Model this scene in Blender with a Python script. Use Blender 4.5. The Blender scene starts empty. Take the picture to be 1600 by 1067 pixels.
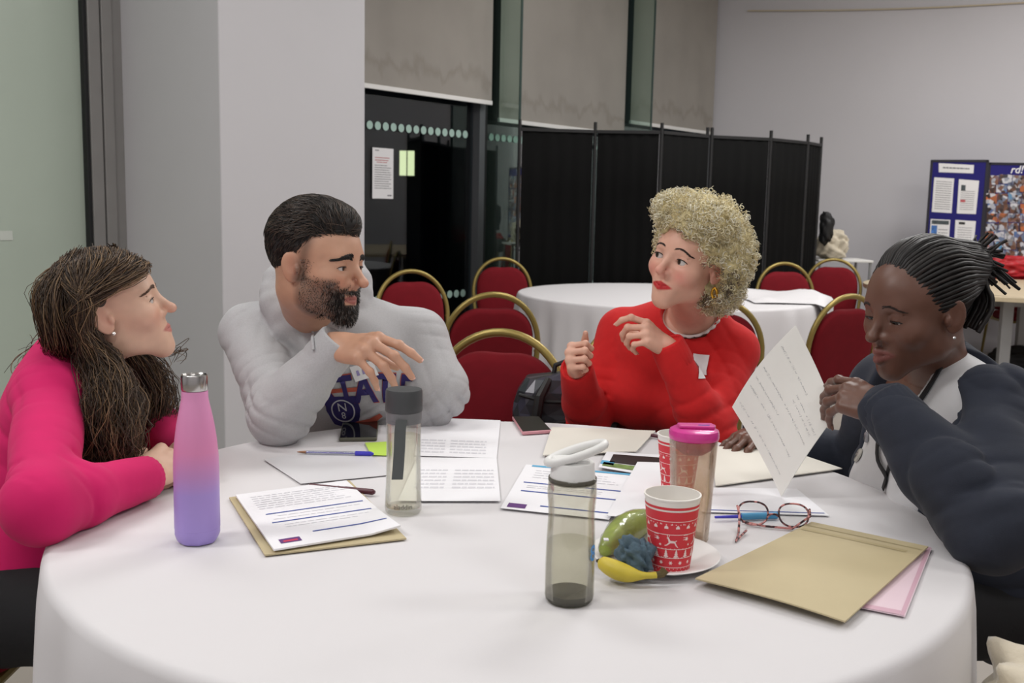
import bpy, math, random
import numpy as np
from mathutils import Vector, Matrix

# ------------------------------------------------------------------ camera, world, lights, exposure
SC = bpy.context.scene
COL = SC.collection
FPX, PITCH, ROLL = 1600.0, 0.1328, 0.021
TZ = 0.745                      # table-top height
CZ = TZ + 0.532                 # camera height
_cp, _sp = math.cos(PITCH), math.sin(PITCH)
_c, _s = math.cos(ROLL), math.sin(ROLL)
CF = np.array([0, _cp, -_sp]); _U0 = np.array([0, _sp, _cp]); _R0 = np.array([1.0, 0, 0])
CR = _c * _R0 + _s * _U0
CU = -_s * _R0 + _c * _U0
CC = np.array([0, 0, CZ])
cam_data = bpy.data.cameras.new('camera')
cam = bpy.data.objects.new('camera', cam_data)
COL.objects.link(cam)
cam_data.sensor_width = 36.0
cam_data.lens = 36.0 * FPX / 1600.0
cam_data.clip_start = 0.05
cam_data.clip_end = 200
cam_data.dof.use_dof = True
cam_data.dof.focus_distance = 1.95
cam_data.dof.aperture_fstop = 9.0
m = Matrix.Identity(4)
for i in range(3):
    m[i][0], m[i][1], m[i][2], m[i][3] = CR[i], CU[i], -CF[i], CC[i]
cam.matrix_world = m
SC.camera = cam

world = bpy.data.worlds.new('night_sky')
world.use_nodes = True
world.node_tree.nodes['Background'].inputs[0].default_value = (0.012, 0.016, 0.024, 1)
world.node_tree.nodes['Background'].inputs[1].default_value = 0.6
SC.world = world

CEIL = 3.7
def area(loc, sx, sy, power, col=(1.0, 0.985, 0.965)):
    l = bpy.data.lights.new('ceiling_panel_light', 'AREA')
    l.shape = 'RECTANGLE'; l.size = sx; l.size_y = sy; l.energy = power; l.color = col
    o = bpy.data.objects.new('ceiling_panel_light', l)
    o.location = loc
    COL.objects.link(o)
    return o
LIGHT_ROWS = [(-1.6, -1.2, 31), (1.8, -1.2, 31), (-2.6, 1.0, 60), (3.2, 1.6, 38), (0.1, 1.3, 12), (-1.4, 3.0, 26), (1.4, 4.0, 46), (4.2, 4.4, 48),
              (1.9, 6.4, 52), (4.4, 7.4, 56)]
for lx, ly, pw in LIGHT_ROWS:
    area((lx, ly, CEIL - 0.03), 1.2, 0.6, pw)

SC.view_settings.view_transform = 'Standard'
SC.view_settings.look = 'None'
SC.view_settings.exposure = -0.03
SC.view_settings.gamma = 1.0
SC.view_settings.use_curve_mapping = False
try:
    SC.cycles.max_bounces = 10
    SC.cycles.transparent_max_bounces = 24
    SC.cycles.transmission_bounces = 10
    SC.cycles.caustics_refractive = True
    SC.cycles.sample_clamp_indirect = 4.0
except Exception:
    pass

# ------------------------------------------------------------------ helpers
RNG = random.Random(7)
def ray(x, y): return ((x - 800) / FPX) * CR - ((y - 533.5) / FPX) * CU + CF
def W(x, y, d):
    r = ray(x, y); return CC + r * (d / r[1])
def WZ(x, y, z=TZ):
    r = ray(x, y); return CC + r * ((z - CZ) / r[2])
def hexc(r, g, b):
    def f(v):
        v /= 255.0
        return v / 12.92 if v <= 0.04045 else ((v + 0.055) / 1.055) ** 2.4
    return (f(r), f(g), f(b), 1.0)

def mat(name, col, rough=0.6, metal=0.0, bump=0.0, scale=200.0, vary=0.0, vscale=8.0, attr=None, sss=0.0, spec=0.5,
        sheen=0.0, emit=None, estr=0.0, coat=0.0, detail=3.0, stretch=None):
    m = bpy.data.materials.new(name); m.use_nodes = True
    nt = m.node_tree; b = nt.nodes['Principled BSDF']
    b.inputs['Base Color'].default_value = col
    b.inputs['Roughness'].default_value = rough
    b.inputs['Metallic'].default_value = metal
    b.inputs['Specular IOR Level'].default_value = spec
    if coat: b.inputs['Coat Weight'].default_value = coat
    if sheen:
        b.inputs['Sheen Weight'].default_value = sheen; b.inputs['Sheen Roughness'].default_value = 0.4
    if sss:
        b.inputs['Subsurface Weight'].default_value = sss
        b.inputs['Subsurface Radius'].default_value = (0.012, 0.005, 0.003)
        b.inputs['Subsurface Scale'].default_value = 0.6
    if emit:
        b.inputs['Emission Color'].default_value = emit; b.inputs['Emission Strength'].default_value = estr
    tc = nt.nodes.new('ShaderNodeTexCoord')
    vec = tc.outputs['Object']
    if stretch:
        mp = nt.nodes.new('ShaderNodeMapping'); mp.inputs['Scale'].default_value = stretch
        nt.links.new(vec, mp.inputs['Vector']); vec = mp.outputs['Vector']
    src = None
    if attr:
        a = nt.nodes.new('ShaderNodeAttribute'); a.attribute_name = attr
        src = a.outputs['Color']
        nt.links.new(src, b.inputs['Base Color'])
    if vary:
        n = nt.nodes.new('ShaderNodeTexNoise'); n.inputs['Scale'].default_value = vscale; n.inputs['Detail'].default_value = 4
        nt.links.new(vec, n.inputs['Vector'])
        mr = nt.nodes.new('ShaderNodeMapRange')
        mr.inputs['From Min'].default_value = 0.3; mr.inputs['From Max'].default_value = 0.7
        mr.inputs['To Min'].default_value = 1 - vary; mr.inputs['To Max'].default_value = 1 + vary
        nt.links.new(n.outputs['Fac'], mr.inputs['Value'])
        mx = nt.nodes.new('ShaderNodeVectorMath'); mx.operation = 'SCALE'
        if src is not None: nt.links.new(src, mx.inputs[0])
        else: mx.inputs[0].default_value = col[:3]
        nt.links.new(mr.outputs['Result'], mx.inputs['Scale'])
        nt.links.new(mx.outputs['Vector'], b.inputs['Base Color'])
    if bump:
        n2 = nt.nodes.new('ShaderNodeTexNoise'); n2.inputs['Scale'].default_value = scale; n2.inputs['Detail'].default_value = detail
        nt.links.new(vec, n2.inputs['Vector'])
        bp = nt.nodes.new('ShaderNodeBump'); bp.inputs['Strength'].default_value = bump; bp.inputs['Distance'].default_value = 0.004
        nt.links.new(n2.outputs['Fac'], bp.inputs['Height'])
        nt.links.new(bp.outputs['Normal'], b.inputs['Normal'])
    return m

def mat_clear(name, tint, gloss=0.08, rough=0.03, frost=0.0, fcol=(1, 1, 1, 1)):
    """thin see-through plastic or glass: tinted transparency + fresnel gloss (+ optional milky diffuse)"""
    m = bpy.data.materials.new(name); m.use_nodes = True
    nt = m.node_tree; nt.nodes.clear()
    out = nt.nodes.new('ShaderNodeOutputMaterial')
    tr = nt.nodes.new('ShaderNodeBsdfTransparent'); tr.inputs[0].default_value = tint
    gl = nt.nodes.new('ShaderNodeBsdfGlossy'); gl.inputs['Roughness'].default_value = rough
    fr = nt.nodes.new('ShaderNodeLayerWeight'); fr.inputs['Blend'].default_value = 0.22
    mr = nt.nodes.new('ShaderNodeMath'); mr.operation = 'MULTIPLY_ADD'
    mr.inputs[1].default_value = 0.42; mr.inputs[2].default_value = gloss
    nt.links.new(fr.outputs['Fresnel'], mr.inputs[0])
    base = tr.outputs[0]
    if frost:
        df = nt.nodes.new('ShaderNodeBsdfDiffuse'); df.inputs[0].default_value = fcol
        tl = nt.nodes.new('ShaderNodeBsdfTranslucent'); tl.inputs[0].default_value = fcol
        dm = nt.nodes.new('ShaderNodeMixShader'); dm.inputs[0].default_value = 0.5
        nt.links.new(df.outputs[0], dm.inputs[1]); nt.links.new(tl.outputs[0], dm.inputs[2])
        mx0 = nt.nodes.new('ShaderNodeMixShader'); mx0.inputs[0].default_value = frost
        nt.links.new(tr.outputs[0], mx0.inputs[1]); nt.links.new(dm.outputs[0], mx0.inputs[2])
        base = mx0.outputs[0]
    mx = nt.nodes.new('ShaderNodeMixShader')
    nt.links.new(mr.outputs[0], mx.inputs[0]); nt.links.new(base, mx.inputs[1]); nt.links.new(gl.outputs[0], mx.inputs[2])
    nt.links.new(mx.outputs[0], out.inputs[0])
    return m

def new_mesh(name, verts, faces, smooth=True, cols=None):
    me = bpy.data.meshes.new(name)
    verts = np.asarray(verts, dtype=np.float64).reshape(-1, 3)
    if isinstance(faces, np.ndarray) and faces.ndim == 2 and len(faces):
        k = faces.shape[1]; n = len(faces)
        me.vertices.add(len(verts)); me.vertices.foreach_set('co', verts.astype(np.float32).ravel())
        me.loops.add(n * k); me.loops.foreach_set('vertex_index', faces.astype(np.int32).ravel())
        me.polygons.add(n)
        me.polygons.foreach_set('loop_start', np.arange(0, n * k, k, dtype=np.int32))
        me.polygons.foreach_set('loop_total', np.full(n, k, dtype=np.int32))
    else:
        me.from_pydata([tuple(v) for v in verts], [], [tuple(int(i) for i in f) for f in faces])
    me.update(calc_edges=True)
    me.validate()
    if smooth:
        me.polygons.foreach_set('use_smooth', np.ones(len(me.polygons), dtype=bool))
    if cols is not None:
        a = me.color_attributes.new('tint', 'FLOAT_COLOR', 'POINT')
        c = np.ones((len(verts), 4), dtype=np.float32); c[:, :3] = cols
        a.data.foreach_set('color', c.ravel())
    return me

def tag(o, label=None, cat=None, group=None, kind=None):
    if label: o['label'] = label
    if cat: o['category'] = cat
    if group: o['group'] = group
    if kind: o['kind'] = kind
    return o

def origin_of(parent):
    v = Vector((0, 0, 0)); p = parent
    while p is not None:
        v += p.location; p = p.parent
    return np.array(v)

class MB:
    """collects polygons; build() links them as one mesh object"""
    def __init__(self): self.v = []; self.f = []; self.n = 0
    def add(self, v, f):
        v = np.asarray(v, float).reshape(-1, 3)
        self.v.append(v); self.f += [tuple(int(i) + self.n for i in q) for q in f]; self.n += len(v)
        return self
    def box(self, c, s, M=None):
        c = np.array(c, float); h = np.array(s, float) / 2
        q = np.array([[x, y, z] for x in (-1, 1) for y in (-1, 1) for z in (-1, 1)], float) * h
        if M is not None: q = q @ np.array(M).T
        return self.add(q + c, [(0, 1, 3, 2), (4, 6, 7, 5), (0, 4, 5, 1), (2, 3, 7, 6), (0, 2, 6, 4), (1, 5, 7, 3)])
    def lathe(self, prof, segs=40, c=(0, 0, 0), cap=True, wav=None):
        n = len(prof); v = []
        for i, (r, z) in enumerate(prof):
            for k in range(segs):
                a = 2 * math.pi * k / segs
                rr = r if wav is None else r * (1 + wav(i, a))
                v.append((c[0] + rr * math.cos(a), c[1] + rr * math.sin(a), c[2] + z))
        f = []
        for i in range(n - 1):
            for k in range(segs):
                k2 = (k + 1) % segs
                f.append((i * segs + k, i * segs + k2, (i + 1) * segs + k2, (i + 1) * segs + k))
        if cap:
            if prof[0][0] > 1e-6: f.append(tuple(range(segs))[::-1])
            if prof[-1][0] > 1e-6: f.append(tuple((n - 1) * segs + k for k in range(segs)))
        return self.add(v, f)
    def tube(self, pts, r, sides=8, cap=True):
        pts = np.asarray(pts, float); n = len(pts)
        r = np.broadcast_to(np.asarray(r, float), (n,))
        v, f = tube_arrays(pts[None], r[None], sides)
        f = [tuple(q) for q in f]
        if cap:
            f.append(tuple(range(sides))[::-1]); f.append(tuple((n - 1) * sides + k for k in range(sides)))
        return self.add(v, f)
    def prism(self, poly, y0, y1, fn=None):
        """polygon in (x,z) extruded along y"""
        n = len(poly)
        v = [(x, y0, z) for x, z in poly] + [(x, y1, z) for x, z in poly]
        f = [tuple(range(n)), tuple(range(2 * n - 1, n - 1, -1))]
        for i in range(n):
            j = (i + 1) % n
            f.append((i, i + n, j + n, j))
        return self.add(v, f)
    def slab(self, poly, z0, z1):
        """polygon in (x,y) extruded along z"""
        n = len(poly)
        v = [(p[0], p[1], z0) for p in poly] + [(p[0], p[1], z1) for p in poly]
        f = [tuple(range(n))[::-1], tuple(range(n, 2 * n))]
        for i in range(n):
            j = (i + 1) % n
            f.append((i, j, j + n, i + n))
        return self.add(v, f)
    def build(self, name, material, parent=None, smooth=True, bevel=0.0, world=True, auto=True):
        v = np.concatenate(self.v) if self.v else np.zeros((0, 3))
        if parent is not None and world: v = v - origin_of(parent)
        me = new_mesh(name, v, self.f, smooth)
        return link(name, me, material, parent, bevel, auto and smooth)

def link(name, me, material, parent=None, bevel=0.0, auto=False):
    me.materials.append(material)
    o = bpy.data.objects.new(name, me)
    COL.objects.link(o)
    if parent is not None: o.parent = parent
    if auto:
        ang = math.radians(38)
        try:
            me.set_sharp_from_angle(angle=ang)
        except Exception:
            pass
    if bevel:
        b = o.modifiers.new('bevel', 'BEVEL'); b.width = bevel; b.segments = 2; b.limit_method = 'ANGLE'; b.angle_limit = 0.7
        b.harden_normals = False
    return o

def tube_arrays(P, R, sides=3):
    """P (N,M,3), R (N,M): N tubes of M points -> verts, quads"""
    P = np.asarray(P, float); N, M, _ = P.shape
    T = np.gradient(P, axis=1)
    T /= np.linalg.norm(T, axis=2, keepdims=True) + 1e-12
    ref = np.zeros_like(T)
    mt = np.abs(T).mean(axis=1)
    ax = np.argmin(mt, axis=1)
    ref[np.arange(N), :, ax] = 1.0
    A = np.cross(T, ref); A /= np.linalg.norm(A, axis=2, keepdims=True) + 1e-12
    B = np.cross(T, A)
    an = 2 * np.pi * np.arange(sides) / sides
    V = P[:, :, None, :] + R[:, :, None, None] * (A[:, :, None, :] * np.cos(an)[None, None, :, None] + B[:, :, None, :] * np.sin(an)[None, None, :, None])
    idx = np.arange(N * M * sides).reshape(N, M, sides)
    a = idx[:, :-1, :]; b = np.roll(idx, -1, axis=2)[:, :-1, :]
    c = np.roll(idx, -1, axis=2)[:, 1:, :]; d = idx[:, 1:, :]
    F = np.stack([a, b, c, d], axis=-1).reshape(-1, 4)
    return V.reshape(-1, 3), F

def tubes_obj(name, P, R, sides, material, parent, cols=None):
    V, F = tube_arrays(P, R, sides)
    cc = None
    if cols is not None:
        cc = np.repeat(np.asarray(cols), P.shape[1] * sides, axis=0)
    if parent is not None: V = V - origin_of(parent)
    me = new_mesh(name, V, F, True, cc)
    return link(name, me, material, parent)

def empty(name, loc, label=None, cat=None, group=None, rz=0.0):
    o = bpy.data.objects.new(name, None)
    o.location = loc; o.rotation_euler = (0, 0, rz); o.empty_display_size = 0.05
    COL.objects.link(o)
    return tag(o, label, cat, group)

def copy_tree(o, parent=None):
    c = o.copy(); COL.objects.link(c)
    if parent is not None: c.parent = parent
    for ch in list(o.children): copy_tree(ch, c)
    return c

# flat lettering as 2D triangles (built from Blender's own font, kept as mesh data)
_txt = {}
def text2d(s, shear=0.0, bold=0.0):
    key = (s, shear, bold)
    if key in _txt: return _txt[key]
    cu = bpy.data.curves.new('lettering', 'FONT'); cu.body = s; cu.size = 1.0; cu.align_x = 'CENTER'; cu.align_y = 'CENTER'
    cu.shear = shear; cu.offset = bold; cu.resolution_u = 3
    o = bpy.data.objects.new('lettering', cu); COL.objects.link(o)
    dg = bpy.context.evaluated_depsgraph_get()
    me = bpy.data.meshes.new_from_object(o.evaluated_get(dg))
    v = np.array([q.co[:2] for q in me.vertices]); f = [tuple(p.vertices) for p in me.polygons]
    bpy.data.objects.remove(o); bpy.data.curves.remove(cu); bpy.data.meshes.remove(me)
    _txt[key] = (v, f)
    return v, f
for _t in (('aladdin', 0, 0.0), ('8', 0, 0.02), ('rd!', 0.3, 0.01), ('S', 0, 0.03), ('T', 0, 0.03), ('A', 0, 0.03), ('E', 0, 0.03), ('N', 0, 0.0), ('8', 0, 0.0)):
    text2d(*_t)
# ------------------------------------------------------------------ the room
M_wall = mat('painted_wall', hexc(198, 196, 200), 0.75, bump=0.05, scale=60, vary=0.02, vscale=1.2)
M_pillar = mat('painted_pillar', hexc(196, 195, 198), 0.7, bump=0.05, scale=60, vary=0.015, vscale=1.5)
M_floor = mat('vinyl_floor', hexc(150, 143, 135), 0.5, bump=0.05, scale=90, vary=0.06, vscale=3)
M_ceil = mat('ceiling_paint', hexc(225, 224, 222), 0.8)
M_alu = mat('anodised_frame', hexc(150, 148, 146), 0.45, 0.35, vary=0.03)
M_darkalu = mat('dark_window_frame', hexc(104, 107, 110), 0.4, 0.4)
M_gasket = mat('black_gasket', hexc(22, 23, 25), 0.6)
M_black = mat('matt_black', hexc(20, 20, 21), 0.55)
M_white = mat('white_paint', hexc(228, 227, 224), 0.5)
M_pane = mat_clear('window_glass', (0.62, 0.70, 0.72, 1), gloss=0.035, rough=0.01)
M_fin = mat_clear('green_fin_glass', (0.80, 0.89, 0.85, 1), gloss=0.05, rough=0.01, frost=0.07, fcol=hexc(150, 172, 162))
M_dot = mat('frosted_dot', hexc(168, 196, 186), 0.5)

UW = np.array([math.sin(0.675), math.cos(0.675)])      # window wall runs right and away
NW = np.array([UW[1], -UW[0]])                          # its normal, into the room
P0 = W(598, 300, 6.9)[:2]
def on_wall(px):
    """distance along the window wall that is seen at column px (taken at horizon height)"""
    k = ray(px, 330); k = k[0] / k[1]
    return (k * P0[1] - P0[0]) / (UW[0] - k * UW[1])
def wp(t, off=0.0): return P0 + UW * t + NW * off
def wall_dist(px, t=None):
    return wp(on_wall(px))[1]
MW = np.array([[UW[0], NW[0], 0], [UW[1], NW[1], 0], [0, 0, 1]])

tL = on_wall(190); tE = on_wall(1097)
cornerR = wp(tE)
q2 = wp(on_wall(-60))
UR = np.array([0.955, -0.297])
farR = cornerR + UR * 4.6

# floor and ceiling: one polygon round the room
room = [tuple(wp(on_wall(-60), 0.0) - UW * 3.5), tuple(cornerR), tuple(farR), (6.6, -2.5), (-5.2, -2.5)]
room = [tuple(p) for p in room]
tag(MB().slab(room, -0.12, 0.0).build('floor', M_floor, smooth=False), kind='structure')
tag(MB().slab(room, CEIL, CEIL + 0.1).build('ceiling', M_ceil, smooth=False), kind='structure')

def wallbox(name, a, b, z0, z1, th, material, side=1):
    a = np.array(a); b = np.array(b); d = b - a; L = np.linalg.norm(d); d = d / L; n = np.array([d[1], -d[0]])
    M = np.array([[d[0], n[0], 0], [d[1], n[1], 0], [0, 0, 1]])
    c = (a + b) / 2 - n * th / 2 * side
    return tag(MB().box((c[0], c[1], (z0 + z1) / 2), (L, th, z1 - z0), M).build(name, material, smooth=False), kind='structure')

wallbox('wall_right', cornerR, farR, 0, CEIL, 0.12, M_wall)
wallbox('wall_east', farR, (6.6, -2.5), 0, CEIL, 0.12, M_wall)
wallbox('wall_rear', (6.6, -2.5), (-5.2, -2.5), 0, CEIL, 0.12, M_wall)
wallbox('wall_left', (-5.2, -2.5), room[0], 0, CEIL, 0.12, M_wall)
# thin cream wire along the right wall
rw = MB()
r0 = cornerR + UR * 0.35 + np.array([-0.297, -0.955]) * 0.02
zw = W(1135, 16, r0[1])[2]
rw.tube([(r0[0] + UR[0] * t, r0[1] + UR[1] * t, zw - 0.03 * math.sin(t * 1.1)) for t in np.linspace(0, 3.2, 16)], 0.007, 6)
tag(rw.build('trim_1', mat('cream_wire', hexc(196, 184, 160), 0.6)), kind='structure')

# square pillar
base = wp(tL)
kk = ray(346, 330); kk = kk[0] / kk[1]
sA = (kk * base[1] - base[0]) / (NW[0] - kk * NW[1])
pc = base + NW * sA
kk = ray(570, 330); kk = kk[0] / kk[1]
qA = (kk * pc[1] - pc[0]) / (UW[0] - kk * UW[1])
pc2 = pc + UW * qA
pil = [tuple(base), tuple(pc), tuple(pc2), tuple(base + UW * qA)]
tag(MB().slab(pil[::-1] if False else pil, 0, CEIL).build('wall_pillar', M_pillar, smooth=False, bevel=0.006), kind='structure')

# ---- window wall: three bays between fins, mullions, glass, dots
tA = tL + qA
t748, t957 = on_wall(749), on_wall(958)
bays = [(tA, t748), (t748, t957), (t957, tE)]
zU = W(655, 203, wall_dist(655))[2]; zLo = W(712, 459, wall_dist(712))[2]
dot_r = 6.0 * wall_dist(650) / FPX * 1.02
for i, (a, b) in enumerate(bays):
    win = tag(bpy.data.objects.new('window_%d' % (i + 1), None), kind='structure'); COL.objects.link(win)
    win.location = (*wp((a + b) / 2), 0)
    c = wp((a + b) / 2, -0.01); Lb = b - a
    MB().box((c[0], c[1], CEIL / 2), (Lb, 0.012, CEIL - 0.1), MW).build('glass_pane', M_pane, win, smooth=False)
    fm = MB()
    for z in (0.04, CEIL - 0.04): fm.box((c[0], c[1], z), (Lb, 0.07, 0.08), MW)
    fm.build('window_frame', M_darkalu, win, smooth=False)
    for tt, wd in ((b - 0.05, 0.06),):
        p = wp(tt, 0.015)
        MB().box((p[0], p[1], CEIL / 2), (wd, 0.09, CEIL - 0.16), MW).build('mullion', M_darkalu, win, smooth=False)
        p = wp(tt + 0.045, 0.03)
        MB().box((p[0], p[1], CEIL / 2), (0.03, 0.05, CEIL - 0.16), MW).build('gasket', M_gasket, win, smooth=False)
    if i < 2:
        # manifestation dots, two rows
        pitch = (on_wall(735) - on_wall(577)) / 14.0
        tcur = (on_wall(577) if i == 0 else a + 0.12)
        dot = None
        for z in (zU, zLo):
            t = tcur
            while t < b - 0.12:
                p = wp(t, 0.0)
                if dot is None:
                    n = 20; v = [(UW[0] * dot_r * math.cos(2 * math.pi * k / n), UW[1] * dot_r * math.cos(2 * math.pi * k / n), dot_r * math.sin(2 * math.pi * k / n)) for k in range(n)]
                    v2 = [(x - NW[0] * 0.001, y - NW[1] * 0.001, zz) for x, y, zz in v]
                    me = new_mesh('dot', v + v2, [tuple(range(n)), tuple(range(2 * n - 1, n - 1, -1))] + [(k, k + n, (k + 1) % n + n, (k + 1) % n) for k in range(n)], False)
                    dot = link('dot', me, M_dot, win); d = dot
                else:
                    d = bpy.data.objects.new('dot', dot.data); COL.objects.link(d); d.parent = win
                d.location = (p[0] - win.location[0] + NW[0] * 0.003, p[1] - win.location[1] + NW[1] * 0.003, z)
                t += pitch
    # glass fin standing out from the end of bays 1 and 2
for i, (tt, pxo) in enumerate(((t748 + 0.05, 809), (t957 + 0.03, 1012))):
    kk = ray(pxo, 330); kk = kk[0] / kk[1]
    b0 = wp(tt); w = (kk * b0[1] - b0[0]) / (NW[0] - kk * NW[1])
    e = b0 + NW * w; c = (b0 + e) / 2
    fin = MB().box((c[0], c[1], CEIL / 2), (0.02, w, CEIL - 0.02), MW).build('window_%d' % (i + 5), M_fin, smooth=False)
    tag(fin, kind='structure')
    MB().box((e[0], e[1], CEIL / 2), (0.022, 0.006, CEIL - 0.02), MW).build('edge_strip', mat('fin_edge', hexc(38, 62, 56), 0.3), fin, smooth=False)

# ---- left frosted glazing with frame posts
wl = tag(bpy.data.objects.new('window_4', None), kind='structure'); COL.objects.link(wl)
wl.location = (*wp(on_wall(60)), 0)
a, b = on_wall(-60) - 1.2, on_wall(133)
c = wp((a + b) / 2, 0.0)
def mat_frosted():
    m = mat('frosted_film', hexc(178, 190, 177), 0.28, spec=0.5, vary=0.03, vscale=1.5)
    return m
MB().box((c[0], c[1], CEIL / 2), (b - a, 0.012, CEIL - 0.02), MW).build('frosted_pane', mat_frosted(), wl, smooth=False)
for x0, x1, off, mm, nm in ((132, 138, 0.02, M_gasket, 'gasket'), (138, 156, 0.03, M_alu, 'frame_post'), (158, 174, 0.035, M_alu, 'frame_post'), (175.5, 192, 0.02, M_alu, 'frame_post'), (155, 177, 0.008, M_gasket, 'gasket')):
    a, b = on_wall(x0), on_wall(x1); c = wp((a + b) / 2, 0.0)
    MB().box((c[0], c[1], CEIL / 2), (b - a, 0.05 + 2 * off, CEIL - 0.02), MW).build(nm, mm, wl, smooth=False, bevel=0.003)
a, b = on_wall(-20), on_wall(17); c = wp((a + b) / 2, 0.008); z = W(0, 368, wp((a + b) / 2)[1])[2]
MB().box((c[0], c[1], z), (b - a, 0.002, 0.045), MW).build('painted_reflection', mat('painted_reflection', hexc(200, 206, 198), 0.5), wl, smooth=False)  # pale strip painting the reflection of something white in the pane

# ---- roller blinds
def mat_blind():
    m = mat('stained_blind_fabric', hexc(150, 145, 138), 0.85, bump=0.15, scale=350, vary=0.07, vscale=2.2)
    nt = m.node_tree; b = nt.nodes['Principled BSDF']
    old = b.inputs['Base Color'].links[0].from_socket
    tc = nt.nodes.new('ShaderNodeTexCoord')
    mp = nt.nodes.new('ShaderNodeMapping'); mp.inputs['Scale'].default_value = (2.5, 2.5, 1.2)
    n = nt.nodes.new('ShaderNodeTexNoise'); n.inputs['Scale'].default_value = 2.2; n.inputs['Detail'].default_value = 6; n.inputs['Distortion'].default_value = 0.6
    sx = nt.nodes.new('ShaderNodeSeparateXYZ')
    nt.links.new(tc.outputs['Object'], mp.inputs['Vector']); nt.links.new(mp.outputs[0], n.inputs['Vector'])
    nt.links.new(tc.outputs['Object'], sx.inputs[0])
    # damp stain line about 0.25 m above the bottom edge (object origin is at the bottom bar)
    wob = nt.nodes.new('ShaderNodeMath'); wob.operation = 'MULTIPLY_ADD'; wob.inputs[1].default_value = 0.55; wob.inputs[2].default_value = -0.42
    nt.links.new(n.outputs['Fac'], wob.inputs[0])
    d = nt.nodes.new('ShaderNodeMath'); d.operation = 'ADD'; nt.links.new(sx.outputs['Z'], d.inputs[0]); nt.links.new(wob.outputs[0], d.inputs[1])
    ab = nt.nodes.new('ShaderNodeMath'); ab.operation = 'ABSOLUTE'; nt.links.new(d.outputs[0], ab.inputs[0])
    mr = nt.nodes.new('ShaderNodeMapRange'); mr.inputs['From Min'].default_value = 0; mr.inputs['From Max'].default_value = 0.06
    mr.inputs['To Min'].default_value = 0.22; mr.inputs['To Max'].default_value = 0.0
    nt.links.new(ab.outputs[0], mr.inputs['Value'])
    mx = nt.nodes.new('ShaderNodeMixRGB'); mx.inputs[2].default_value = hexc(92, 82, 66)
    nt.links.new(mr.outputs[0], mx.inputs[0]); nt.links.new(old, mx.inputs[1])
    nt.links.new(mx.outputs[0], b.inputs['Base Color'])
    return m
M_blind = mat_blind()
for (xa, ya, xb, yb, off, lab) in ((566, 131, 749, 155, 0.12, 'grey roller blind beside the white pillar, lowest edge above the dotted glass'),
                                   (757, 186, 958, 207, 0.10, 'stained grey roller blind in the middle, hanging behind the first glass fin'),
                                   (962, 187, 1095, 207, 0.10, 'narrow grey roller blind next to the plain wall at the far corner')):
    a, b = on_wall(xa), on_wall(xb)
    ta, tb = a + (0.03 if xa > 600 else -0.22), b - 0.03
    pa, pb = wp(ta, off), wp(tb, off)
    z = (W(xa, ya, pa[1])[2] + W(xb, yb, pb[1])[2]) / 2
    c = (pa + pb) / 2
    bl = empty('roller_blind', (c[0], c[1], z), lab, 'blind')
    # gently rippled cloth
    N = 30; v = []; f = []
    for i in range(N + 1):
        t = ta + (tb - ta) * i / N
        for k, zz in enumerate((z, CEIL - 0.09)):
            o_ = off + 0.006 * math.sin(i * 0.9) * (1 - 0.5 * k)
            p = wp(t, o_); v.append((p[0], p[1], zz)); p = wp(t, o_ - 0.002); v.append((p[0], p[1], zz))
    for i in range(N):
        s0, s1 = i * 4, i * 4 + 4
        f += [(s0, s1, s1 + 2, s0 + 2), (s0 + 1, s0 + 3, s1 + 3, s1 + 1), (s0, s0 + 1, s1 + 1, s1), (s0 + 2, s1 + 2, s1 + 3, s0 + 3)]
    f += [(0, 2, 3, 1), (N * 4, N * 4 + 1, N * 4 + 3, N * 4 + 2)]
    MB().add(v, f).build('blind_fabric', M_blind, bl)
    MB().box((c[0], c[1], z - 0.012), (tb - ta + 0.01, 0.022, 0.03), MW).build('bottom_bar', M_white, bl, smooth=False, bevel=0.003)
    MB().box((c[0] , c[1], CEIL - 0.05), (tb - ta, 0.09, 0.1), MW).build('roller_box', M_white, bl, smooth=False, bevel=0.003)

# ---- notice taped to the dark glass
def printed_lines(mb, fn, rows, rng, z=0.0, seg=6):
    """rows: list of (v, u0, u1, h); fn(u,v)->point. Broken into word-long dashes"""
    for (vv, u0, u1, h) in rows:
        u = u0
        while u < u1 - 1e-4:
            wl_ = min(rng.uniform(0.03, 0.10), u1 - u)
            a = [fn(u, vv), fn(u + wl_, vv), fn(u + wl_, vv + h), fn(u, vv + h)]
            mb.add(a, [(0, 1, 2, 3)])
            u += wl_ + 0.014
M_paper = mat('white_paper', hexc(232, 231, 232), 0.7)
M_ink = mat('grey_print', hexc(120, 120, 126), 0.8)
M_inkred = mat('red_print', hexc(190, 90, 96), 0.8)
ta, tb = on_wall(581), on_wall(613.5)
c = wp((ta + tb) / 2, 0.004); zc = W(598, 271, c[1])[2]; hh = 77 * c[1] / FPX
nt_ = empty('notice', (c[0], c[1], zc), 'white printed notice taped to the dark window glass beside the pillar', 'notice')
MB().box((c[0], c[1], zc), (tb - ta, 0.0015, hh), MW).build('sheet', M_paper, nt_, smooth=False)
mbk = MB(); mbr = MB(); rr = random.Random(3)
fnn = lambda u, v: (*wp(ta + (tb - ta) * u, 0.0056), zc - hh / 2 + hh * v)
printed_lines(mbr, fnn, [(0.80, 0.12, 0.8, 0.016), (0.75, 0.12, 0.75, 0.016), (0.71, 0.2, 0.7, 0.014)], rr)
printed_lines(mbk, fnn, [(0.65 - 0.045 * i, 0.1, rr.uniform(0.7, 0.92), 0.013) for i in range(11)] + [(0.94, 0.12, 0.3, 0.02), (0.05, 0.72, 0.92, 0.03)], rr)
tag(mbr.build('red_heading', M_inkred, nt_, smooth=False), kind='stuff'); tag(mbk.build('printed_text', M_ink, nt_, smooth=False), kind='stuff')

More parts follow.
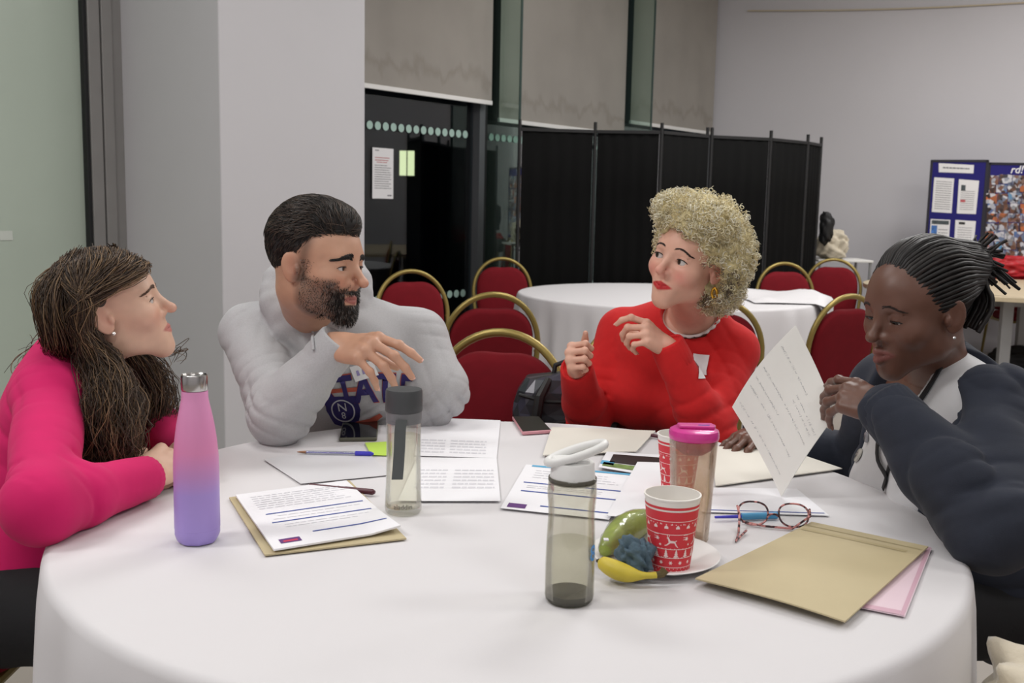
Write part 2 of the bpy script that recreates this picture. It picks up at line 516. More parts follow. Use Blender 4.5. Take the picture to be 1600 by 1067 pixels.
# ---- what stands outside in the dark: a far block with one lit window
ob = empty('building', (-4.0, 17.0, 0), 'dark building outside the window with one lit window', 'building')
MB().box((-4.0, 17.4, 3.0), (9, 0.8, 6.6)).build('wall', mat('dark_facade', hexc(44, 47, 54), 0.9, vary=0.2, vscale=0.6), ob, smooth=False)
pw_ = W(636, 255, 16.98)
lit = mat('lit_window', hexc(230, 228, 160), 0.5, emit=hexc(238, 230, 176), estr=2.3)
wf = MB().box((pw_[0], 16.985, pw_[2]), (0.30, 0.03, 0.46)).build('window', M_black, ob, smooth=False)
for dx in (-0.065, 0.065):
    MB().box((pw_[0] + dx, 16.965, pw_[2]), (0.11, 0.02, 0.40)).build('pane', lit, wf, smooth=False)
tag(MB().box((-3, 14, -0.3), (26, 14, 0.1)).build('floor_outside', mat('night_paving', hexc(60, 60, 62), 0.8, vary=0.2), smooth=False), kind='structure')
# ------------------------------------------------------------------ furniture
M_cloth = mat('white_tablecloth', hexc(216, 214, 216), 0.8, bump=0.06, scale=700, sheen=0.1)
M_gold = mat('gold_chair_frame', hexc(150, 132, 74), 0.35, 0.55)
M_red = mat('red_upholstery', hexc(112, 14, 26), 0.9, bump=0.12, scale=500, vary=0.06, vscale=25, spec=0.25)
M_maple = mat('maple_laminate', hexc(196, 180, 150), 0.45, vary=0.05, vscale=3, stretch=(1, 12, 12))
M_greyleg = mat('grey_table_leg', hexc(150, 150, 150), 0.4, 0.3)
M_steel = mat('steel', hexc(150, 150, 152), 0.35, 0.9)
M_beige_paper = mat('cream_fleece', hexc(205, 195, 175), 0.95, bump=0.5, scale=90, vary=0.08, vscale=12, sheen=0.4)

def drape(cx, cy, r, zt, nfold, amp, seed, zb=0.04, segs=320, bumps=()):
    """round tablecloth: flat top, soft edge, hanging folds; closed under-side offset gives it thickness"""
    rg = random.Random(seed)
    ph = [rg.uniform(0, 6.28) for _ in range(6)]
    prof = [(0.0, 0), (0.2, 0), (0.4, 0), (0.55, 0), (0.68, 0), (0.74, 0), (0.86, 0), (0.93, 0)]
    prof = [(p * r / 1.0, 0.0) for p, _ in prof if p > 0]
    e = 0.016
    for a in np.linspace(0, 1.45, 7):
        prof.append((r - e + e * math.sin(a), -e + e * math.cos(a)))
    for k in range(1, 19):
        prof.append((r + 0.002 + 0.0005 * k, -e - (zt - zb - e) * k / 18))
    v = [(cx, cy, zt)]; f = []
    n = len(prof)
    for i, (pr, pz) in enumerate(prof):
        drop = min(max((-pz - 0.010) / (zt * 0.42), 0), 1)
        for k in range(segs):
            a = 2 * math.pi * k / segs
            w = math.sin(nfold * a + ph[0] + 0.8 * math.sin(3 * a + ph[1])) * 0.6 + math.sin(nfold * 1.7 * a // 1 * 0 + (nfold * 2 - 3) * a + ph[2]) * 0.3 + 0.35 * math.sin(5 * a + ph[3])
            rr = pr + drop ** 0.8 * (amp * w + amp * 0.9)
            z = zt + pz
            if pz == 0.0:
                z += 0.0007 * math.sin(9 * pr * math.cos(a) + ph[4] + 3 * math.sin(7 * pr * math.sin(a))) * (pr / r)
            v.append((cx + rr * math.cos(a), cy + rr * math.sin(a), z))
    for k in range(segs): f.append((0, 1 + k, 1 + (k + 1) % segs))
    for i in range(n - 1):
        for k in range(segs):
            k2 = (k + 1) % segs
            f.append((1 + i * segs + k, 1 + (i + 1) * segs + k, 1 + (i + 1) * segs + k2, 1 + i * segs + k2))
    return v, f

def round_table(cx, cy, r, zt, label, cl_label, nfold, amp, seed):
    t = empty('round_table', (cx, cy, 0), label, 'table', 'round banquet tables')
    MB().lathe([(r - 0.02, zt - 0.035), (r - 0.008, zt - 0.032), (r - 0.008, zt - 0.008), (r - 0.012, zt - 0.006)], 64, (cx, cy, 0)).build('tabletop', M_maple, t, auto=True)
    for k in range(4):
        a = math.pi / 4 + k * math.pi / 2
        x, y = cx + 0.62 * r * math.cos(a), cy + 0.62 * r * math.sin(a)
        MB().tube([(x, y, 0.0), (cx + 0.55 * r * math.cos(a), cy + 0.55 * r * math.sin(a), zt - 0.035)], 0.016, 10).build('leg', M_steel, t)
    v, f = drape(cx, cy, r, zt, nfold, amp, seed)
    c = MB().add(v, f).build('tablecloth', M_cloth, auto=False)
    s = c.modifiers.new('thickness', 'SOLIDIFY'); s.thickness = 0.0012; s.offset = 1
    tag(c, cl_label, 'tablecloth')
    return c
TC = (0.0, 1.75); TR = 0.75
round_table(TC[0], TC[1], TR, TZ - 0.0015, 'large round table that the four people sit around, under its white cloth', 'white cloth on the large front table, holding the bottles and papers', 19, 0.019, 4)
bt = W(1041, 470, 6.27)
BT = (bt[0], 6.27); BTR = 0.915
round_table(BT[0], BT[1], BTR, TZ + 0.004, 'round table in the background under a white cloth, in front of the black screen', 'white cloth on the empty background table in front of the black screen', 22, 0.022, 9)

# folded spare cloth heaped on the right end of the background table
def blob_cloth(name, c, size, amp, seed, material, label, cat, flat=0.35, drop=None, nu=72, nv=40):
    rg = random.Random(seed); ph = [rg.uniform(0, 6.28) for _ in range(12)]
    v = []; f = []
    for j in range(nv + 1):
        th = math.pi * j / nv
        for i in range(nu):
            a = 2 * math.pi * i / nu
            d = np.array([math.sin(th) * math.cos(a), math.sin(th) * math.sin(a), math.cos(th)])
            p = d.copy()
            p = np.sign(p) * np.abs(p) ** 0.75
            w = sum(math.sin((2.2 + 1.4 * k) * (d[k % 3] + 0.6 * d[(k + 1) % 3]) * 2 + ph[k]) / (1 + 0.55 * k) for k in range(7))
            w2 = abs(math.sin(4 * d[0] + 3 * d[1] + 2.5 * math.sin(3 * d[2] + ph[8]) + ph[9]))
            p = p * (1 + amp * w + amp * 0.9 * (w2 - 0.5))
            q = np.array(c) + p * np.array(size)
            if drop is not None and q[2] < drop: q[2] = drop
            v.append(q)
    for j in range(nv):
        for i in range(nu):
            i2 = (i + 1) % nu
            f.append((j * nu + i, (j + 1) * nu + i, (j + 1) * nu + i2, j * nu + i2))
    o = MB().add(v, f).build(name, material, auto=False)
    if label: tag(o, label, cat)
    return o
sc_ = W(1222, 461, 6.15)
# spare cloth: thick folded slab following the table end and hanging over the edge
v = []; f = []
NU, NV = 36, 30
for sgn in (1, 0):
    for j in range(NV + 1):
        for i in range(NU + 1):
            u, w_ = i / NU, j / NV
            x = BT[0] + 0.42 + 0.62 * u
            y = BT[1] - 0.52 + 0.86 * w_
            d = math.hypot(x - BT[0], y - BT[1])
            over = max(0, d - BTR - 0.012)
            if over > 0:
                k = (BTR + 0.03 + 0.012 * math.sin(14 * w_ + 3 * u)) / d
                x, y = BT[0] + (x - BT[0]) * k, BT[1] + (y - BT[1]) * k
            z = TZ + 0.012 - over * 1.6
            th = 0.035 * (0.55 + 0.45 * math.sin(7 * u + 4 * w_ + 2 * math.sin(5 * w_))) * min(1, 7 * min(u, 1 - u) + 0.1) * min(1, 7 * min(w_, 1 - w_) + 0.1)
            v.append((x + (0.03 if over > 0 and sgn else 0), y, z + (th if sgn else 0) * (1 if over == 0 else 0.4)))
n1 = (NU + 1) * (NV + 1)
for s_ in (0, n1):
    for j in range(NV):
        for i in range(NU):
            q = (s_ + j * (NU + 1) + i, s_ + j * (NU + 1) + i + 1, s_ + (j + 1) * (NU + 1) + i + 1, s_ + (j + 1) * (NU + 1) + i)
            f.append(q if s_ == 0 else q[::-1])
tag(MB().add(v, f).build('folded_cloth', M_cloth, auto=False), 'spare white cloth bunched on the right end of the background table', 'tablecloth')

# ---- banquet chairs
def make_chair():
    root = empty('banquet_chair', (0, 0, 0))
    # frame runs: arch back, legs. local: sitter looks to +Y, back at y = -0.20
    H = 0.905; hw = 0.205; tilt = 0.16
    def back(x, z): return (x, -0.20 - max(0, z - 0.45) * tilt, z)
    pts = [back(-hw * 0.90, 0.40), back(-hw * 0.93, 0.5), back(-hw * 0.98, 0.60)]
    for a in np.linspace(math.pi, 0, 25):
        pts.append(back(hw * math.cos(a), 0.675 + (H - 0.675) * math.sin(a) ** 0.95))
    pts += [back(hw * 0.98, 0.60), back(hw * 0.93, 0.5), back(hw * 0.90, 0.40)]
    MB().tube(pts, 0.0125, 10).build('back_frame', M_gold, root)
    # back pad: arched outline, notch at the top
    out = []
    n = 36
    for k in range(n + 1):
        a = math.pi * k / n
        x = 0.183 * math.cos(a)
        z = 0.665 + 0.197 * abs(math.sin(a)) ** 0.62 - 0.016 * math.exp(-(x / 0.07) ** 2)
        out.append((x, z))
    for z, x in ((0.60, -0.183), (0.54, -0.174), (0.49, -0.164)): out.append((x, z))
    for x in (-0.09, 0.0, 0.09): out.append((x, 0.475))
    for z, x in ((0.49, 0.164), (0.54, 0.174), (0.60, 0.183)): out.append((x, z))
    cz = 0.66
    v = []; f = []; m_ = len(out)
    rings = [(0.0, 0.028), (0.55, 0.028), (0.86, 0.024), (0.96, 0.016), (1.0, 0.0), (0.96, -0.014), (0.86, -0.02), (0.55, -0.022), (0.0, -0.022)]
    for s_, dy in rings:
        for x, z in out:
            xx, zz = x * s_, cz + (z - cz) * s_
            b = back(xx, zz); v.append((xx, b[1] + dy, zz))
    for i in range(len(rings) - 1):
        for k in range(m_):
            k2 = (k + 1) % m_
            f.append((i * m_ + k, i * m_ + k2, (i + 1) * m_ + k2, (i + 1) * m_ + k))
    MB().add(v, f).build('back_pad', M_red, root, auto=False)
    # seat pad
    v = []; f = []; seg = 40
    prof = [(0.0, 0.0), (0.6, 0.0), (0.9, -0.004), (0.985, -0.018), (1.0, -0.035), (0.985, -0.052), (0.94, -0.058), (0.0, -0.058)]
    for s_, dz in prof:
        for k in range(seg):
            a = 2 * math.pi * k / seg
            cx_, sy_ = math.cos(a), math.sin(a)
            x = math.copysign(abs(cx_) ** 0.45, cx_) * 0.205 * s_; y = math.copysign(abs(sy_) ** 0.45, sy_) * 0.205 * s_
            x *= 1 + 0.08 * (y / 0.2)
            v.append((x, y + 0.02, 0.485 + dz))
    for i in range(len(prof) - 1):
        for k in range(seg):
            k2 = (k + 1) % seg
            f.append((i * seg + k, (i + 1) * seg + k, (i + 1) * seg + k2, i * seg + k2))
    MB().add(v, f).build('seat', M_red, root, auto=False)
    for sx in (-1, 1):
        MB().tube([(sx * 0.19, 0.19, 0.43), (sx * 0.20, 0.205, 0.0)], [0.0125, 0.0105], 8).build('leg', M_gold, root)
        MB().tube([(sx * 0.184, -0.20, 0.42), (sx * 0.195, -0.27, 0.0)], [0.0125, 0.0105], 8).build('leg', M_gold, root)
        MB().tube([(sx * 0.192, 0.19, 0.415), (sx * 0.185, -0.20, 0.415)], 0.011, 8).build('seat_rail', M_gold, root)
    for y, z in ((0.19, 0.415), (-0.20, 0.415)):
        MB().tube([(-0.19, y, z), (0.19, y, z)], 0.011, 8).build('seat_rail', M_gold, root)
    for sx in (-1, 1):
        MB().tube([(sx * 0.19, back(0, 0.66)[1] + 0.0, 0.66), (sx * 0.205, back(0, 0.66)[1], 0.66)], 0.006, 6).build('fixing', M_gold, root)
    return root
chair0 = make_chair()
_used = [False]
def chair(x, y, rz, label, group='red banquet chairs'):
    o = chair0 if not _used[0] else copy_tree(chair0)
    _used[0] = True
    o.location = (x, y, 0); o.rotation_euler = (0, 0, rz)
    return tag(o, label, 'chair', group)
def chair_px(px, d, rz, label):
    """chair whose arch top stands at column px, distance d"""
    p = W(px, 420, d)
    # the arch leans back: seat centre lies in front of it
    off = 0.27
    x = p[0] + off * -math.sin(rz); y = d + off * math.cos(rz)
    return chair(x, y, rz, label)
PI = math.pi
chair_px(787, 2.98, PI - 0.25, 'empty red chair at the front table with the backpack on its seat')
chair_px(772, 4.25, 0.25, 'red chair with its back to us, standing behind the chair that holds the backpack')
chair_px(784, 7.1, PI + 0.25, 'red chair near the window wall, left of the background table')
chair_px(642, 5.6, PI + 0.45, 'red chair close behind the man in the grey hoodie, before the dark glass')
chair_px(1226, 7.25, PI + 0.1, 'red chair in front of the right end of the black screen')
chair_px(1303, 8.0, PI - 0.25, 'red chair left of the pale wooden table, under the cream bundle')
chair_px(1332, 4.55, 0.5, 'red chair right beside the head of the woman in the navy cardigan, behind her paper')
chair_px(1122, 4.2, 0.0, 'red chair directly behind the woman in the red jumper')
# chairs the four sit on are placed with the people
# ---- dark chairs under the wooden table
c1 = W(1545, 512, 7.6)
# ---- folding black screen
scr = [(812, 7.28), (930, 7.36), (1034, 7.30), (1109, 7.62), (1205, 7.78), (1263, 8.10), (1284, 8.36)]
sp = [np.array([W(x, 210, d)[0], d]) for x, d in scr]
sroot = empty('folding_screen', (*sp[3], 0), 'tall black folding screen of six fabric panels behind the background table', 'screen')
M_scr = mat('black_screen_fabric', hexc(10, 10, 10), 0.9, spec=0.15, bump=0.15, scale=40, vary=0.15, vscale=5, stretch=(6, 6, 0.4))
ST = 1.80
for i in range(6):
    a, b = sp[i], sp[i + 1]; d = b - a; L = np.linalg.norm(d); d /= L; n = np.array([-d[1], d[0]])
    N = 22; v = []; f = []
    for k in range(N + 1):
        t = 0.018 + (L - 0.036) * k / N
        for z in (0.10, 0.4, 0.9, 1.4, ST - 0.005):
            w = 0.006 * math.sin(k * 1.3 + i) * (0.4 + 0.6 * (1 - z / ST))
            p = a + d * t + n * (w + 0.004); v.append((p[0], p[1], z)); p = a + d * t + n * (w - 0.004); v.append((p[0], p[1], z))
    Q = 10
    for k in range(N):
        for j in range(4):
            s0 = k * Q + 2 * j
            f += [(s0, s0 + Q, s0 + Q + 2, s0 + 2), (s0 + 1, s0 + 3, s0 + Q + 3, s0 + Q + 1)]
        s0 = k * Q; f += [(s0, s0 + 1, s0 + Q + 1, s0 + Q), (s0 + 8, s0 + Q + 8, s0 + Q + 9, s0 + 9)]
    pan = MB().add(v, f).build('panel', M_scr, sroot, auto=False)
    M3 = np.array([[d[0], n[0], 0], [d[1], n[1], 0], [0, 0, 1]])
    c = (a + b) / 2
    for z in (0.09, ST):
        MB().box((c[0], c[1], z), (L - 0.02, 0.022, 0.022), M3).build('rail', M_black, pan, smooth=False)
for i, p in enumerate(sp):
    for dx in ((-0.016, 0.016) if i in (3,) else (0.0,)):
        MB().tube([(p[0] + dx, p[1], 0.0), (p[0] + dx, p[1], ST + 0.065)], 0.0125, 10).build('pole', M_black, sroot)

# ---- display boards on a white table by the right wall
M_navy = mat('blue_board_felt', hexc(34, 30, 110), 0.95, bump=0.2, scale=300)
M_frameb = mat('black_board_frame', hexc(28, 26, 40), 0.5)
BD = 9.2
zt_b = W(1510, 411, BD)[2]
stx = W(1490, 412, BD)[0]
tb_ = empty('side_table', (stx + 0.7, BD, 0), 'white topped side table carrying the blue display board', 'table')
MB().box((stx + 0.42, BD - 0.12, zt_b - 0.025), (1.24, 0.46, 0.05)).build('tabletop', M_white, tb_, smooth=False, bevel=0.004)
for dx in (-0.14, 0.98):
    for dy in (-0.3, 0.06):
        MB().tube([(stx + dx, BD + dy, 0), (stx + dx, BD + dy, zt_b - 0.05)], 0.018, 8).build('leg', M_greyleg, tb_)
br = empty('display_board', (W(1540, 400, BD)[0], BD, zt_b), 'blue folding display board with pinned sheets, against the grey wall', 'display board')
def board_panel(px0, px1, pyt, d0, d1, name='panel'):
    a = np.array([W(px0, 330, d0)[0], d0]); b = np.array([W(px1, 330, d1)[0], d1])
    d = b - a; L = np.linalg.norm(d); d /= L; n = np.array([d[1], -d[0]])
    M3 = np.array([[d[0], n[0], 0], [d[1], n[1], 0], [0, 0, 1]])
    zt = W((px0 + px1) / 2, pyt, (d0 + d1) / 2)[2]; zb = zt_b + 0.002
    c = (a + b) / 2
    p = MB().box((c[0], c[1], (zt + zb) / 2), (L, 0.025, zt - zb), M3).build(name, M_navy, br, smooth=False)
    for (cu, cz_, w, h) in ((0, zt - 0.008, L + 0.01, 0.022), (0, zb + 0.008, L + 0.01, 0.022), (-L / 2, (zt + zb) / 2, 0.022, zt - zb), (L / 2, (zt + zb) / 2, 0.022, zt - zb)):
        q = c + d * cu
        MB().box((q[0], q[1], cz_), (w, 0.032, h), M3).build('frame_edge', M_frameb, p, smooth=False)
    def fn(px, py, off=0.016):
        # point on the panel seen at (px,py)
        r = ray(px, py); k = r[0] / r[1]
        t = (k * a[1] - a[0]) / (d[0] - k * d[1]); pt = a + d * t
        z = CZ + r[2] / r[1] * pt[1]
        pt = pt + n * off
        return np.array([pt[0], pt[1], z])
    return fn, p
fnA, pA = board_panel(1450.5, 1537, 250, 9.25, 9.05)
fnB, pB = board_panel(1539.5, 1650, 255, 9.05, 9.0)
M_bluepr = mat('blue_print', hexc(90, 130, 190), 0.7)
def sheet_on(fn, q, name, label, cat, m_, lines, rng, extra=None, grp=None):
    pts = [fn(*p, 0.0145) for p in q]; back_ = [fn(*p, 0.0131) for p in q]
    c = np.mean(pts, axis=0)
    o = empty(name, tuple(c), label, cat, grp)
    MB().add(pts + back_, [(0, 1, 2, 3), (7, 6, 5, 4), (0, 4, 5, 1), (1, 5, 6, 2), (2, 6, 7, 3), (3, 7, 4, 0)]).build('sheet', m_, o, smooth=False)
    # q order: tl,tr,br,bl ; u right, v up
    def uv(u, v, off=0.0155):
        tl, tr, brr, bl = [np.array(fn(*p, off)) for p in q]
        return (bl * (1 - u) + brr * u) * (1 - v) + (tl * (1 - u) + tr * u) * v
    if lines:
        mb = MB(); printed_lines(mb, uv, lines, rng); tag(mb.build('printed_text', M_ink, o, smooth=False), kind='stuff')
    for (u0, v0, u1, v1, mm, nm) in (extra or []):
        MB().add([uv(u0, v0, .016), uv(u1, v0, .016), uv(u1, v1, .016), uv(u0, v1, .016)], [(0, 1, 2, 3)]).build(nm, mm, o, smooth=False)
    return o
M_photo_blue = mat('print_photo_blue', hexc(70, 120, 190), 0.6, vary=0.4, vscale=30)
M_photo_dark = mat('print_photo_dark', hexc(70, 80, 84), 0.6, vary=0.4, vscale=40)
G5 = 'sheets pinned to the blue display board'
rr = random.Random(5)
sheet_on(fnA, [(1467, 255), (1522, 258), (1521, 271), (1467, 269)], 'title_sheet', 'wide white title strip at the top of the blue display board', 'sheet', M_paper, [(0.45, 0.12, 0.88, 0.16)], rr, grp=G5)
sheet_on(fnA, [(1460, 277), (1491, 279), (1487, 333), (1456, 331)], 'pinned_sheet', 'upper left sheet on the blue board, lines of bluish text', 'sheet', M_paper, [(0.88 - i * 0.065, 0.12, 0.9, 0.018) for i in range(13)], rr, grp=G5)
sheet_on(fnA, [(1498.5, 280), (1530, 282.5), (1525, 334.5), (1495, 333.5)], 'pinned_sheet', 'upper right sheet on the blue board, small dark picture near its top', 'sheet', M_paper, [(0.66 - i * 0.06, 0.14, 0.85, 0.015) for i in range(10)], rr, [(0.14, 0.68, 0.36, 0.84, M_photo_dark, 'picture'), (0.14, 0.34, 0.4, 0.41, M_inkred, 'logo')], grp=G5)
sheet_on(fnA, [(1454.5, 342), (1485, 343.5), (1481, 398), (1451, 396)], 'pinned_sheet', 'lower left sheet on the blue board, with a blue picture down its side', 'sheet', M_paper, [(0.7 - i * 0.09, 0.42, 0.9, 0.02) for i in range(7)], rr, [(0.06, 0.25, 0.36, 0.82, M_photo_blue, 'picture'), (0.06, 0.86, 0.94, 0.97, M_photo_dark, 'heading')], grp=G5)
sheet_on(fnA, [(1493, 343.5), (1525, 345.5), (1520, 398), (1490, 397)], 'pinned_sheet', 'lower right sheet on the blue board, black logo in its top corner', 'sheet', M_paper, [(0.78 - i * 0.07, 0.14, 0.85, 0.015) for i in range(9)], rr, [(0.18, 0.88, 0.48, 0.95, M_black, 'logo')], grp=G5)
# photo collage
col_ = empty('photo_collage', tuple(fnB(1575, 340, 0.014)), 'dense collage of small colour photographs pinned to the right board panel', 'collage')
def mat_photo(name, hue, seed):
    m = bpy.data.materials.new(name); m.use_nodes = True; nt = m.node_tree; b = nt.nodes['Principled BSDF']; b.inputs['Roughness'].default_value = 0.35
    tc = nt.nodes.new('ShaderNodeTexCoord'); vo = nt.nodes.new('ShaderNodeTexVoronoi'); vo.inputs['Scale'].default_value = 26 + seed * 3
    mp = nt.nodes.new('ShaderNodeMapping'); mp.inputs['Location'].default_value = (seed * 3.1, seed * 1.7, seed)
    nt.links.new(tc.outputs['Object'], mp.inputs[0]); nt.links.new(mp.outputs[0], vo.inputs['Vector'])
    rp = nt.nodes.new('ShaderNodeValToRGB'); el = rp.color_ramp.elements
    el[0].position = 0.0; el[0].color = hexc(30, 28, 34); el[1].position = 1.0; el[1].color = hexc(205, 205, 210)
    for p, c in ((0.3, hexc(120, 84, 66)), (0.5, hue), (0.7, hexc(110, 120, 140)), (0.85, hexc(190, 190, 196))):
        e = el.new(p); e.color = c
    sp_ = nt.nodes.new('ShaderNodeSeparateColor'); nt.links.new(vo.outputs['Color'], sp_.inputs[0])
    nt.links.new(sp_.outputs[0], rp.inputs[0]); nt.links.new(rp.outputs[0], b.inputs['Base Color'])
    return m
pm = [mat_photo('photo_print', h, i) for i, h in enumerate((hexc(200, 110, 60), hexc(70, 120, 180), hexc(150, 150, 150), hexc(60, 56, 60), hexc(130, 90, 80), hexc(90, 150, 190)))]
rr = random.Random(11)
y = 273.0; row = 0
while y < 404:
    hpx = rr.uniform(13, 17); x = 1541.5 - row * 0.75
    while x < 1640:
        wpx = rr.uniform(15, 22)
        j = rr.uniform(-1, 1)
        q = [(x, y + j), (x + wpx - 0.8, y + j + 0.6), (x + wpx - 1.2, y + hpx + j), (x - 0.4, y + hpx + j - 0.6)]
        off = 0.0135 + rr.uniform(0.0005, 0.003)
        pts = [fnB(*p, off) for p in q] + [fnB(*p, off - 0.001) for p in q]
        MB().add(pts, [(0, 1, 2, 3), (0, 4, 5, 1), (1, 5, 6, 2), (2, 6, 7, 3), (3, 7, 4, 0)]).build('photo', pm[rr.randrange(6)], col_, smooth=False)
        x += wpx
    y += hpx; row += 1
# script lettering above the collage
vt, ft = text2d('rd!', 0.3, 0.01)
M_wht = mat('white_lettering', hexc(235, 235, 235), 0.5)
v = [fnB(1587 + p[0] * 17, 265.5 - p[1] * 17, 0.016) for p in vt]
MB().add(v, ft).build('lettering', M_wht, pB, smooth=False)

# ---- pale wooden table on the right
zt = TZ
pl = []
x0, x1, y0, y1 = 2.62, 5.2, 6.55, 8.55
r_ = 1.05
for a in np.linspace(-math.pi / 2, -math.pi, 12): pl.append((x0 + r_ + r_ * math.cos(a), y0 + r_ + r_ * math.sin(a)))
for a in np.linspace(math.pi, math.pi / 2, 12): pl.append((x0 + r_ + r_ * math.cos(a), y1 - r_ + r_ * math.sin(a)))
pl += [(x1, y1), (x1, y0)]
wt = empty('wooden_table', (3.9, 7.6, 0), 'pale wooden table with grey legs and a yellow note, behind the woman in navy', 'table')
MB().slab(pl[::-1], zt - 0.03, zt).build('tabletop', M_maple, wt, smooth=False, bevel=0.004)
for (px, d) in ((1572, 6.85), (1598, 7.6), (1476, 8.3)):
    p = W(px, 500, d)
    MB().box((p[0], d, (zt - 0.03) / 2), (0.075, 0.05, zt - 0.03)).build('leg', M_greyleg, wt, smooth=False, bevel=0.006)
MB().box((4.0, 6.95, zt - 0.06), (2.2, 0.04, 0.05)).build('apron', M_greyleg, wt, smooth=False)
c = WZ(1512, 440, zt)
note = MB().slab([(c[0] - 0.10, c[1] - 0.06), (c[0] + 0.10, c[1] - 0.05), (c[0] + 0.09, c[1] + 0.06), (c[0] - 0.09, c[1] + 0.06)], zt + 0.0005, zt + 0.004).build('paper_note', mat('yellow_paper', hexc(222, 214, 80), 0.7), smooth=False)
tag(note, 'yellow note lying on the pale wooden table', 'note')
c = WZ(1508, 431, zt)
tag(MB().slab([(c[0] - 0.2, c[1] - 0.1), (c[0] + 0.2, c[1] - 0.1), (c[0] + 0.2, c[1] + 0.12), (c[0] - 0.16, c[1] + 0.12)], zt + 0.0005, zt + 0.003).build('paper_sheet', M_paper, smooth=False), 'white sheet lying behind the yellow note on the wooden table', 'paper')
chair(3.45, 8.47, PI, 'red chair on the far side of the pale wooden table, seat seen beneath it')
chair(4.22, 8.47, PI - 0.05, 'red chair beyond the wooden table with the red jacket over it')
# black bag on the floor below the table
blob_cloth('bag', (3.75, 7.55, 0.14), (0.2, 0.16, 0.16), 0.06, 3, mat('black_bag', hexc(18, 18, 20), 0.7), 'black bag on the floor under the pale wooden table', 'bag', drop=0.0)
c = W(1580, 420, 8.72)
o = blob_cloth('jacket', (c[0] + 0.06, 8.72, c[2] - 0.0), (0.25, 0.09, 0.10), 0.12, 8, mat('red_jacket', hexc(176, 22, 34), 0.45, bump=0.4, scale=60, vary=0.2, vscale=30), 'bright red jacket heaped over the chair beyond the wooden table', 'jacket')
o = blob_cloth('scarf', (c[0] - 0.27, 8.74, c[2] - 0.02), (0.10, 0.08, 0.07), 0.10, 9, mat('grey_wool', hexc(78, 76, 78), 0.9), 'dark grey scarf lying left of the red jacket', 'scarf')

# ---- cream bundle on a small trolley beside the screen
c = W(1300, 392, 8.75)
st = empty('trolley', (c[0] + 0.06, 8.75, 0), 'white topped trolley half hidden behind the screen end', 'trolley')
MB().box((c[0] + 0.06, 8.75, c[2] - 0.075), (0.46, 0.4, 0.02)).build('tray', M_white, st, smooth=False, bevel=0.004)
MB().box((c[0] + 0.06, 8.75, 0.3), (0.46, 0.4, 0.02)).build('shelf', M_white, st, smooth=False, bevel=0.004)
for dx in (-0.15, 0.27):
    for dy in (-0.18, 0.18):
        MB().tube([(c[0] + dx, 8.75 + dy, 0), (c[0] + dx, 8.75 + dy, c[2] - 0.085)], 0.012, 8).build('leg', M_greyleg, st)
blob_cloth('cream_bundle', (c[0] - 0.02, 8.72, c[2] + 0.045), (0.125, 0.13, 0.115), 0.10, 21, M_beige_paper, 'cream fleece bundle heaped on the trolley at the end of the black screen', 'bundle')
c = W(1287, 350, 8.36)
hung_bag = blob_cloth('hanging_bag', (c[0] + 0.03, 8.38, c[2] - 0.03), (0.05, 0.05, 0.12), 0.1, 30, M_black, None, None, nu=36, nv=24)  # small black bag hung at the screen end, grouped under the screen
hung_bag.parent = sroot; hung_bag.matrix_parent_inverse = Matrix.Translation(-sroot.location)

# ---- cream fleece on a chair at the lower right corner, near the camera
tag(chair(0.93, 1.10, 0.95, ''), 'red chair at the lower right corner under the cream fleece')
o = blob_cloth('fleece', (0.765, 1.215, 0.59), (0.15, 0.17, 0.115), 0.10, 14, M_beige_paper, 'cream fleece heaped on a seat at the lower right corner', 'fleece')
# ---- backpack on the empty chair
bp = W(872, 640, 2.86)
# ------------------------------------------------------------------ things on the front table
EPS = 0.0009
def doc(name, q, label, cat, material, level=1, thick=0.0008, curl=None, group=None, n=10, m_=8):
    """flat sheet given by its four corners tl,tr,br,bl seen in the photo; lies on the table. Returns object and uv->point"""
    z0 = TZ + EPS + level * 0.0014
    P = [WZ(x, y, z0)[:2] for x, y in q]
    tl, tr, br_, bl = P
    def uv(u, v, off=0.0):
        p = (bl * (1 - u) + br_ * u) * (1 - v) + (tl * (1 - u) + tr * u) * v
        z = z0 + (curl(u, v) if curl else 0)
        return np.array([p[0], p[1], z + off])
    V = []; F = []
    for top in (1, 0):
        for j in range(m_ + 1):
            for i in range(n + 1):
                V.append(uv(i / n, j / m_, thick if top else 0))
    k1 = (n + 1) * (m_ + 1); a = lambda i, j: j * (n + 1) + i
    for j in range(m_):
        for i in range(n):
            F.append((a(i, j), a(i + 1, j), a(i + 1, j + 1), a(i, j + 1)))
            F.append((k1 + a(i, j), k1 + a(i, j + 1), k1 + a(i + 1, j + 1), k1 + a(i + 1, j)))
    for i in range(n):
        F.append((a(i, 0), k1 + a(i, 0), k1 + a(i + 1, 0), a(i + 1, 0))); F.append((a(i, m_), a(i + 1, m_), k1 + a(i + 1, m_), k1 + a(i, m_)))
    for j in range(m_):
        F.append((a(0, j), a(0, j + 1), k1 + a(0, j + 1), k1 + a(0, j))); F.append((a(n, j), k1 + a(n, j), k1 + a(n, j + 1), a(n, j + 1)))
    o = MB().add(V, F).build(name, material, smooth=True)
    if label: tag(o, label, cat, group)
    return o, (lambda u, v, off=0.0: uv(u, v, thick + 0.0004 + off)), z0 + thick
def lines_on(o, uv, rows, material, seed, name='printed_text'):
    mb = MB(); printed_lines(mb, uv, rows, random.Random(seed)); return tag(mb.build(name, material, o, smooth=False), kind='stuff')
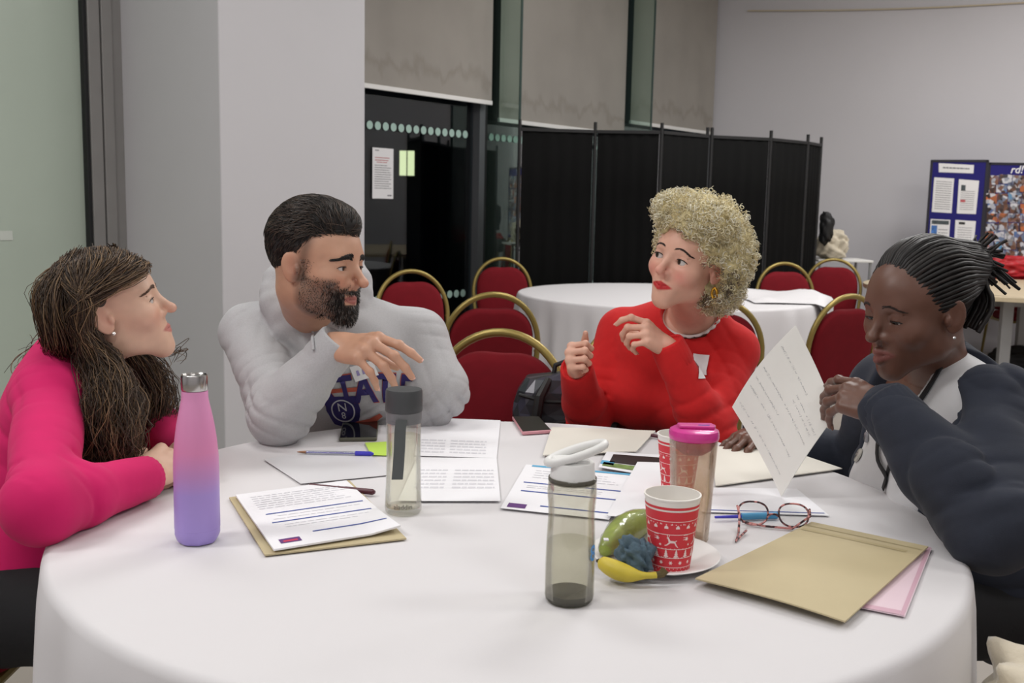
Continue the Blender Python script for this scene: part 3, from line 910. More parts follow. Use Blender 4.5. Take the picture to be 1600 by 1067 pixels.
def rect_on(o, uv, rects, material, name, sub=10):
    mb = MB()
    for (u0, v0, u1, v1) in rects:
        vs = []; fs = []
        for i in range(sub + 1):
            u = u0 + (u1 - u0) * i / sub
            vs += [uv(u, v0, 0.0001), uv(u, v1, 0.0001)]
        fs = [(2 * i, 2 * i + 2, 2 * i + 3, 2 * i + 1) for i in range(sub)]
        mb.add(vs, fs)
    return mb.build(name, material, o, smooth=False)
M_sheet = mat('office_paper', hexc(236, 236, 240), 0.75)
M_sheet2 = mat('cream_paper', hexc(226, 222, 212), 0.75, vary=0.02, vscale=5)
M_kraft = mat('kraft_envelope', hexc(190, 176, 140), 0.7, vary=0.025, vscale=14, bump=0.05, scale=250)
M_kraft2 = mat('kraft_fold', hexc(180, 165, 126), 0.7)
M_inkp = mat('faint_grey_print', hexc(214, 214, 220), 0.8)
M_blue = mat('blue_rule', hexc(58, 82, 160), 0.6)
M_cyan = mat('cyan_header', hexc(90, 170, 210), 0.6)
M_logo = mat('logo_purple', hexc(96, 52, 120), 0.6)
M_logor = mat('logo_red', hexc(200, 60, 90), 0.6)
M_pinkpl = mat('pink_plastic_wallet', hexc(230, 206, 216), 0.35, vary=0.02)
M_pinkdk = mat('pink_wallet_edge', hexc(212, 172, 188), 0.35)

# left: kraft envelope with a stack of sheets
doc('envelope', [(358, 779), (546, 752), (635, 843), (414, 869)], 'brown kraft envelope under the white sheets at the left front of the table', 'envelope', M_kraft, 1, 0.0025)
curlL = lambda u, v: 0.003 + 0.006 * max(0, u - 0.75) * max(0, 0.35 - v) * 12
o, uv, _ = doc('paper_stack', [(368, 778), (541, 755), (626, 832), (428, 864)], 'white printed sheets with three blue rules, lying on the brown envelope', 'paper', M_sheet, 3, 0.003, curlL, n=16, m_=12)
rows = [(v, 0.1, random.Random(i).uniform(0.75, 0.93), 0.010) for i, v in enumerate([0.9, 0.86, 0.82, 0.78, 0.74, 0.70, 0.66])] + [(0.87, 0.62, 0.94, 0.012)]
lines_on(o, uv, rows, M_inkp, 4)
rows = [(0.5, 0.2, 0.9, 0.008), (0.45, 0.15, 0.7, 0.008), (0.34, 0.2, 0.9, 0.008), (0.30, 0.2, 0.8, 0.008)]
lines_on(o, uv, rows, M_inkp, 5)
rect_on(o, uv, [(0.12, 0.548, 0.95, 0.562), (0.12, 0.392, 0.95, 0.406), (0.36, 0.165, 0.97, 0.179)], M_blue, 'blue_rule')
rect_on(o, uv, [(0.075, 0.06, 0.235, 0.125)], M_logo, 'logo'); rect_on(o, lambda u, v, f=0: uv(u, v, 0.0002), [(0.10, 0.075, 0.21, 0.098)], M_logor, 'logo_band')

# papers in the middle
o, uv, _ = doc('paper_sheet', [(655, 652), (782, 657), (776, 716), (648, 712)], 'white sheet with a pale printed table, behind the grey lidded bottle at the back edge', 'paper', M_sheet, 1)
lines_on(o, uv, [(0.36 - i * 0.07, 0.06, 0.36, 0.03) for i in range(5)] + [(0.36 - i * 0.07, 0.42, 0.86, 0.03) for i in range(5)], M_inkp, 6)
o, uv, _ = doc('paper_sheet', [(652, 715), (776, 716), (782, 783), (622, 783)], 'white sheet with two pale text blocks, right of the grey lidded bottle', 'paper', M_sheet, 2)
lines_on(o, uv, [(0.66 - i * 0.08, 0.10, 0.42, 0.03) for i in range(6)] + [(0.66 - i * 0.08, 0.5, 0.95, 0.03) for i in range(6)], M_inkp, 7)
o, uv, _ = doc('plastic_wallet', [(412, 718), (560, 694), (612, 742), (470, 756)], 'clear plastic wallet lying behind the ballpoint pen and left of the bottle', 'wallet', mat('plastic_wallet', hexc(219, 219, 222), 0.4), 1)
o, uv, _ = doc('agenda_sheet', [(822, 726), (1000, 742), (952, 812), (782, 794)], 'agenda sheet with blue rules behind the smoky water bottle', 'paper', M_sheet, 2)
lines_on(o, uv, [(0.86 - i * 0.055, 0.12, random.Random(i + 3).uniform(0.7, 0.93), 0.014) for i in range(4)] + [(0.5 - i * 0.04, 0.12, 0.8, 0.012) for i in range(2)], M_inkp, 8)
rect_on(o, uv, [(0.07, 0.56, 0.96, 0.58), (0.09, 0.37, 0.97, 0.39), (0.34, 0.10, 0.96, 0.12)], M_blue, 'blue_rule')
rect_on(o, uv, [(0.05, 0.03, 0.22, 0.11)], M_logo, 'logo')
rect_on(o, uv, [(0.06, 0.955, 0.99, 0.995)], M_cyan, 'cyan_header')
M_grass = mat('leaflet_photo', hexc(110, 140, 80), 0.4, vary=0.5, vscale=60)
o, uv, _ = doc('leaflet', [(948, 706), (1052, 712), (1040, 748), (935, 730)], 'glossy leaflet with a black and coloured cover behind the white bottle lid', 'leaflet', M_sheet, 4)
rect_on(o, uv, [(0.12, 0.35, 0.9, 0.85)], M_black, 'black_picture')
rect_on(o, uv, [(0.04, 0.10, 0.9, 0.32)], M_grass, 'picture_strip'); rect_on(o, uv, [(0.0, 0.2, 0.2, 0.42)], M_cyan, 'blue_picture')
o, uv, _ = doc('paper_sheet', [(996, 722), (1062, 724), (1040, 812), (948, 806)], 'plain white sheet leaning out behind the red paper cups', 'paper', M_sheet, 6)
# cream envelopes
o, uv, _ = doc('cream_envelope', [(862, 668), (1024, 674), (994, 706), (848, 712)], 'cream envelope lying at the back edge in front of the woman in red', 'envelope', M_sheet2, 3, 0.002)
o, uv, _ = doc('cream_folder', [(1112, 698), (1232, 706), (1315, 733), (1205, 771), (1112, 760)][0:1] + [(1225, 702), (1316, 733), (1118, 760)], 'cream folder lying under the raised handwritten sheet', 'folder', M_sheet2, 2, 0.002)
o, uv, _ = doc('paper_sheet', [(1100, 762), (1245, 764), (1296, 806), (1096, 800)], 'white sheet with a ruled blue line lying under the tortoiseshell glasses', 'paper', M_sheet, 1)
rect_on(o, uv, [(0.02, 0.06, 0.98, 0.085)], M_blue, 'blue_rule')
# right: pink wallet under the brown envelope
o, uv, _ = doc('pink_wallet', [(1290, 838), (1456, 857), (1414, 964), (1240, 930)], 'pale pink plastic wallet sticking out from under the large brown envelope', 'wallet', M_pinkpl, 1, 0.0015)
rect_on(o, uv, [(0.02, 0.0, 0.95, 0.05), (0.955, 0.0, 0.99, 1.0)], M_pinkdk, 'welded_edge')
curlR = lambda u, v: 0.0035 + 0.012 * max(0, (0.5 - u)) ** 2 * max(0, (0.6 - v)) + 0.004 * math.sin(3.1 * u) * (1 - v)
o, uv, _ = doc('envelope', [(1268, 820), (1450, 859), (1320, 977), (1086, 911)], 'large brown kraft envelope at the right front of the table', 'envelope', M_kraft, 3, 0.0022, curlR, n=24, m_=16)
rect_on(o, uv, [(0.03, 0.855, 0.9, 0.885)], M_kraft2, 'flap_fold', 20)
rect_on(o, uv, [(0.0, 0.93, 0.99, 0.94)], M_kraft2, 'flap_edge', 20)

# handwritten sheet held up by the woman in navy
hB, hL = WZ(1221, 776, TZ + 0.004), W(1144, 636, 1.98)
hR, hT = W(1306, 648, 1.845), W(1243, 508, 1.955)
def heldpt(u, v, off=0.0):
    p = (hB * (1 - u) + hR * u) * (1 - v) + (hL * (1 - u) + hT * u) * v
    nrm = np.cross(hR - hB, hL - hB); nrm /= np.linalg.norm(nrm)
    if nrm[1] > 0: nrm = -nrm
    return p + nrm * (0.018 * math.sin(math.pi * u) * (0.4 + 0.6 * v) - 0.012 * math.sin(math.pi * v) + off)
for kk_, (nm, off, lab) in enumerate((('handwritten_sheet', 0.0, 'handwritten white sheet held up by the woman in the navy cardigan'), )):
    V = []; F = []; n = 18
    for side in (0.0006, -0.0006):
        for j in range(n + 1):
            for i in range(n + 1): V.append(heldpt(i / n, j / n, side))
    k1 = (n + 1) ** 2; a = lambda i, j: j * (n + 1) + i
    for j in range(n):
        for i in range(n):
            F.append((a(i, j), a(i, j + 1), a(i + 1, j + 1), a(i + 1, j))); F.append((k1 + a(i, j), k1 + a(i + 1, j), k1 + a(i + 1, j + 1), k1 + a(i, j + 1)))
    for i in range(n):
        F += [(a(i, 0), a(i + 1, 0), k1 + a(i + 1, 0), k1 + a(i, 0)), (a(i, n), k1 + a(i, n), k1 + a(i + 1, n), a(i + 1, n)), (a(0, i), k1 + a(0, i), k1 + a(0, i + 1), a(0, i + 1)), (a(n, i), a(n, i + 1), k1 + a(n, i + 1), k1 + a(n, i))]
    hs = tag(MB().add(V, F).build(nm, mat('notepaper', hexc(232, 231, 226), 0.75)), lab, 'paper')
# handwriting: short pen strokes in rows parallel to the left edge
mb = MB(); rr = random.Random(31)
for r_i, u in enumerate((0.10, 0.30, 0.40, 0.52, 0.62, 0.68, 0.78)):
    v = 0.95 if r_i not in (4, 5) else 0.5
    end = (0.12, 0.15, 0.5, 0.08, 0.10, 0.06, 0.35)[r_i]
    while v > end:
        l = rr.uniform(0.008, 0.02)
        if rr.random() < 0.72:
            du = rr.uniform(-0.012, 0.012); w = 0.0035
            mb.add([heldpt(u + du, v, .0012), heldpt(u + du + w, v, .0012), heldpt(u - du + w + 0.01, v - l, .0012), heldpt(u - du + 0.01, v - l, .0012)], [(0, 1, 2, 3)])
        v -= l * rr.uniform(0.5, 1.3)
tag(mb.build('handwriting', mat('pencil_grey', hexc(150, 152, 160), 0.8), hs, smooth=False), kind='stuff')
# second sheet behind it
V2 = [heldpt(u, v, -0.010) + np.array([0.012 * (1 - u) - 0.004, 0.006, -0.002 - 0.0 * v]) for (u, v) in ((0.03, 0.0), (0.98, 0.0), (0.97, 0.97), (0.03, 0.95))]

# ---- steel bottle, pink to purple
def gradient_mat():
    m = mat('pink_purple_gradient', hexc(200, 120, 170), 0.42, coat=0.1)
    nt = m.node_tree; b = nt.nodes['Principled BSDF']
    tc = nt.nodes.new('ShaderNodeTexCoord'); sx = nt.nodes.new('ShaderNodeSeparateXYZ'); rp = nt.nodes.new('ShaderNodeValToRGB')
    mr = nt.nodes.new('ShaderNodeMapRange'); mr.inputs['From Max'].default_value = 0.235
    nt.links.new(tc.outputs['Object'], sx.inputs[0]); nt.links.new(sx.outputs['Z'], mr.inputs['Value']); nt.links.new(mr.outputs[0], rp.inputs[0])
    e = rp.color_ramp.elements
    e[0].position = 0.0; e[0].color = hexc(166, 146, 218); e[1].position = 1.0; e[1].color = hexc(228, 152, 198)
    for p, c in ((0.34, hexc(168, 142, 212)), (0.46, hexc(192, 138, 196)), (0.62, hexc(222, 138, 184))):
        k = e.new(p); k.color = c
    nt.links.new(rp.outputs[0], b.inputs['Base Color'])
    return m
def at_table(px, py): p = WZ(px, py, TZ); return np.array([p[0], p[1], TZ + 0.0012])
b1 = at_table(309, 845); b1r = 0.0345
bo = empty('steel_bottle', tuple(b1), 'pink to purple gradient steel bottle with a silver cap at the left of the table', 'bottle')
Hb = 0.262
prof = [(0.0, 0.004), (0.024, 0.004), (0.029, 0.0), (0.0315, 0.004), (0.0342, 0.013), (0.0342, 0.022), (0.0346, 0.0225), (0.0346, 0.024), (0.0344, 0.06), (0.0344, 0.115), (0.0338, 0.135), (0.0318, 0.16), (0.0284, 0.185), (0.0245, 0.205), (0.0212, 0.220), (0.0200, 0.227), (0.0198, 0.238), (0.0, 0.238)]
def wav(i, a): return -0.05 * abs(math.cos(4 * a)) if i in (2, 3) else 0
MB().lathe(prof, 64, wav=wav, cap=False).build('body', gradient_mat(), bo, world=False)
M_cap = mat('brushed_steel_cap', hexc(196, 194, 192), 0.22, 1.0)
MB().lathe([(0.0, 0.239), (0.0195, 0.239), (0.0202, 0.241), (0.0202, 0.260), (0.0194, 0.2625), (0.0185, 0.263), (0.017, 0.261), (0.0, 0.2605)], 48, cap=False, wav=lambda i, a: 0.0).build('cap', M_cap, bo, world=False)

# ---- tall clear bottle with grey lid and strap
b2 = at_table(630, 800)
bo = empty('water_bottle', tuple(b2), 'tall clear water bottle with a dark grey lid and strap, in front of the man', 'bottle')
M_plast = mat_clear('clear_plastic', (0.985, 0.987, 0.975, 1), 0.025, 0.04, frost=0.035, fcol=hexc(240, 238, 228))
M_water = mat_clear('tinted_water', (0.985, 0.98, 0.925, 1), 0.015, 0.02, frost=0.06, fcol=hexc(236, 232, 204))
M_lid = mat('dark_grey_lid', hexc(66, 68, 70), 0.5)
M_lid2 = mat('mid_grey_ring', hexc(112, 113, 115), 0.5)
MB().lathe([(0.0, 0.0), (0.029, 0.0), (0.0315, 0.004), (0.0322, 0.012), (0.0305, 0.045), (0.0298, 0.09), (0.0296, 0.14), (0.0300, 0.163), (0.0292, 0.163), (0.0286, 0.14), (0.0288, 0.09), (0.0295, 0.045), (0.031, 0.012), (0.030, 0.010), (0.0, 0.010)], 56, cap=False).build('body', M_plast, bo, world=False)
MB().lathe([(0.0, 0.0105), (0.0295, 0.0105), (0.0302, 0.013), (0.0288, 0.045), (0.0280, 0.09), (0.0279, 0.135), (0.0, 0.135)], 48, cap=False).build('water', M_water, bo, world=False)
MB().lathe([(0.0, 0.158), (0.0300, 0.158), (0.0300, 0.1635), (0.0306, 0.164), (0.0306, 0.1775), (0.0, 0.1775)], 56, cap=False).build('lid_ring', M_lid2, bo, world=False)
MB().lathe([(0.0, 0.178), (0.0314, 0.178), (0.0320, 0.180), (0.0314, 0.212), (0.0302, 0.2155), (0.0, 0.2165)], 56, cap=False).build('lid', M_lid, bo, world=False)
# strap hangs from the ring on the camera side
cam_dir = np.array([-b2[0], -b2[1]]); cam_dir /= np.linalg.norm(cam_dir); side = np.array([-cam_dir[1], cam_dir[0]])
if side[0] > 0: side = -side
sp_ = []
for z, out, sd in ((0.168, 0.0312, 0.004), (0.152, 0.0325, 0.006), (0.12, 0.0325, 0.007), (0.085, 0.0322, 0.009), (0.066, 0.0325, 0.0105)):
    sp_.append((cam_dir[0] * out + side[0] * sd, cam_dir[1] * out + side[1] * sd, z))
v = []; f = []
for i, p in enumerate(sp_):
    for dx, dd in ((-0.0095, 0), (0.0095, 0), (0.0095, 0.002), (-0.0095, 0.002)):
        v.append((p[0] + side[0] * dx + cam_dir[0] * dd, p[1] + side[1] * dx + cam_dir[1] * dd, p[2]))
for i in range(len(sp_) - 1):
    for k in range(4):
        k2 = (k + 1) % 4
        f.append((i * 4 + k, i * 4 + k2, i * 4 + 4 + k2, i * 4 + 4 + k))
f += [(0, 3, 2, 1), tuple(range((len(sp_) - 1) * 4, len(sp_) * 4))]
MB().add(v, f).build('strap', mat('grey_strap', hexc(82, 86, 86), 0.7), bo, world=False, smooth=False)
# lettering wrapped on the front
def wrap_text(s, size, zc, r, ang0, material, parent, name='lettering', shear=0, bold=0.0, squash=1.0):
    vt, ft = text2d(s, shear, bold)
    v = []
    for p in vt:
        a = ang0 + p[0] * size * squash / r
        v.append((r * math.cos(a), r * math.sin(a), zc + p[1] * size))
    return MB().add(v, ft).build(name, material, parent, world=False, smooth=False)
angc = math.atan2(-b2[1], -b2[0])
wrap_text('aladdin', 0.0118, 0.0165, 0.0325, angc - 0.02, mat('grey_lettering', hexc(92, 90, 84), 0.6), bo)

# ---- smoky bottle with white flip lid
b3 = at_table(889, 938)
bo = empty('sports_bottle', tuple(b3), 'smoky grey sports bottle with a white flip lid, half full, nearest the camera', 'bottle')
M_smoke = mat_clear('smoky_plastic', (0.925, 0.92, 0.88, 1), 0.03, 0.04, frost=0.03, fcol=hexc(170, 166, 150))
M_base = mat_clear('smoky_base', (0.42, 0.41, 0.37, 1), 0.05, 0.05, frost=0.2, fcol=hexc(80, 76, 66))
M_w3 = mat_clear('grey_water', (0.955, 0.955, 0.92, 1), 0.03, 0.02, frost=0.05, fcol=hexc(210, 210, 192))
R3 = 0.0335
prof = [(0.0, 0.0005), (0.030, 0.0005), (0.0325, 0.003), (R3, 0.008), (R3, 0.055), (0.0328, 0.085), (0.0318, 0.108), (0.0312, 0.122), (0.0318, 0.134), (0.0330, 0.145), (0.0333, 0.155), (0.0325, 0.164), (0.0312, 0.168)]
MB().lathe(prof + [(r - 0.0012, z) for r, z in prof[::-1] if r > 0.031], 56, cap=False).build('body', M_smoke, bo, world=False)
MB().lathe([(0.0, 0.001), (0.030, 0.001), (0.0318, 0.004), (0.0321, 0.012), (0.0, 0.011)], 48, cap=False).build('base_plug', M_base, bo, world=False)
MB().lathe([(0.0, 0.0125), (0.0318, 0.0125), (0.0320, 0.02), (0.0319, 0.055), (0.0313, 0.083), (0.0, 0.083)], 48, cap=False).build('water', M_w3, bo, world=False)
M_lidw = mat('white_lid', hexc(232, 232, 230), 0.4)
MB().lathe([(0.0, 0.163), (0.0308, 0.164), (0.0308, 0.170), (0.0300, 0.175), (0.0288, 0.1905), (0.0275, 0.193), (0.0, 0.1945)], 48, cap=False).build('lid', M_lidw, bo, world=False)
MB().lathe([(0.0313, 0.1655), (0.0325, 0.167), (0.0325, 0.1715), (0.0313, 0.1725)], 48, cap=False).build('seal_ring', M_base, bo, world=False)
# carry loop of the lid: a slanted ring rising to the right
ln = np.array([-cam_dir[0], 0]); rt = np.array([0.995, 0.10])
loop = []
for a in np.linspace(0, 2 * math.pi, 40, endpoint=False):
    u = 0.004 + 0.038 * math.cos(a); w = 0.021 * math.sin(a)
    zz = 0.203 + 0.012 * (u / 0.036)
    dirp = np.array([-rt[1], rt[0]])
    loop.append((rt[0] * u + dirp[0] * w, rt[1] * u + dirp[1] * w, zz))
loop += loop[:2]
MB().tube(loop, 0.0058, 10, cap=False).build('carry_loop', M_lidw, bo, world=False, auto=False)
dirp = np.array([-rt[1], rt[0]])
v = []
seat = [(-0.028, -0.014), (0.020, -0.018), (0.020, 0.018), (-0.028, 0.014)]
mbx = MB()
mbx.slab([(rt[0] * u + dirp[0] * w, rt[1] * u + dirp[1] * w) for u, w in seat], 0.19, 0.1985)
mbx.build('spout_flap', M_lidw, bo, world=False, smooth=False, bevel=0.003)
angb = math.atan2(-b3[1], -b3[0])
M_bl = mat('blue_logo', hexc(70, 140, 200), 0.5)
wrap_text('8', 0.030, 0.071, R3 + 0.0002, angb + 1.12, M_bl, bo, 'logo', 0, 0.02)

# ---- tumbler with pink lid
b4 = at_table(1077, 843)
bo = empty('tumbler', tuple(b4), 'beige see-through tumbler with a bright pink lid behind the red cup', 'tumbler')
M_tumb = mat_clear('beige_plastic', (0.965, 0.935, 0.895, 1), 0.025, 0.06, frost=0.13, fcol=hexc(232, 216, 196))
M_pink = mat('pink_lid', hexc(214, 60, 150), 0.3, coat=0.3)
M_pinkc = mat_clear('pink_inner', (0.85, 0.45, 0.55, 1), 0.04, 0.05, frost=0.35, fcol=hexc(206, 110, 136))
MB().lathe([(0.0, 0.0), (0.029, 0.0), (0.0305, 0.003), (0.0345, 0.09), (0.0385, 0.166), (0.0372, 0.166), (0.0333, 0.09), (0.0293, 0.006), (0.0, 0.006)], 56, cap=False).build('body', M_tumb, bo, world=False)
MB().lathe([(0.0, 0.007), (0.025, 0.007), (0.0285, 0.06), (0.0330, 0.14), (0.0, 0.14)], 40, cap=False).build('drink', mat_clear('peach_drink', (0.965, 0.92, 0.88, 1), 0.01, 0.05, frost=0.10, fcol=hexc(232, 206, 180)), bo, world=False)
MB().lathe([(0.0, 0.141), (0.018, 0.142), (0.028, 0.149), (0.0355, 0.160), (0.0355, 0.165), (0.0, 0.165)], 48, cap=False).build('inner_cup', M_pinkc, bo, world=False)
MB().lathe([(0.0, 0.167), (0.0392, 0.167), (0.0400, 0.169), (0.0400, 0.176), (0.0385, 0.181), (0.033, 0.184), (0.0, 0.184)], 56, cap=False).build('lid', M_pink, bo, world=False)
mb = MB(); mb.slab([(-0.026, -0.012), (0.030, -0.014), (0.034, 0.0), (0.030, 0.014), (-0.026, 0.012)], 0.184, 0.1895)
mb.build('flip_tab', M_pink, bo, world=False, smooth=False, bevel=0.002)
vt, ft = text2d('8', 0.3, 0.01)
MB().slab([(0.004, -0.009), (0.022, -0.009), (0.024, -0.003), (0.006, -0.003)], 0.1896, 0.1899).build('purple_mark', mat('purple_mark', hexc(120, 60, 160), 0.5), bo, world=False, smooth=False)

# ---- plate
pc_ = WZ(1024, 880, TZ); pc_ = np.array([pc_[0], pc_[1] + 0.012, TZ + 0.001])
PR = 0.098
pl_ = MB().lathe([(0.0, 0.0), (0.055, 0.0), (0.060, 0.001), (0.078, 0.008), (PR, 0.0125), (PR + 0.0006, 0.0134), (PR - 0.001, 0.0143), (0.077, 0.0098), (0.058, 0.0032), (0.0, 0.0026)], 72, tuple(pc_), cap=False)
tag(pl_.build('plate', mat('white_plate', hexc(232, 231, 230), 0.35)), 'white plate holding the banana, wrapped fruit and red cup', 'plate')
pz = pc_[2] + 0.004

# ---- red festive paper cups
M_cupw = mat('paper_cup_white', hexc(236, 232, 226), 0.6)
M_cupr = mat('paper_cup_red', hexc(214, 50, 62), 0.55)
M_cupp = mat('paper_cup_print', hexc(246, 222, 220), 0.6)
def cup(base, scale, label, ang):
    bo = empty('paper_cup', tuple(base), label, 'cup', 'red paper cups')
    H = 0.112 * scale; r0, r1 = 0.0285 * scale, 0.0405 * scale
    rz = lambda z: r0 + (r1 - r0) * z / H
    MB().lathe([(0.0, 0.004), (r0 - 0.002, 0.004), (r0 - 0.001, 0.0), (r0, 0.0), (rz(H * .9), H * .9), (r1, H), (r1 + 0.0012, H + 0.0005), (r1 + 0.0012, H + 0.0028), (r1 - 0.001, H + 0.003), (r1 - 0.0012, H), (r0 - 0.001, 0.008), (0.0, 0.008)], 56, cap=False).build('cup_wall', M_cupw, bo, world=False)
    MB().lathe([(r0 + 0.0003, 0.0015), (rz(H * 0.865) + 0.0003, H * 0.865)], 56, cap=False).build('red_sleeve', M_cupr, bo, world=False)
    MB().lathe([(rz(H * 0.89) + 0.0003, H * 0.89), (rz(H * 0.925) + 0.0003, H * 0.925)], 56, cap=False).build('red_band', M_cupr, bo, world=False)
    mb = MB()
    def P(s, z): # s arc length at mid radius, z height
        r = rz(z) + 0.0007; a = ang + s / (0.034 * scale)
        return (r * math.cos(a), r * math.sin(a), z)
    def poly(pts, s, z, k):
        mb.add([P(s + x * k, z + y * k) for x, y in pts], [tuple(range(len(pts)))])
    def band(z, h, n=56):
        v = []; 
        for i in range(n + 1):
            s = 2 * math.pi * 0.034 * scale * i / n
            v += [P(s, z), P(s, z + h)]
        mb.add(v, [(2 * i, 2 * i + 2, 2 * i + 3, 2 * i + 1) for i in range(n)])
    circ = 2 * math.pi * 0.034 * scale
    for z in (0.79, 0.60, 0.385, 0.255, 0.115): band(H * z * 0.93, 0.0009)
    for z in (0.76, 0.40, 0.27, 0.10): 
        n = 34
        for i in range(n): poly([(-.5, 0), (0, .5), (.5, 0), (0, -.5)], circ * i / n, H * z * 0.92, 0.0017)
    star = [(math.cos(k * math.pi / 6) * (1 if k % 2 == 0 else 0.45), math.sin(k * math.pi / 6) * (1 if k % 2 == 0 else 0.45)) for k in range(12)]
    n = 14
    for i in range(n):
        s = circ * i / n
        # little houses/trees row at the top
        poly([(-1, -1), (1, -1), (1, 0), (0, 1.2), (-1, 0)], s, H * 0.665, 0.0026)
        poly([(-.6, -.6), (.6, -.6), (0, .8)], s + circ / n / 2, H * 0.705, 0.0018)
        # fir trees row
        poly([(-.25, -1.4), (.25, -1.4), (.25, -1), (1, -1), (.35, 0), (.7, 0), (.25, .8), (.45, .8), (0, 2.0), (-.45, .8), (-.25, .8), (-.7, 0), (-.35, 0), (-1, -1), (-.25, -1)], s, H * 0.292, 0.0040)
        # snowflakes
        poly(star, s + circ / n / 2, H * 0.175, 0.0036)
    for i in range(24):
        poly([(-.5, -.8), (.5, -.8), (.5, .8), (-.5, .8)], circ * i / 24, H * 0.055, 0.0017)
    deer = [[(-1.2, 0), (-0.9, .6), (0.6, .75), (1.0, 1.5), (1.25, 2.0), (1.7, 1.9), (1.9, 1.6), (1.5, 1.45), (1.2, .2), (0.7, -.2), (-.8, -.15)],
            [(-1.2, 0), (-.7, -.1), (-1.3, -1.2), (-1.9, -1.8), (-2.1, -1.6), (-1.6, -1.0)], [(.5, -.1), (1.1, .1), (1.9, -.8), (2.6, -1.0), (2.5, -1.3), (1.7, -1.1)],
            [(1.2, 2.0), (1.0, 2.9), (.8, 2.9), (1.05, 2.0)], [(1.4, 2.0), (1.6, 2.9), (1.8, 2.9), (1.6, 2.0)], [(-1.2, .3), (-1.6, .8), (-1.4, .9), (-.9, .6)]]
    for i in range(5):
        s = circ * (i + 0.2) / 5
        for pg in deer: poly([(-x, y) for x, y in pg][::-1], s, H * 0.455, 0.0042)
        poly(star, s + circ / 10, H * 0.50, 0.0034); poly(star, s + circ / 10 + 0.004, H * 0.42, 0.0024)
        for k in range(3): poly([(-3, 0), (3, 0), (3, .6), (-3, .6)], s + circ / 10 - 0.002, H * (0.55 - 0.03 * k), 0.0012)
    tag(mb.build('white_print', M_cupp, bo, world=False, smooth=False), kind='stuff')
    return bo
cb = WZ(1048, 893, pz)
cup((cb[0], cb[1] + 0.012, pz), 1.0, 'red paper cup with white deer and fir trees, standing on the plate', -math.pi / 2 - 0.35)
cb = at_table(1058, 772)
cup((cb[0], cb[1] + 0.0, cb[2]), 1.0, 'second red paper cup, mostly hidden behind the pink lidded tumbler', -math.pi / 2 - 0.1)

# ---- banana
def lathe_along(path, rad, sides, squash=None):
    return tube_arrays(np.array(path)[None], np.array(rad)[None], sides)
A_ = WZ(936, 876, pz + 0.022); B_ = WZ(1030, 898, pz + 0.013)
path = []; rad = []
n = 22
for i in range(n + 1):
    t = i / n
    p = A_ * (1 - t) + B_ * t
    bow = math.sin(math.pi * t)
    p = p + np.array([-0.004, -0.020, 0.0]) * bow * 0.7 + np.array([0, 0, -0.004]) * bow
    path.append(p)
    r = 0.0165 * (math.sin(math.pi * min(max(t * 1.15 + 0.12, 0), 1)) ** 0.55) if t < 0.78 else 0.0165 * 0.35
    rad.append(max(r, 0.0048))
rad = np.array(rad); rad = np.convolve(np.pad(rad, 2, 'edge'), np.ones(5) / 5, 'valid'); rad[0] = 0.003
ban = empty('banana', tuple(path[0]), 'ripe yellow banana with a brown stem at the front of the plate', 'fruit')
M_ban = mat('banana_skin', hexc(206, 186, 62), 0.5, vary=0.10, vscale=30)
k = n - 1
MB().add(*tube_arrays(np.array(path)[None, :k + 1], rad[None, :k + 1], 6)).build('skin', M_ban, ban, auto=False)
bs = ban.children[0]; sb = bs.modifiers.new('round', 'SUBSURF'); sb.levels = 1; sb.render_levels = 2
dr = np.array(path[k]) - np.array(path[k - 1]); dr /= np.linalg.norm(dr)
MB().tube([path[k], path[k] + dr * 0.008 + np.array([0, 0, .001]), path[k] + dr * 0.013 + np.array([0.0, 0.0, .007])], [0.0052, 0.006, 0.0065], 8).build('stem', mat('banana_stem', hexc(92, 78, 44), 0.7, vary=0.3, vscale=80), ban)
MB().tube([path[0], path[0] - dr * 0.004], [0.0035, 0.002], 8).build('tip', mat('banana_tip', hexc(60, 50, 36), 0.7), ban)
# ---- green fruit in cling film
A_ = WZ(948, 858, pz + 0.020); B_ = WZ(1015, 812, pz + 0.024)
ax = B_ - A_; L_ = np.linalg.norm(ax); ax /= L_
fr = empty('wrapped_fruit', tuple(A_), 'long green fruit wrapped in cling film behind the banana', 'fruit')
path = []; rad = []
for i in range(25):
    t = i / 24; p = A_ + ax * L_ * (t * 1.15 - 0.05) + np.array([-0.004, 0.004, 0.006]) * math.sin(math.pi * t)
    path.append(p); rad.append(max(0.0235 * math.sin(math.pi * (0.06 + 0.88 * t)) ** 0.6, 0.004))
M_green = mat('green_peel', hexc(150, 166, 74), 0.45, vary=0.25, vscale=45)
MB().tube(path, rad, 20).build('peel', M_green, fr, auto=False)
# film: a looser crinkled skin
P_ = np.array(path); V, F = tube_arrays(P_[None], np.array(rad)[None] + 0.0012, 26)
rg = np.random.default_rng(4); V = V + 0.0007 * rg.standard_normal(V.shape)
MB().add(V, F).build('cling_film', mat_clear('cling_film', (0.99, 0.99, 0.98, 1), 0.06, 0.12, frost=0.06, fcol=hexc(225, 225, 215)), fr, auto=False)
MB().slab([(A_[0] - 0.006 + a * 0.5, A_[1] - 0.016 + b) for a, b in ((0, 0), (.014, 0), (.014, .01), (0, .01))], A_[2] + 0.018, A_[2] + 0.0195).build('price_label', M_sheet, fr, smooth=False)
# ---- crumpled dark blue napkin
c = WZ(992, 878, pz + 0.022)
o = blob_cloth('napkin', (c[0], c[1] + 0.006, pz + 0.026), (0.0225, 0.019, 0.027), 0.17, 17, mat('blue_napkin', hexc(84, 106, 120), 0.85, bump=0.6, scale=120), 'crumpled dark blue napkin between the fruit and the red cup', 'napkin', nu=60, nv=36)

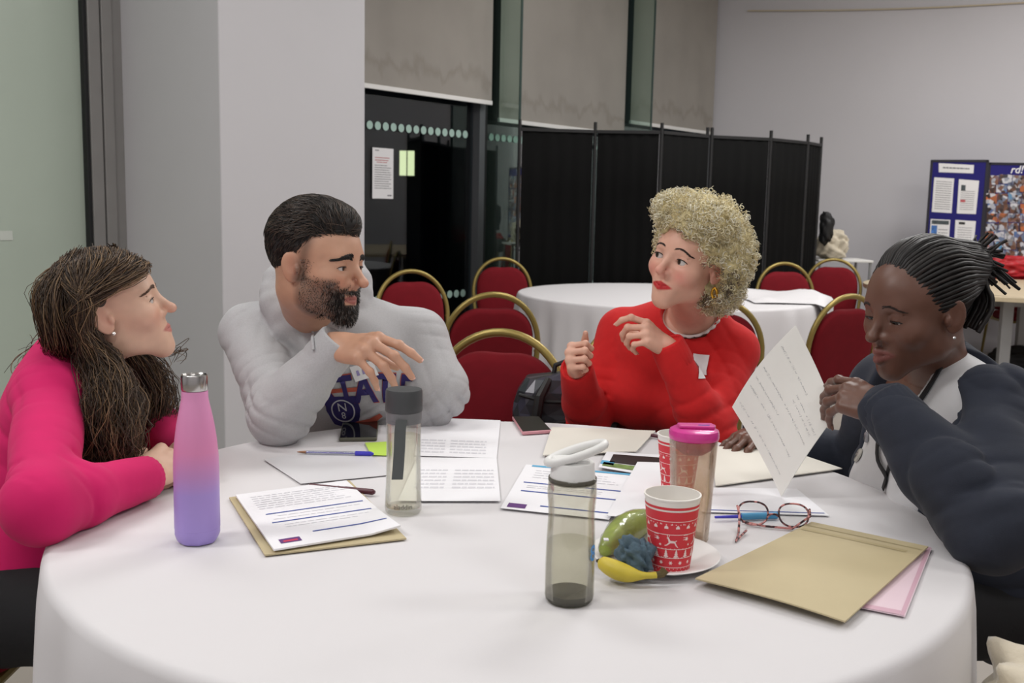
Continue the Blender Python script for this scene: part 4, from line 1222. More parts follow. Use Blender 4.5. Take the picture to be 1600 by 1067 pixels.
# ---- phones
def phone(q, label, m_body, m_edge, shine, grp):
    z0 = TZ + 0.0008
    P = [WZ(x, y, z0)[:2] for x, y in q]
    c = np.mean(P, axis=0); 
    o = empty('phone', (c[0], c[1], z0), label, 'phone', grp)
    sh = lambda k: [tuple(c + (p - c) * k) for p in P]
    MB().slab(sh(1.0)[::-1], z0, z0 + 0.0078).build('case', m_edge, o, smooth=False, bevel=0.0022)
    MB().slab(sh(0.95)[::-1], z0 + 0.0076, z0 + 0.0084).build('screen', m_body, o, smooth=False)
    return o, c, z0
M_scrn = mat('phone_screen', hexc(30, 32, 30), 0.35, spec=0.3)
M_gloss = mat('glossy_phone_screen', hexc(16, 18, 18), 0.06)
M_pcase = mat('pink_phone_case', hexc(214, 150, 160), 0.4)
M_gcase = mat('grey_phone_case', hexc(92, 92, 78), 0.45)
phone([(800, 655), (842, 655), (862, 677), (816, 680)], 'phone in a pink case with a dark screen, at the back edge', M_scrn, M_pcase, 0, 'phones on the table')
o, c, z0 = phone([(536, 661), (592, 661), (589, 689), (530, 690)], 'phone with a glossy screen and grey case at the elbow of the man', M_gloss, M_gcase, 1, 'phones on the table')

# ---- sticky note, pens
q = [(570, 692), (612, 690), (612, 712), (580, 711)]
doc('sticky_note', q, 'lime green sticky note half hidden behind the clear bottle with grey lid', 'note', mat('lime_note', hexc(196, 232, 92), 0.7), 1)
def pen(pa, pb, r, parts, name, label):
    a = WZ(*pa, TZ + r + 0.0035); b = WZ(*pb, TZ + r + 0.0035)
    root = empty(name, tuple(a), label, 'pen')
    for (t0, t1, r0, r1, m_, nm) in parts:
        MB().tube([a + (b - a) * t0, a + (b - a) * t1], [r0, r1], 10).build(nm, m_, root)
M_pblue = mat('blue_ink_plastic', hexc(62, 58, 190), 0.35)
M_pclear = mat_clear('clear_barrel', (0.9, 0.92, 0.95, 1), 0.12, 0.05, frost=0.25, fcol=hexc(220, 222, 230))
M_pbrown = mat('maroon_pen', hexc(84, 36, 48), 0.4)
M_brass = mat('brass_tip', hexc(150, 110, 84), 0.4, 0.5)
pen((464, 706), (584, 709), 0.004, [(0.0, 0.03, 0.0006, 0.0016, M_brass, 'tip'), (0.03, 0.12, 0.0018, 0.0034, M_brass, 'nib_holder'), (0.12, 0.78, 0.0037, 0.0037, M_pclear, 'barrel'), (0.10, 0.76, 0.0014, 0.0014, M_pblue, 'ink_tube'), (0.76, 0.97, 0.0050, 0.0048, M_pblue, 'pen_cap'), (0.97, 1.0, 0.0045, 0.002, M_pblue, 'cap_end')], 'ballpoint_pen', 'clear ballpoint pen with a blue cap lying before the grey phone')
pen((484, 759), (586, 769), 0.0045, [(0.0, 0.55, 0.0046, 0.0048, M_pbrown, 'barrel'), (0.55, 0.97, 0.0054, 0.0054, M_pbrown, 'pen_cap'), (0.97, 1.0, 0.005, 0.003, M_pbrown, 'cap_end')], 'marker_pen', 'dark maroon pen lying behind the printed sheets on the left')
pen((1117, 808), (1214, 805), 0.004, [(0.0, 0.45, 0.0022, 0.0032, M_pblue, 'barrel'), (0.42, 1.0, 0.0062, 0.0062, mat('teal_blue_pen', hexc(70, 150, 196), 0.4), 'pen_cap')], 'blue_pen', 'light blue capped pen lying under the tortoiseshell glasses')
pen((1018, 680), (1034, 683), 0.004, [(0.0, 1.0, 0.004, 0.004, M_pbrown, 'barrel')], 'brown_pen', 'brown pen end poking out right of the cream envelope')

# ---- tortoiseshell glasses, lying upside down with the temples folded toward us
def tort():
    m = mat('tortoiseshell', hexc(170, 110, 110), 0.25)
    nt = m.node_tree; b = nt.nodes['Principled BSDF']
    tc = nt.nodes.new('ShaderNodeTexCoord'); n = nt.nodes.new('ShaderNodeTexNoise'); n.inputs['Scale'].default_value = 120; n.inputs['Detail'].default_value = 1
    rp = nt.nodes.new('ShaderNodeValToRGB'); rp.color_ramp.elements[0].position = 0.42; rp.color_ramp.elements[0].color = hexc(48, 24, 32)
    rp.color_ramp.elements[1].position = 0.58; rp.color_ramp.elements[1].color = hexc(206, 140, 136)
    nt.links.new(tc.outputs['Object'], n.inputs['Vector']); nt.links.new(n.outputs['Fac'], rp.inputs[0]); nt.links.new(rp.outputs[0], b.inputs['Base Color'])
    return m
M_tort = tort()
gz = TZ + 0.005
gL, gR = WZ(1178, 822, gz), WZ(1240, 822, gz)
cG = (gL + gR) / 2
gx = np.array([1.0, -0.12, 0]); gx /= np.linalg.norm(gx); gy = np.array([0.12, 1, 0]); gy /= np.linalg.norm(gy)
tilt = 0.62
up = np.array([0, 0, 1]) * math.cos(tilt) + gy * math.sin(tilt)
G = empty('glasses', (cG[0], cG[1], TZ), 'tortoiseshell reading glasses lying on the papers with folded arms', 'glasses')
def gp(x, y, back=0.0): return cG + gx * x + up * (y + 0.021) + np.array([0, -1, 0]) * back
def rim(cx_):
    pts = []
    for a in np.linspace(0, 2 * math.pi, 37):
        x = 0.0245 * math.copysign(abs(math.cos(a)) ** 0.85, math.cos(a)); y = 0.0205 * math.copysign(abs(math.sin(a)) ** 0.85, math.sin(a))
        pts.append(gp(cx_ + x * (1 + 0.06 * y / 0.02), y))
    return pts
for cx_ in (-0.0335, 0.0335):
    MB().tube(rim(cx_), 0.0017, 8, cap=False).build('rim', M_tort, G, auto=False)
    lens = rim(cx_)[:-1]
    MB().add(lens, [tuple(range(len(lens)))]).build('lens', mat_clear('spectacle_lens', (0.97, 0.98, 0.97, 1), 0.03, 0.01), G, smooth=False)
MB().tube([gp(-0.010, -0.004), gp(-0.004, 0.000), gp(0.004, 0.0), gp(0.010, -0.004)], 0.0021, 8).build('bridge', M_tort, G)
# temples
h1 = gp(-0.060, 0.012); h2 = gp(0.060, 0.012)
tA_ = WZ(1150, 842, TZ + 0.003)
MB().tube([h1, h1 + np.array([0.002, -0.012, -0.012]), WZ(1154, 832, TZ + 0.003), WZ(1149, 846, TZ + 0.003), WZ(1166, 829, TZ + 0.006)], 0.0020, 8).build('temple', M_tort, G)
MB().tube([h2, gp(0.058, 0.004, 0.012), WZ(1238, 826, TZ + 0.004), WZ(1195, 822, TZ + 0.004), WZ(1160, 815, TZ + 0.004)], 0.0020, 8).build('temple', M_tort, G)

# ---- backpack on the empty chair
def backpack():
    c = W(884, 630, 2.80); cz = 0.49
    root = empty('backpack', (c[0], 2.83, cz), 'dark grey backpack with geometric panels standing on the empty red chair', 'backpack')
    w, dpt, h = 0.15, 0.085, 0.325
    nu, nv = 18, 12
    rg = random.Random(6); v = []; 
    for j in range(nv + 1):
        t = j / nv
        for i in range(nu):
            a = 2 * math.pi * (i + 0.5 * (j % 2)) / nu
            ww = w * (1 - 0.30 * max(0, t - 0.6) ** 2 / 0.16 * 0.9) * (min(1, 0.82 + 3 * t))
            x = math.copysign(abs(math.cos(a)) ** 0.6, math.cos(a)) * ww; y = math.copysign(abs(math.sin(a)) ** 0.6, math.sin(a)) * dpt * (1 - 0.45 * max(0, t - 0.5))
            top = math.sqrt(max(0, 1 - max(0, (t - 0.8) / 0.2) ** 2.2))
            x *= 0.25 + 0.75 * top; y *= 0.25 + 0.75 * top
            v.append((x + rg.uniform(-.004, .004), y + rg.uniform(-.004, .004), h * (t if t < 0.8 else 0.8 + 0.2 * math.sin((t - 0.8) / 0.2 * 1.57))))
    F3 = []
    for j in range(nv):
        for i in range(nu):
            i2 = (i + 1) % nu; a, b, c_, d = j * nu + i, j * nu + i2, (j + 1) * nu + i2, (j + 1) * nu + i
            F3 += ([(a, b, d), (b, c_, d)] if j % 2 == 0 else [(a, b, c_), (a, c_, d)])
    body = MB().add(v, F3 + [tuple(range(nu))[::-1], tuple(nv * nu + k for k in range(nu))])
    o = body.build('body', mat('backpack_panel_dark', hexc(34, 34, 40), 0.4), root, world=False, smooth=False)
    for c_ in (hexc(62, 60, 74), hexc(50, 54, 60), hexc(74, 72, 80)):
        o.data.materials.append(mat('backpack_panel', c_, 0.3, 0.2))
    for p in o.data.polygons: p.material_index = rg.randrange(4)
    # front pocket, piping, straps, handle
    pv = []
    for sgn in (1,):
        pts = [(-0.10, -dpt - 0.004, 0.03), (-0.105, -dpt - 0.012, 0.12), (-0.085, -dpt - 0.010, 0.19), (0.0, -dpt - 0.010, 0.205), (0.085, -dpt - 0.010, 0.19), (0.105, -dpt - 0.012, 0.12), (0.10, -dpt - 0.004, 0.03)]
        MB().tube(pts, 0.006, 8).build('pocket_piping', M_black, root, world=False)
    for k in (-1, 1):
        MB().tube([(k * 0.05, -0.05, 0.31), (k * 0.075, -dpt - 0.01, 0.27), (k * 0.085, -dpt - 0.02, 0.2), (k * 0.12, -dpt + 0.0, 0.05)], [0.012, 0.014, 0.014, 0.008], 8).build('strap', M_black, root, world=False)
    MB().tube([(-0.035, 0.0, h - 0.01), (-0.03, 0.0, h + 0.02), (0.0, 0, h + 0.032), (0.03, 0.0, h + 0.02), (0.035, 0, h - 0.01)], 0.007, 8).build('handle', M_black, root, world=False)
    MB().tube([(-0.13, -0.06, 0.27), (-0.06, -dpt + 0.008, 0.255), (0.06, -dpt + 0.008, 0.255), (0.13, -0.06, 0.27)], 0.005, 8).build('zip', M_black, root, world=False)
    return root
BPK = backpack()
# ------------------------------------------------------------------ implicit surfaces for bodies, clothes, hair masses
def axis_coords(lo, hi, coarse, fine_iv, fine):
    xs = [lo]
    while xs[-1] < hi:
        x = xs[-1]
        st = coarse
        for a, b in fine_iv:
            if a <= x < b: st = fine
            elif x < a < x + coarse: st = min(st, max(a - x, fine))
        xs.append(x + st)
    return np.array(xs, dtype=np.float32)

class Field:
    def __init__(self, lo, hi, coarse, boxes=(), fine=None):
        self.ax = []
        for k in range(3):
            iv = [(b[0][k], b[1][k]) for b in boxes]
            self.ax.append(axis_coords(lo[k], hi[k], coarse, iv, fine or coarse))
        self.F = np.full([len(a) for a in self.ax], 0.5, dtype=np.float32)
    def win(self, lo, hi):
        sl = []; gr = []
        for k in range(3):
            a = self.ax[k]
            i0 = int(np.searchsorted(a, lo[k])); i1 = int(np.searchsorted(a, hi[k]))
            if i1 - i0 < 1: return None
            sl.append(slice(i0, i1)); sh = [1, 1, 1]; sh[k] = i1 - i0
            gr.append(a[i0:i1].reshape(sh))
        return tuple(sl), gr
    def comb(self, sl, d, op, k):
        A = self.F[sl]
        if op == 'u':
            if k > 0:
                h = np.maximum(k - np.abs(A - d), 0) / k
                self.F[sl] = np.minimum(A, d) - h * h * (k * 0.25)
            else: self.F[sl] = np.minimum(A, d)
        elif op == 's':
            if k > 0:
                h = np.maximum(k - np.abs(A + d), 0) / k
                self.F[sl] = np.maximum(A, -d) + h * h * (k * 0.25)
            else: self.F[sl] = np.maximum(A, -d)
        elif op == 'i':
            self.F[sl] = np.maximum(A, d)
    def cone(self, a, b, ra, rb, k=0.01, op='u', disp=None):
        a = np.asarray(a, np.float32); b = np.asarray(b, np.float32)
        m = k + 0.012 + (0.03 if disp is not None else 0)
        r = max(ra, rb)
        lo = np.minimum(a - ra, b - rb) - m; hi = np.maximum(a + ra, b + rb) + m
        w = self.win(lo, hi)
        if w is None: return
        sl, (X, Y, Z) = w
        ba = b - a; L2 = float(ba @ ba) + 1e-12
        px, py, pz = X - a[0], Y - a[1], Z - a[2]
        t = np.clip((px * ba[0] + py * ba[1] + pz * ba[2]) / L2, 0, 1)
        d = np.sqrt((px - t * ba[0]) ** 2 + (py - t * ba[1]) ** 2 + (pz - t * ba[2]) ** 2) - (ra + (rb - ra) * t)
        if disp is not None: d = d + disp(X, Y, Z, t)
        self.comb(sl, d, op, k)
    def chain(self, pts, rs, k=0.01, op='u'):
        for i in range(len(pts) - 1): self.cone(pts[i], pts[i + 1], rs[i], rs[i + 1], k, op)
    def ell(self, c, rad, k=0.01, op='u', M=None, disp=None, p=2.0):
        """ellipsoid; M rows = local axes"""
        c = np.asarray(c, np.float32); rad = np.asarray(rad, np.float32)
        M = np.eye(3, dtype=np.float32) if M is None else np.asarray(M, np.float32)
        ext = np.abs(M.T) @ rad + k + 0.012 + (0.03 if disp is not None else 0)
        w = self.win(c - ext, c + ext)
        if w is None: return
        sl, (X, Y, Z) = w
        px, py, pz = X - c[0], Y - c[1], Z - c[2]
        q = [(M[i, 0] * px + M[i, 1] * py + M[i, 2] * pz) / rad[i] for i in range(3)]
        if p == 2.0:
            k0 = np.sqrt(q[0] ** 2 + q[1] ** 2 + q[2] ** 2)
        else:
            k0 = (np.abs(q[0]) ** p + np.abs(q[1]) ** p + np.abs(q[2]) ** p) ** (1 / p)
        k1 = np.sqrt((q[0] / rad[0]) ** 2 + (q[1] / rad[1]) ** 2 + (q[2] / rad[2]) ** 2)
        d = k0 * (k0 - 1.0) / (k1 + 1e-6)
        if disp is not None: d = d + disp(X, Y, Z, None)
        self.comb(sl, d, op, k)
    def half(self, o, n, lo=None, hi=None):
        """keep the side n points away from"""
        o = np.asarray(o, np.float32); n = np.asarray(n, np.float32); n = n / np.linalg.norm(n)
        w = self.win(lo if lo is not None else [a[0] - 1 for a in self.ax], hi if hi is not None else [a[-1] + 1 for a in self.ax])
        if w is None: return
        sl, (X, Y, Z) = w
        d = (X - o[0]) * n[0] + (Y - o[1]) * n[1] + (Z - o[2]) * n[2]
        self.comb(sl, d, 'i', 0)
    def disp(self, fn, lo=None, hi=None):
        w = self.win(lo if lo is not None else [a[0] - 1 for a in self.ax], hi if hi is not None else [a[-1] + 1 for a in self.ax])
        if w is None: return
        sl, (X, Y, Z) = w
        near = np.abs(self.F[sl]) < 0.06
        if not near.any(): return
        idx = np.nonzero(near)
        x = X.ravel()[idx[0]]; y = Y.ravel()[idx[1]]; z = Z.ravel()[idx[2]]
        sub = self.F[sl]
        sub[idx] += fn(x, y, z).astype(np.float32)
    def mesh(self):
        F = self.F
        S = (F < 0)
        c = S[:-1, :-1, :-1].astype(np.uint8)
        for dx in (0, 1):
            for dy in (0, 1):
                for dz in (0, 1):
                    if dx + dy + dz: c += S[dx:dx + c.shape[0], dy:dy + c.shape[1], dz:dz + c.shape[2]]
        act = (c > 0) & (c < 8)
        I, J, K = np.nonzero(act)
        ny, nz = c.shape[1], c.shape[2]
        flat = (I.astype(np.int64) * ny + J) * nz + K
        n = len(I)
        val = {}
        for dx in (0, 1):
            for dy in (0, 1):
                for dz in (0, 1): val[(dx, dy, dz)] = F[I + dx, J + dy, K + dz]
        acc = np.zeros((n, 3), np.float64); cnt = np.zeros(n)
        for ax in range(3):
            for u in (0, 1):
                for v in (0, 1):
                    p = [0, 0, 0]; o1 = (ax + 1) % 3; o2 = (ax + 2) % 3
                    p[o1] = u; p[o2] = v
                    a = val[tuple(p)]; p[ax] = 1; b = val[tuple(p)]
                    m = (a < 0) != (b < 0)
                    t = np.where(m, a / np.where(m, a - b, 1), 0)
                    q = np.zeros((n, 3)); q[:, ax] = t; q[:, o1] = u; q[:, o2] = v
                    acc[m] += q[m]; cnt[m] += 1
        fr = acc / cnt[:, None]
        V = np.empty((n, 3))
        for k, idx in enumerate((I, J, K)):
            a = self.ax[k]; V[:, k] = a[idx] + fr[:, k] * (a[idx + 1] - a[idx])
        def look(i, j, k):
            f = (i.astype(np.int64) * ny + j) * nz + k
            p = np.searchsorted(flat, f); return p
        quads = []
        for ax in range(3):
            o1, o2 = (ax + 1) % 3, (ax + 2) % 3
            s0 = [slice(None)] * 3; s1 = [slice(None)] * 3
            s0[ax] = slice(0, -1); s1[ax] = slice(1, None)
            A, B = S[tuple(s0)], S[tuple(s1)]
            E = A != B
            sh = E.shape
            e = list(np.nonzero(E))
            ok = (e[o1] > 0) & (e[o2] > 0) & (e[o1] < F.shape[o1] - 1) & (e[o2] < F.shape[o2] - 1)
            e = [q[ok] for q in e]
            inside = A[tuple(e)]
            cs = []
            for d1, d2 in ((1, 1), (0, 1), (0, 0), (1, 0)):
                p = [q.copy() for q in e]; p[o1] -= d1; p[o2] -= d2
                cs.append(look(*p))
            q = np.stack(cs, 1)
            q[~inside] = q[~inside][:, ::-1]
            quads.append(q)
        return V, np.concatenate(quads).astype(np.int32)

def relax(V, Q, it=2, lam=0.5):
    """light laplacian smoothing over the quads"""
    n = len(V)
    E = np.concatenate([Q[:, [0, 1]], Q[:, [1, 2]], Q[:, [2, 3]], Q[:, [3, 0]]])
    deg = np.bincount(E[:, 0], minlength=n) + np.bincount(E[:, 1], minlength=n)
    for _ in range(it):
        acc = np.zeros_like(V)
        for k in range(3):
            acc[:, k] = np.bincount(E[:, 0], V[E[:, 1], k], n) + np.bincount(E[:, 1], V[E[:, 0], k], n)
        V = V + lam * (acc / np.maximum(deg, 1)[:, None] - V)
    return V

def cluster(V, Q, keep, cell):
    """merge vertices outside `keep` on a coarse lattice (skin that clothes hide)"""
    key = np.floor(V / cell).astype(np.int64)
    key = (key[:, 0] * 73856093) ^ (key[:, 1] * 19349663) ^ (key[:, 2] * 83492791)
    key[keep] = np.arange(keep.sum()) + (1 << 60)
    u, inv = np.unique(key, return_inverse=True)
    cnt = np.bincount(inv).astype(float)
    V2 = np.stack([np.bincount(inv, V[:, k]) / cnt for k in range(3)], 1)
    T = np.concatenate([Q[:, [0, 1, 2]], Q[:, [0, 2, 3]]]); T = inv[T]
    ok = (T[:, 0] != T[:, 1]) & (T[:, 1] != T[:, 2]) & (T[:, 0] != T[:, 2])
    T = T[ok]
    _, first = np.unique(np.sort(T, 1), axis=0, return_index=True)
    return V2, T[first].astype(np.int32)

def sdf_obj(name, fld, material, parent, cols=None, smooth_it=1, keep=None, cell=0.016):
    V, Q = fld.mesh()
    if smooth_it: V = relax(V, Q, smooth_it)
    if keep is not None: V, Q = cluster(V, Q, keep(V), cell)
    c = cols(V) if cols is not None else None
    me = new_mesh(name, V - origin_of(parent), Q, True, c)
    return link(name, me, material, parent)

def unit(v):
    v = np.asarray(v, float); return v / (np.linalg.norm(v) + 1e-12)
def A3(*v): return np.array(v, float)

def gyro(x, y, z, s, ph=0.0):
    return np.sin(x * s + ph) * np.cos(y * s * 1.1 + 0.5 * np.sin(z * s * 0.7)) + np.sin(y * s * 0.9 - ph) * np.cos(z * s * 1.2) + np.sin(z * s + 2 * ph) * np.cos(x * s * 0.8)

# ------------------------------------------------------------------ head
class Head:
    def __init__(self, px, py, d, yaw, pitch, roll, scale=1.0):
        """yaw: towards image right (deg), 0 = looking into the camera; pitch up; roll clockwise in the picture"""
        self.c = W(px, py, d); self.s = scale
        v = unit([self.c[0], self.c[1], 0]); r = A3(v[1], -v[0], 0); up = A3(0, 0, 1)
        yw, pt, rl = map(math.radians, (yaw, pitch, roll))
        up2 = up * math.cos(rl) + r * math.sin(rl); r2 = r * math.cos(rl) - up * math.sin(rl)
        f = -v * math.cos(yw) + r2 * math.sin(yw)
        Y = f * math.cos(pt) + up2 * math.sin(pt); Z = up2 * math.cos(pt) - f * math.sin(pt)
        Y = unit(Y); Z = unit(Z - Y * (Z @ Y)); X = np.cross(Y, Z)
        self.M = np.stack([X, Y, Z])
    def w(self, x, y, z): return self.c + self.s * (self.M.T @ A3(x, y, z))
    def loc(self, V): return ((V - self.c) @ self.M.T) / self.s
    def box(self, m=0.0):
        ext = np.abs(self.M.T) @ A3(0.085, 0.13, 0.135) * self.s + m
        return (self.c - ext, self.c + ext)
    def skin(self, F, nb, chin_y=0.069, chin_r=1.0, fem=True, nose=1.0, jaw=1.0, lips=1.0, lid=0.5, neck=0.052, cheek=1.0, smile=0.0, nose_w=1.0, brow=1.0):
        s = self.s; M = self.M; w = self.w
        E = lambda c, r, k, op='u', MM=None: F.ell(w(*c), A3(*r) * s, k * s, op, MM if MM is not None else M)
        Cn = lambda a, b, ra, rb, k, op='u': F.cone(w(*a), w(*b), ra * s, rb * s, k * s, op)
        E((0, -0.014, 0.034), (0.074, 0.094, 0.082), 0.0)                    # cranium
        E((0, 0.028, 0.028), (0.062, 0.062, 0.062), 0.03)                    # forehead
        E((0, 0.026, -0.033), (0.055, 0.059, 0.061), 0.03)                   # mid face
        for sx in (-1, 1):
            E((sx * 0.040 * cheek, 0.055, -0.026), (0.022, 0.024, 0.022), 0.03)   # cheekbone
            E((sx * 0.046 * jaw, 0.006, -0.056), (0.016, 0.024, 0.024), 0.03)     # jaw corner
            Cn((sx * 0.044 * jaw, 0.010, -0.066), (sx * 0.012, 0.066, -0.099), 0.012, 0.012, 0.03)   # jaw line
        E((0, chin_y, -0.099), (0.016 * jaw * chin_r, 0.016 * chin_r, 0.014 * chin_r), 0.025)            # chin
        E((0, 0.066, -0.066), (0.030, 0.022, 0.024), 0.025)                  # muzzle
        Cn((-0.034, 0.073, 0.020), (0.034, 0.073, 0.020), 0.0095 * brow, 0.0095 * brow, 0.02)   # brow ridge
        for sx in (-1, 1):
            E((sx * 0.0325, 0.098, 0.002), (0.0175, 0.016, 0.0125), 0.014, 's')   # socket
        # nose
        Cn((0, 0.080, 0.014), (0, 0.080 + 0.026 * nose, -0.026), 0.0075, 0.0088, 0.012)
        E((0, 0.083 + 0.026 * nose, -0.030), (0.0095 * nose_w, 0.0095, 0.0085), 0.008)
        for sx in (-1, 1):
            E((sx * 0.0112 * nose_w, 0.0868 + 0.012 * (nose - 1) - 0.010 * (nose_w - 1), -0.0335), (0.0066 * nose_w, 0.0100, 0.0070), 0.009 + 0.03 * max(0, nose_w - 1.05))
            E((sx * 0.006 * nose_w, 0.096 + 0.014 * (nose - 1), -0.0415), (0.0032, 0.005, 0.003), 0.003, 's')
        # lips
        zt = -0.060
        for sx in (-1, 1):
            Cn((0, 0.0905 + 0.013 * (lips - 1), zt + 0.004 * (lips - 1)), (sx * 0.021 * (0.75 + 0.25 * lips), 0.079 + 0.004 * (lips - 1), zt - 0.003 + 0.006 * smile), 0.0052 * lips, 0.0025, 0.006)
            Cn((0, 0.0890 + 0.013 * (lips - 1), zt - 0.0105 - 0.006 * (lips - 1)), (sx * 0.018 * (0.75 + 0.25 * lips), 0.079 + 0.004 * (lips - 1), zt - 0.006 + 0.005 * smile), 0.0060 * lips, 0.0030, 0.006)
            Cn((0, 0.0965 + 0.016 * (lips - 1), zt - 0.0050), (sx * 0.024, 0.0805, zt - 0.0045 + 0.008 * smile), 0.0014, 0.0012, 0.002, 's')
        E((0, 0.091, zt + 0.012), (0.004, 0.004, 0.007), 0.005, 's')
        # lids: a shell over the eyeball with the opening cut away
        for sx in (-1, 1):
            E((sx * 0.0325, 0.0693, 0.0015), (0.0172, 0.0166, 0.0162), 0.004)
            E((sx * 0.0325, 0.0865, 0.0005 - 0.0045 * (1 - lid)), (0.0150, 0.013, 0.0016 + 0.0068 * lid), 0.0008, 's')
            Cn((sx * 0.020, 0.0815, 0.0120), (sx * 0.047, 0.0745, 0.0110), 0.0014, 0.0012, 0.003, 's')   # lid crease
        # ears
        for sx in (-1, 1):
            ca, sa = math.cos(0.35), math.sin(0.35)
            R = np.array([[ca, sx * sa * 0 + sa * sx, 0], [-sa * sx, ca, 0], [0, 0, 1.0]])
            tilt = np.array([[1, 0, 0], [0, math.cos(0.22), math.sin(0.22)], [0, -math.sin(0.22), math.cos(0.22)]])
            MM = (tilt @ R) @ M
            E((sx * 0.0775, -0.012, -0.006), (0.0055, 0.0185, 0.031), 0.006, 'u', MM)
            E((sx * 0.0835, -0.008, 0.000), (0.0045, 0.0105, 0.0175), 0.004, 's', MM)
            E((sx * 0.076, 0.004, -0.010), (0.006, 0.006, 0.009), 0.005)
        # neck
        F.cone(w(0, -0.028, -0.050), np.asarray(nb) , neck * s, neck * s * 1.08, 0.028 * s)
        self.lid = lid
    def eyes(self, parent, iris, gaze=(0, 0)):
        for sx in (-1, 1):
            c = self.w(sx * 0.0325, 0.0693, 0.0012)
            ga, gb = math.radians(gaze[0]), math.radians(gaze[1])
            f = self.M.T @ A3(math.sin(ga), math.cos(ga) * math.cos(gb), math.sin(gb)); f = unit(f)
            u = unit(np.cross(f, [0, 0, 1])); v_ = np.cross(u, f)
            r = 0.0149 * self.s; v = []; cols = []; nl, ns = 22, 28
            V = []; Q = []
            for j in range(nl + 1):
                th = math.pi * j / nl
                for i in range(ns):
                    a = 2 * math.pi * i / ns
                    V.append(c + r * (f * math.cos(th) * (1.03 if th < 0.45 else 1.0) + (u * math.cos(a) + v_ * math.sin(a)) * math.sin(th)))
                    cols.append((0.01, 0.01, 0.01) if th < 0.2 else (iris if th < 0.47 else (0.62, 0.58, 0.55)))
            for j in range(nl):
                for i in range(ns): Q.append((j * ns + i, (j + 1) * ns + i, (j + 1) * ns + (i + 1) % ns, j * ns + (i + 1) % ns))
            me = new_mesh('eye', np.array(V) - origin_of(parent), np.array(Q), True, np.array(cols))
            link('eye', me, M_eye, parent)
    def on(self, S, x, z, lift=0.0):
        h, n = S.cast(self.w(x, 0.17, z), -self.M[1])
        if h is None: h, n = S.near(self.w(x, 0.08, z))
        return h + n * lift
    def brows(self, S, parent, material, thick=1.0, n=110, seed=1, arch=0.004, zo=0.0, grow=1.0, inner=0.012, length=0.036):
        rg = np.random.default_rng(seed)
        for sx in (-1, 1):
            P = []; R = []
            t = rg.random(n) ** 0.9; off = (rg.random(n) - 0.5) * 0.0085 * thick * (1 - 0.6 * t)
            x = inner + length * t; z = 0.0185 + zo + arch * np.sin(np.pi * np.clip(t * 0.9 + 0.12, 0, 1)) * 1.4 - 0.003 * t + off
            L = 0.0075
            for k in range(n):
                dx = L * (0.7 + 0.4 * t[k]); dz = L * (0.45 - 0.75 * t[k])
                a = self.on(S, sx * x[k], z[k], -0.0004); c = self.on(S, sx * (x[k] + dx), z[k] + dz, 0.0008)
                m_ = (a + c) / 2 + self.M[1] * 0.0012
                P.append([a, m_, c]); R.append(np.array([0.0006, 0.0006, 0.00025]) * grow)
            tubes_obj('eyebrow', np.array(P), np.array(R), 3, material, parent)
    def lashes(self, parent, material, thick=0.0009, wing=1.1, low=0.0):
        lid = self.lid; hz = 0.0016 + 0.0068 * lid; zc = 0.0005 - 0.0045 * (1 - lid)
        P = []
        for sx in (-1, 1):
            q = []
            for t in np.linspace(-1, wing, 13):
                tt = min(abs(t), 1)
                x = 0.0150 * t; zz = hz * math.sqrt(max(0, 1 - tt * tt)) + (0.0015 * (t - 1) / 0.1 if t > 1 else 0)
                r2 = 1 - (min(abs(x), 0.0165) / 0.0172) ** 2 - ((zz + zc - 0.0015) / 0.0162) ** 2
                q.append(self.w(sx * (0.0325 + x), 0.0693 + 0.0168 * math.sqrt(max(r2, 0.02)) + 0.0006, zc + zz))
            tubes_obj('eyelashes', np.array([q]), np.full((1, 13), thick), 5, material, parent)

M_eye = mat('eyeball', hexc(230, 225, 220), 0.12, attr='tint')

def face_tint(H, base, lip, blush, beard=None, lw=0.0095):
    base, lip, blush = np.array(base[:3]), np.array(lip[:3]), np.array(blush[:3])
    def fn(V):
        L = H.loc(V); x, y, z = L[:, 0], L[:, 1], L[:, 2]
        inh = (np.abs(x) < 0.1) & (np.abs(y) < 0.14) & (np.abs(z) < 0.13)
        c = np.tile(base, (len(V), 1))
        n = gyro(V[:, 0], V[:, 1], V[:, 2], 90.0) * 0.02 + gyro(V[:, 0], V[:, 1], V[:, 2], 260.0, 1.0) * 0.012
        def mixm(c, m, col): return c * (1 - m[:, None]) + np.asarray(col) * m[:, None]
        bl = np.exp(-(((np.abs(x) - 0.040) / 0.020) ** 2 + ((z + 0.034) / 0.020) ** 2)) * (y > 0.02) * inh
        c = mixm(c, bl * 0.55, blush)
        bn = np.exp(-((x / 0.012) ** 2 + ((z + 0.03) / 0.014) ** 2)) * (y > 0.085) * inh
        c = mixm(c, bn * 0.45, blush)
        be = np.exp(-((np.abs(np.abs(x) - 0.078)) / 0.008) ** 2 - ((y + 0.012) / 0.025) ** 2 - ((z + 0.006) / 0.035) ** 2) * inh
        c = mixm(c, be * 0.5, blush)
        lm = np.clip(1.25 - np.sqrt((x / 0.0245) ** 2 + ((z + 0.0648 - 0.10 * 0 * x) / (lw - 0.004 * np.clip(np.abs(x) / 0.024, 0, 1))) ** 2), 0, 0.25) * 4 * (y > 0.077) * inh
        c = mixm(c, np.clip(lm, 0, 1), lip)
        if beard is not None:
            bm, bc = beard(x, y, z)
            c = mixm(c, bm * inh, np.array(bc[:3]))
        return np.clip(c * (1 + n[:, None]), 0, 1)
    return fn

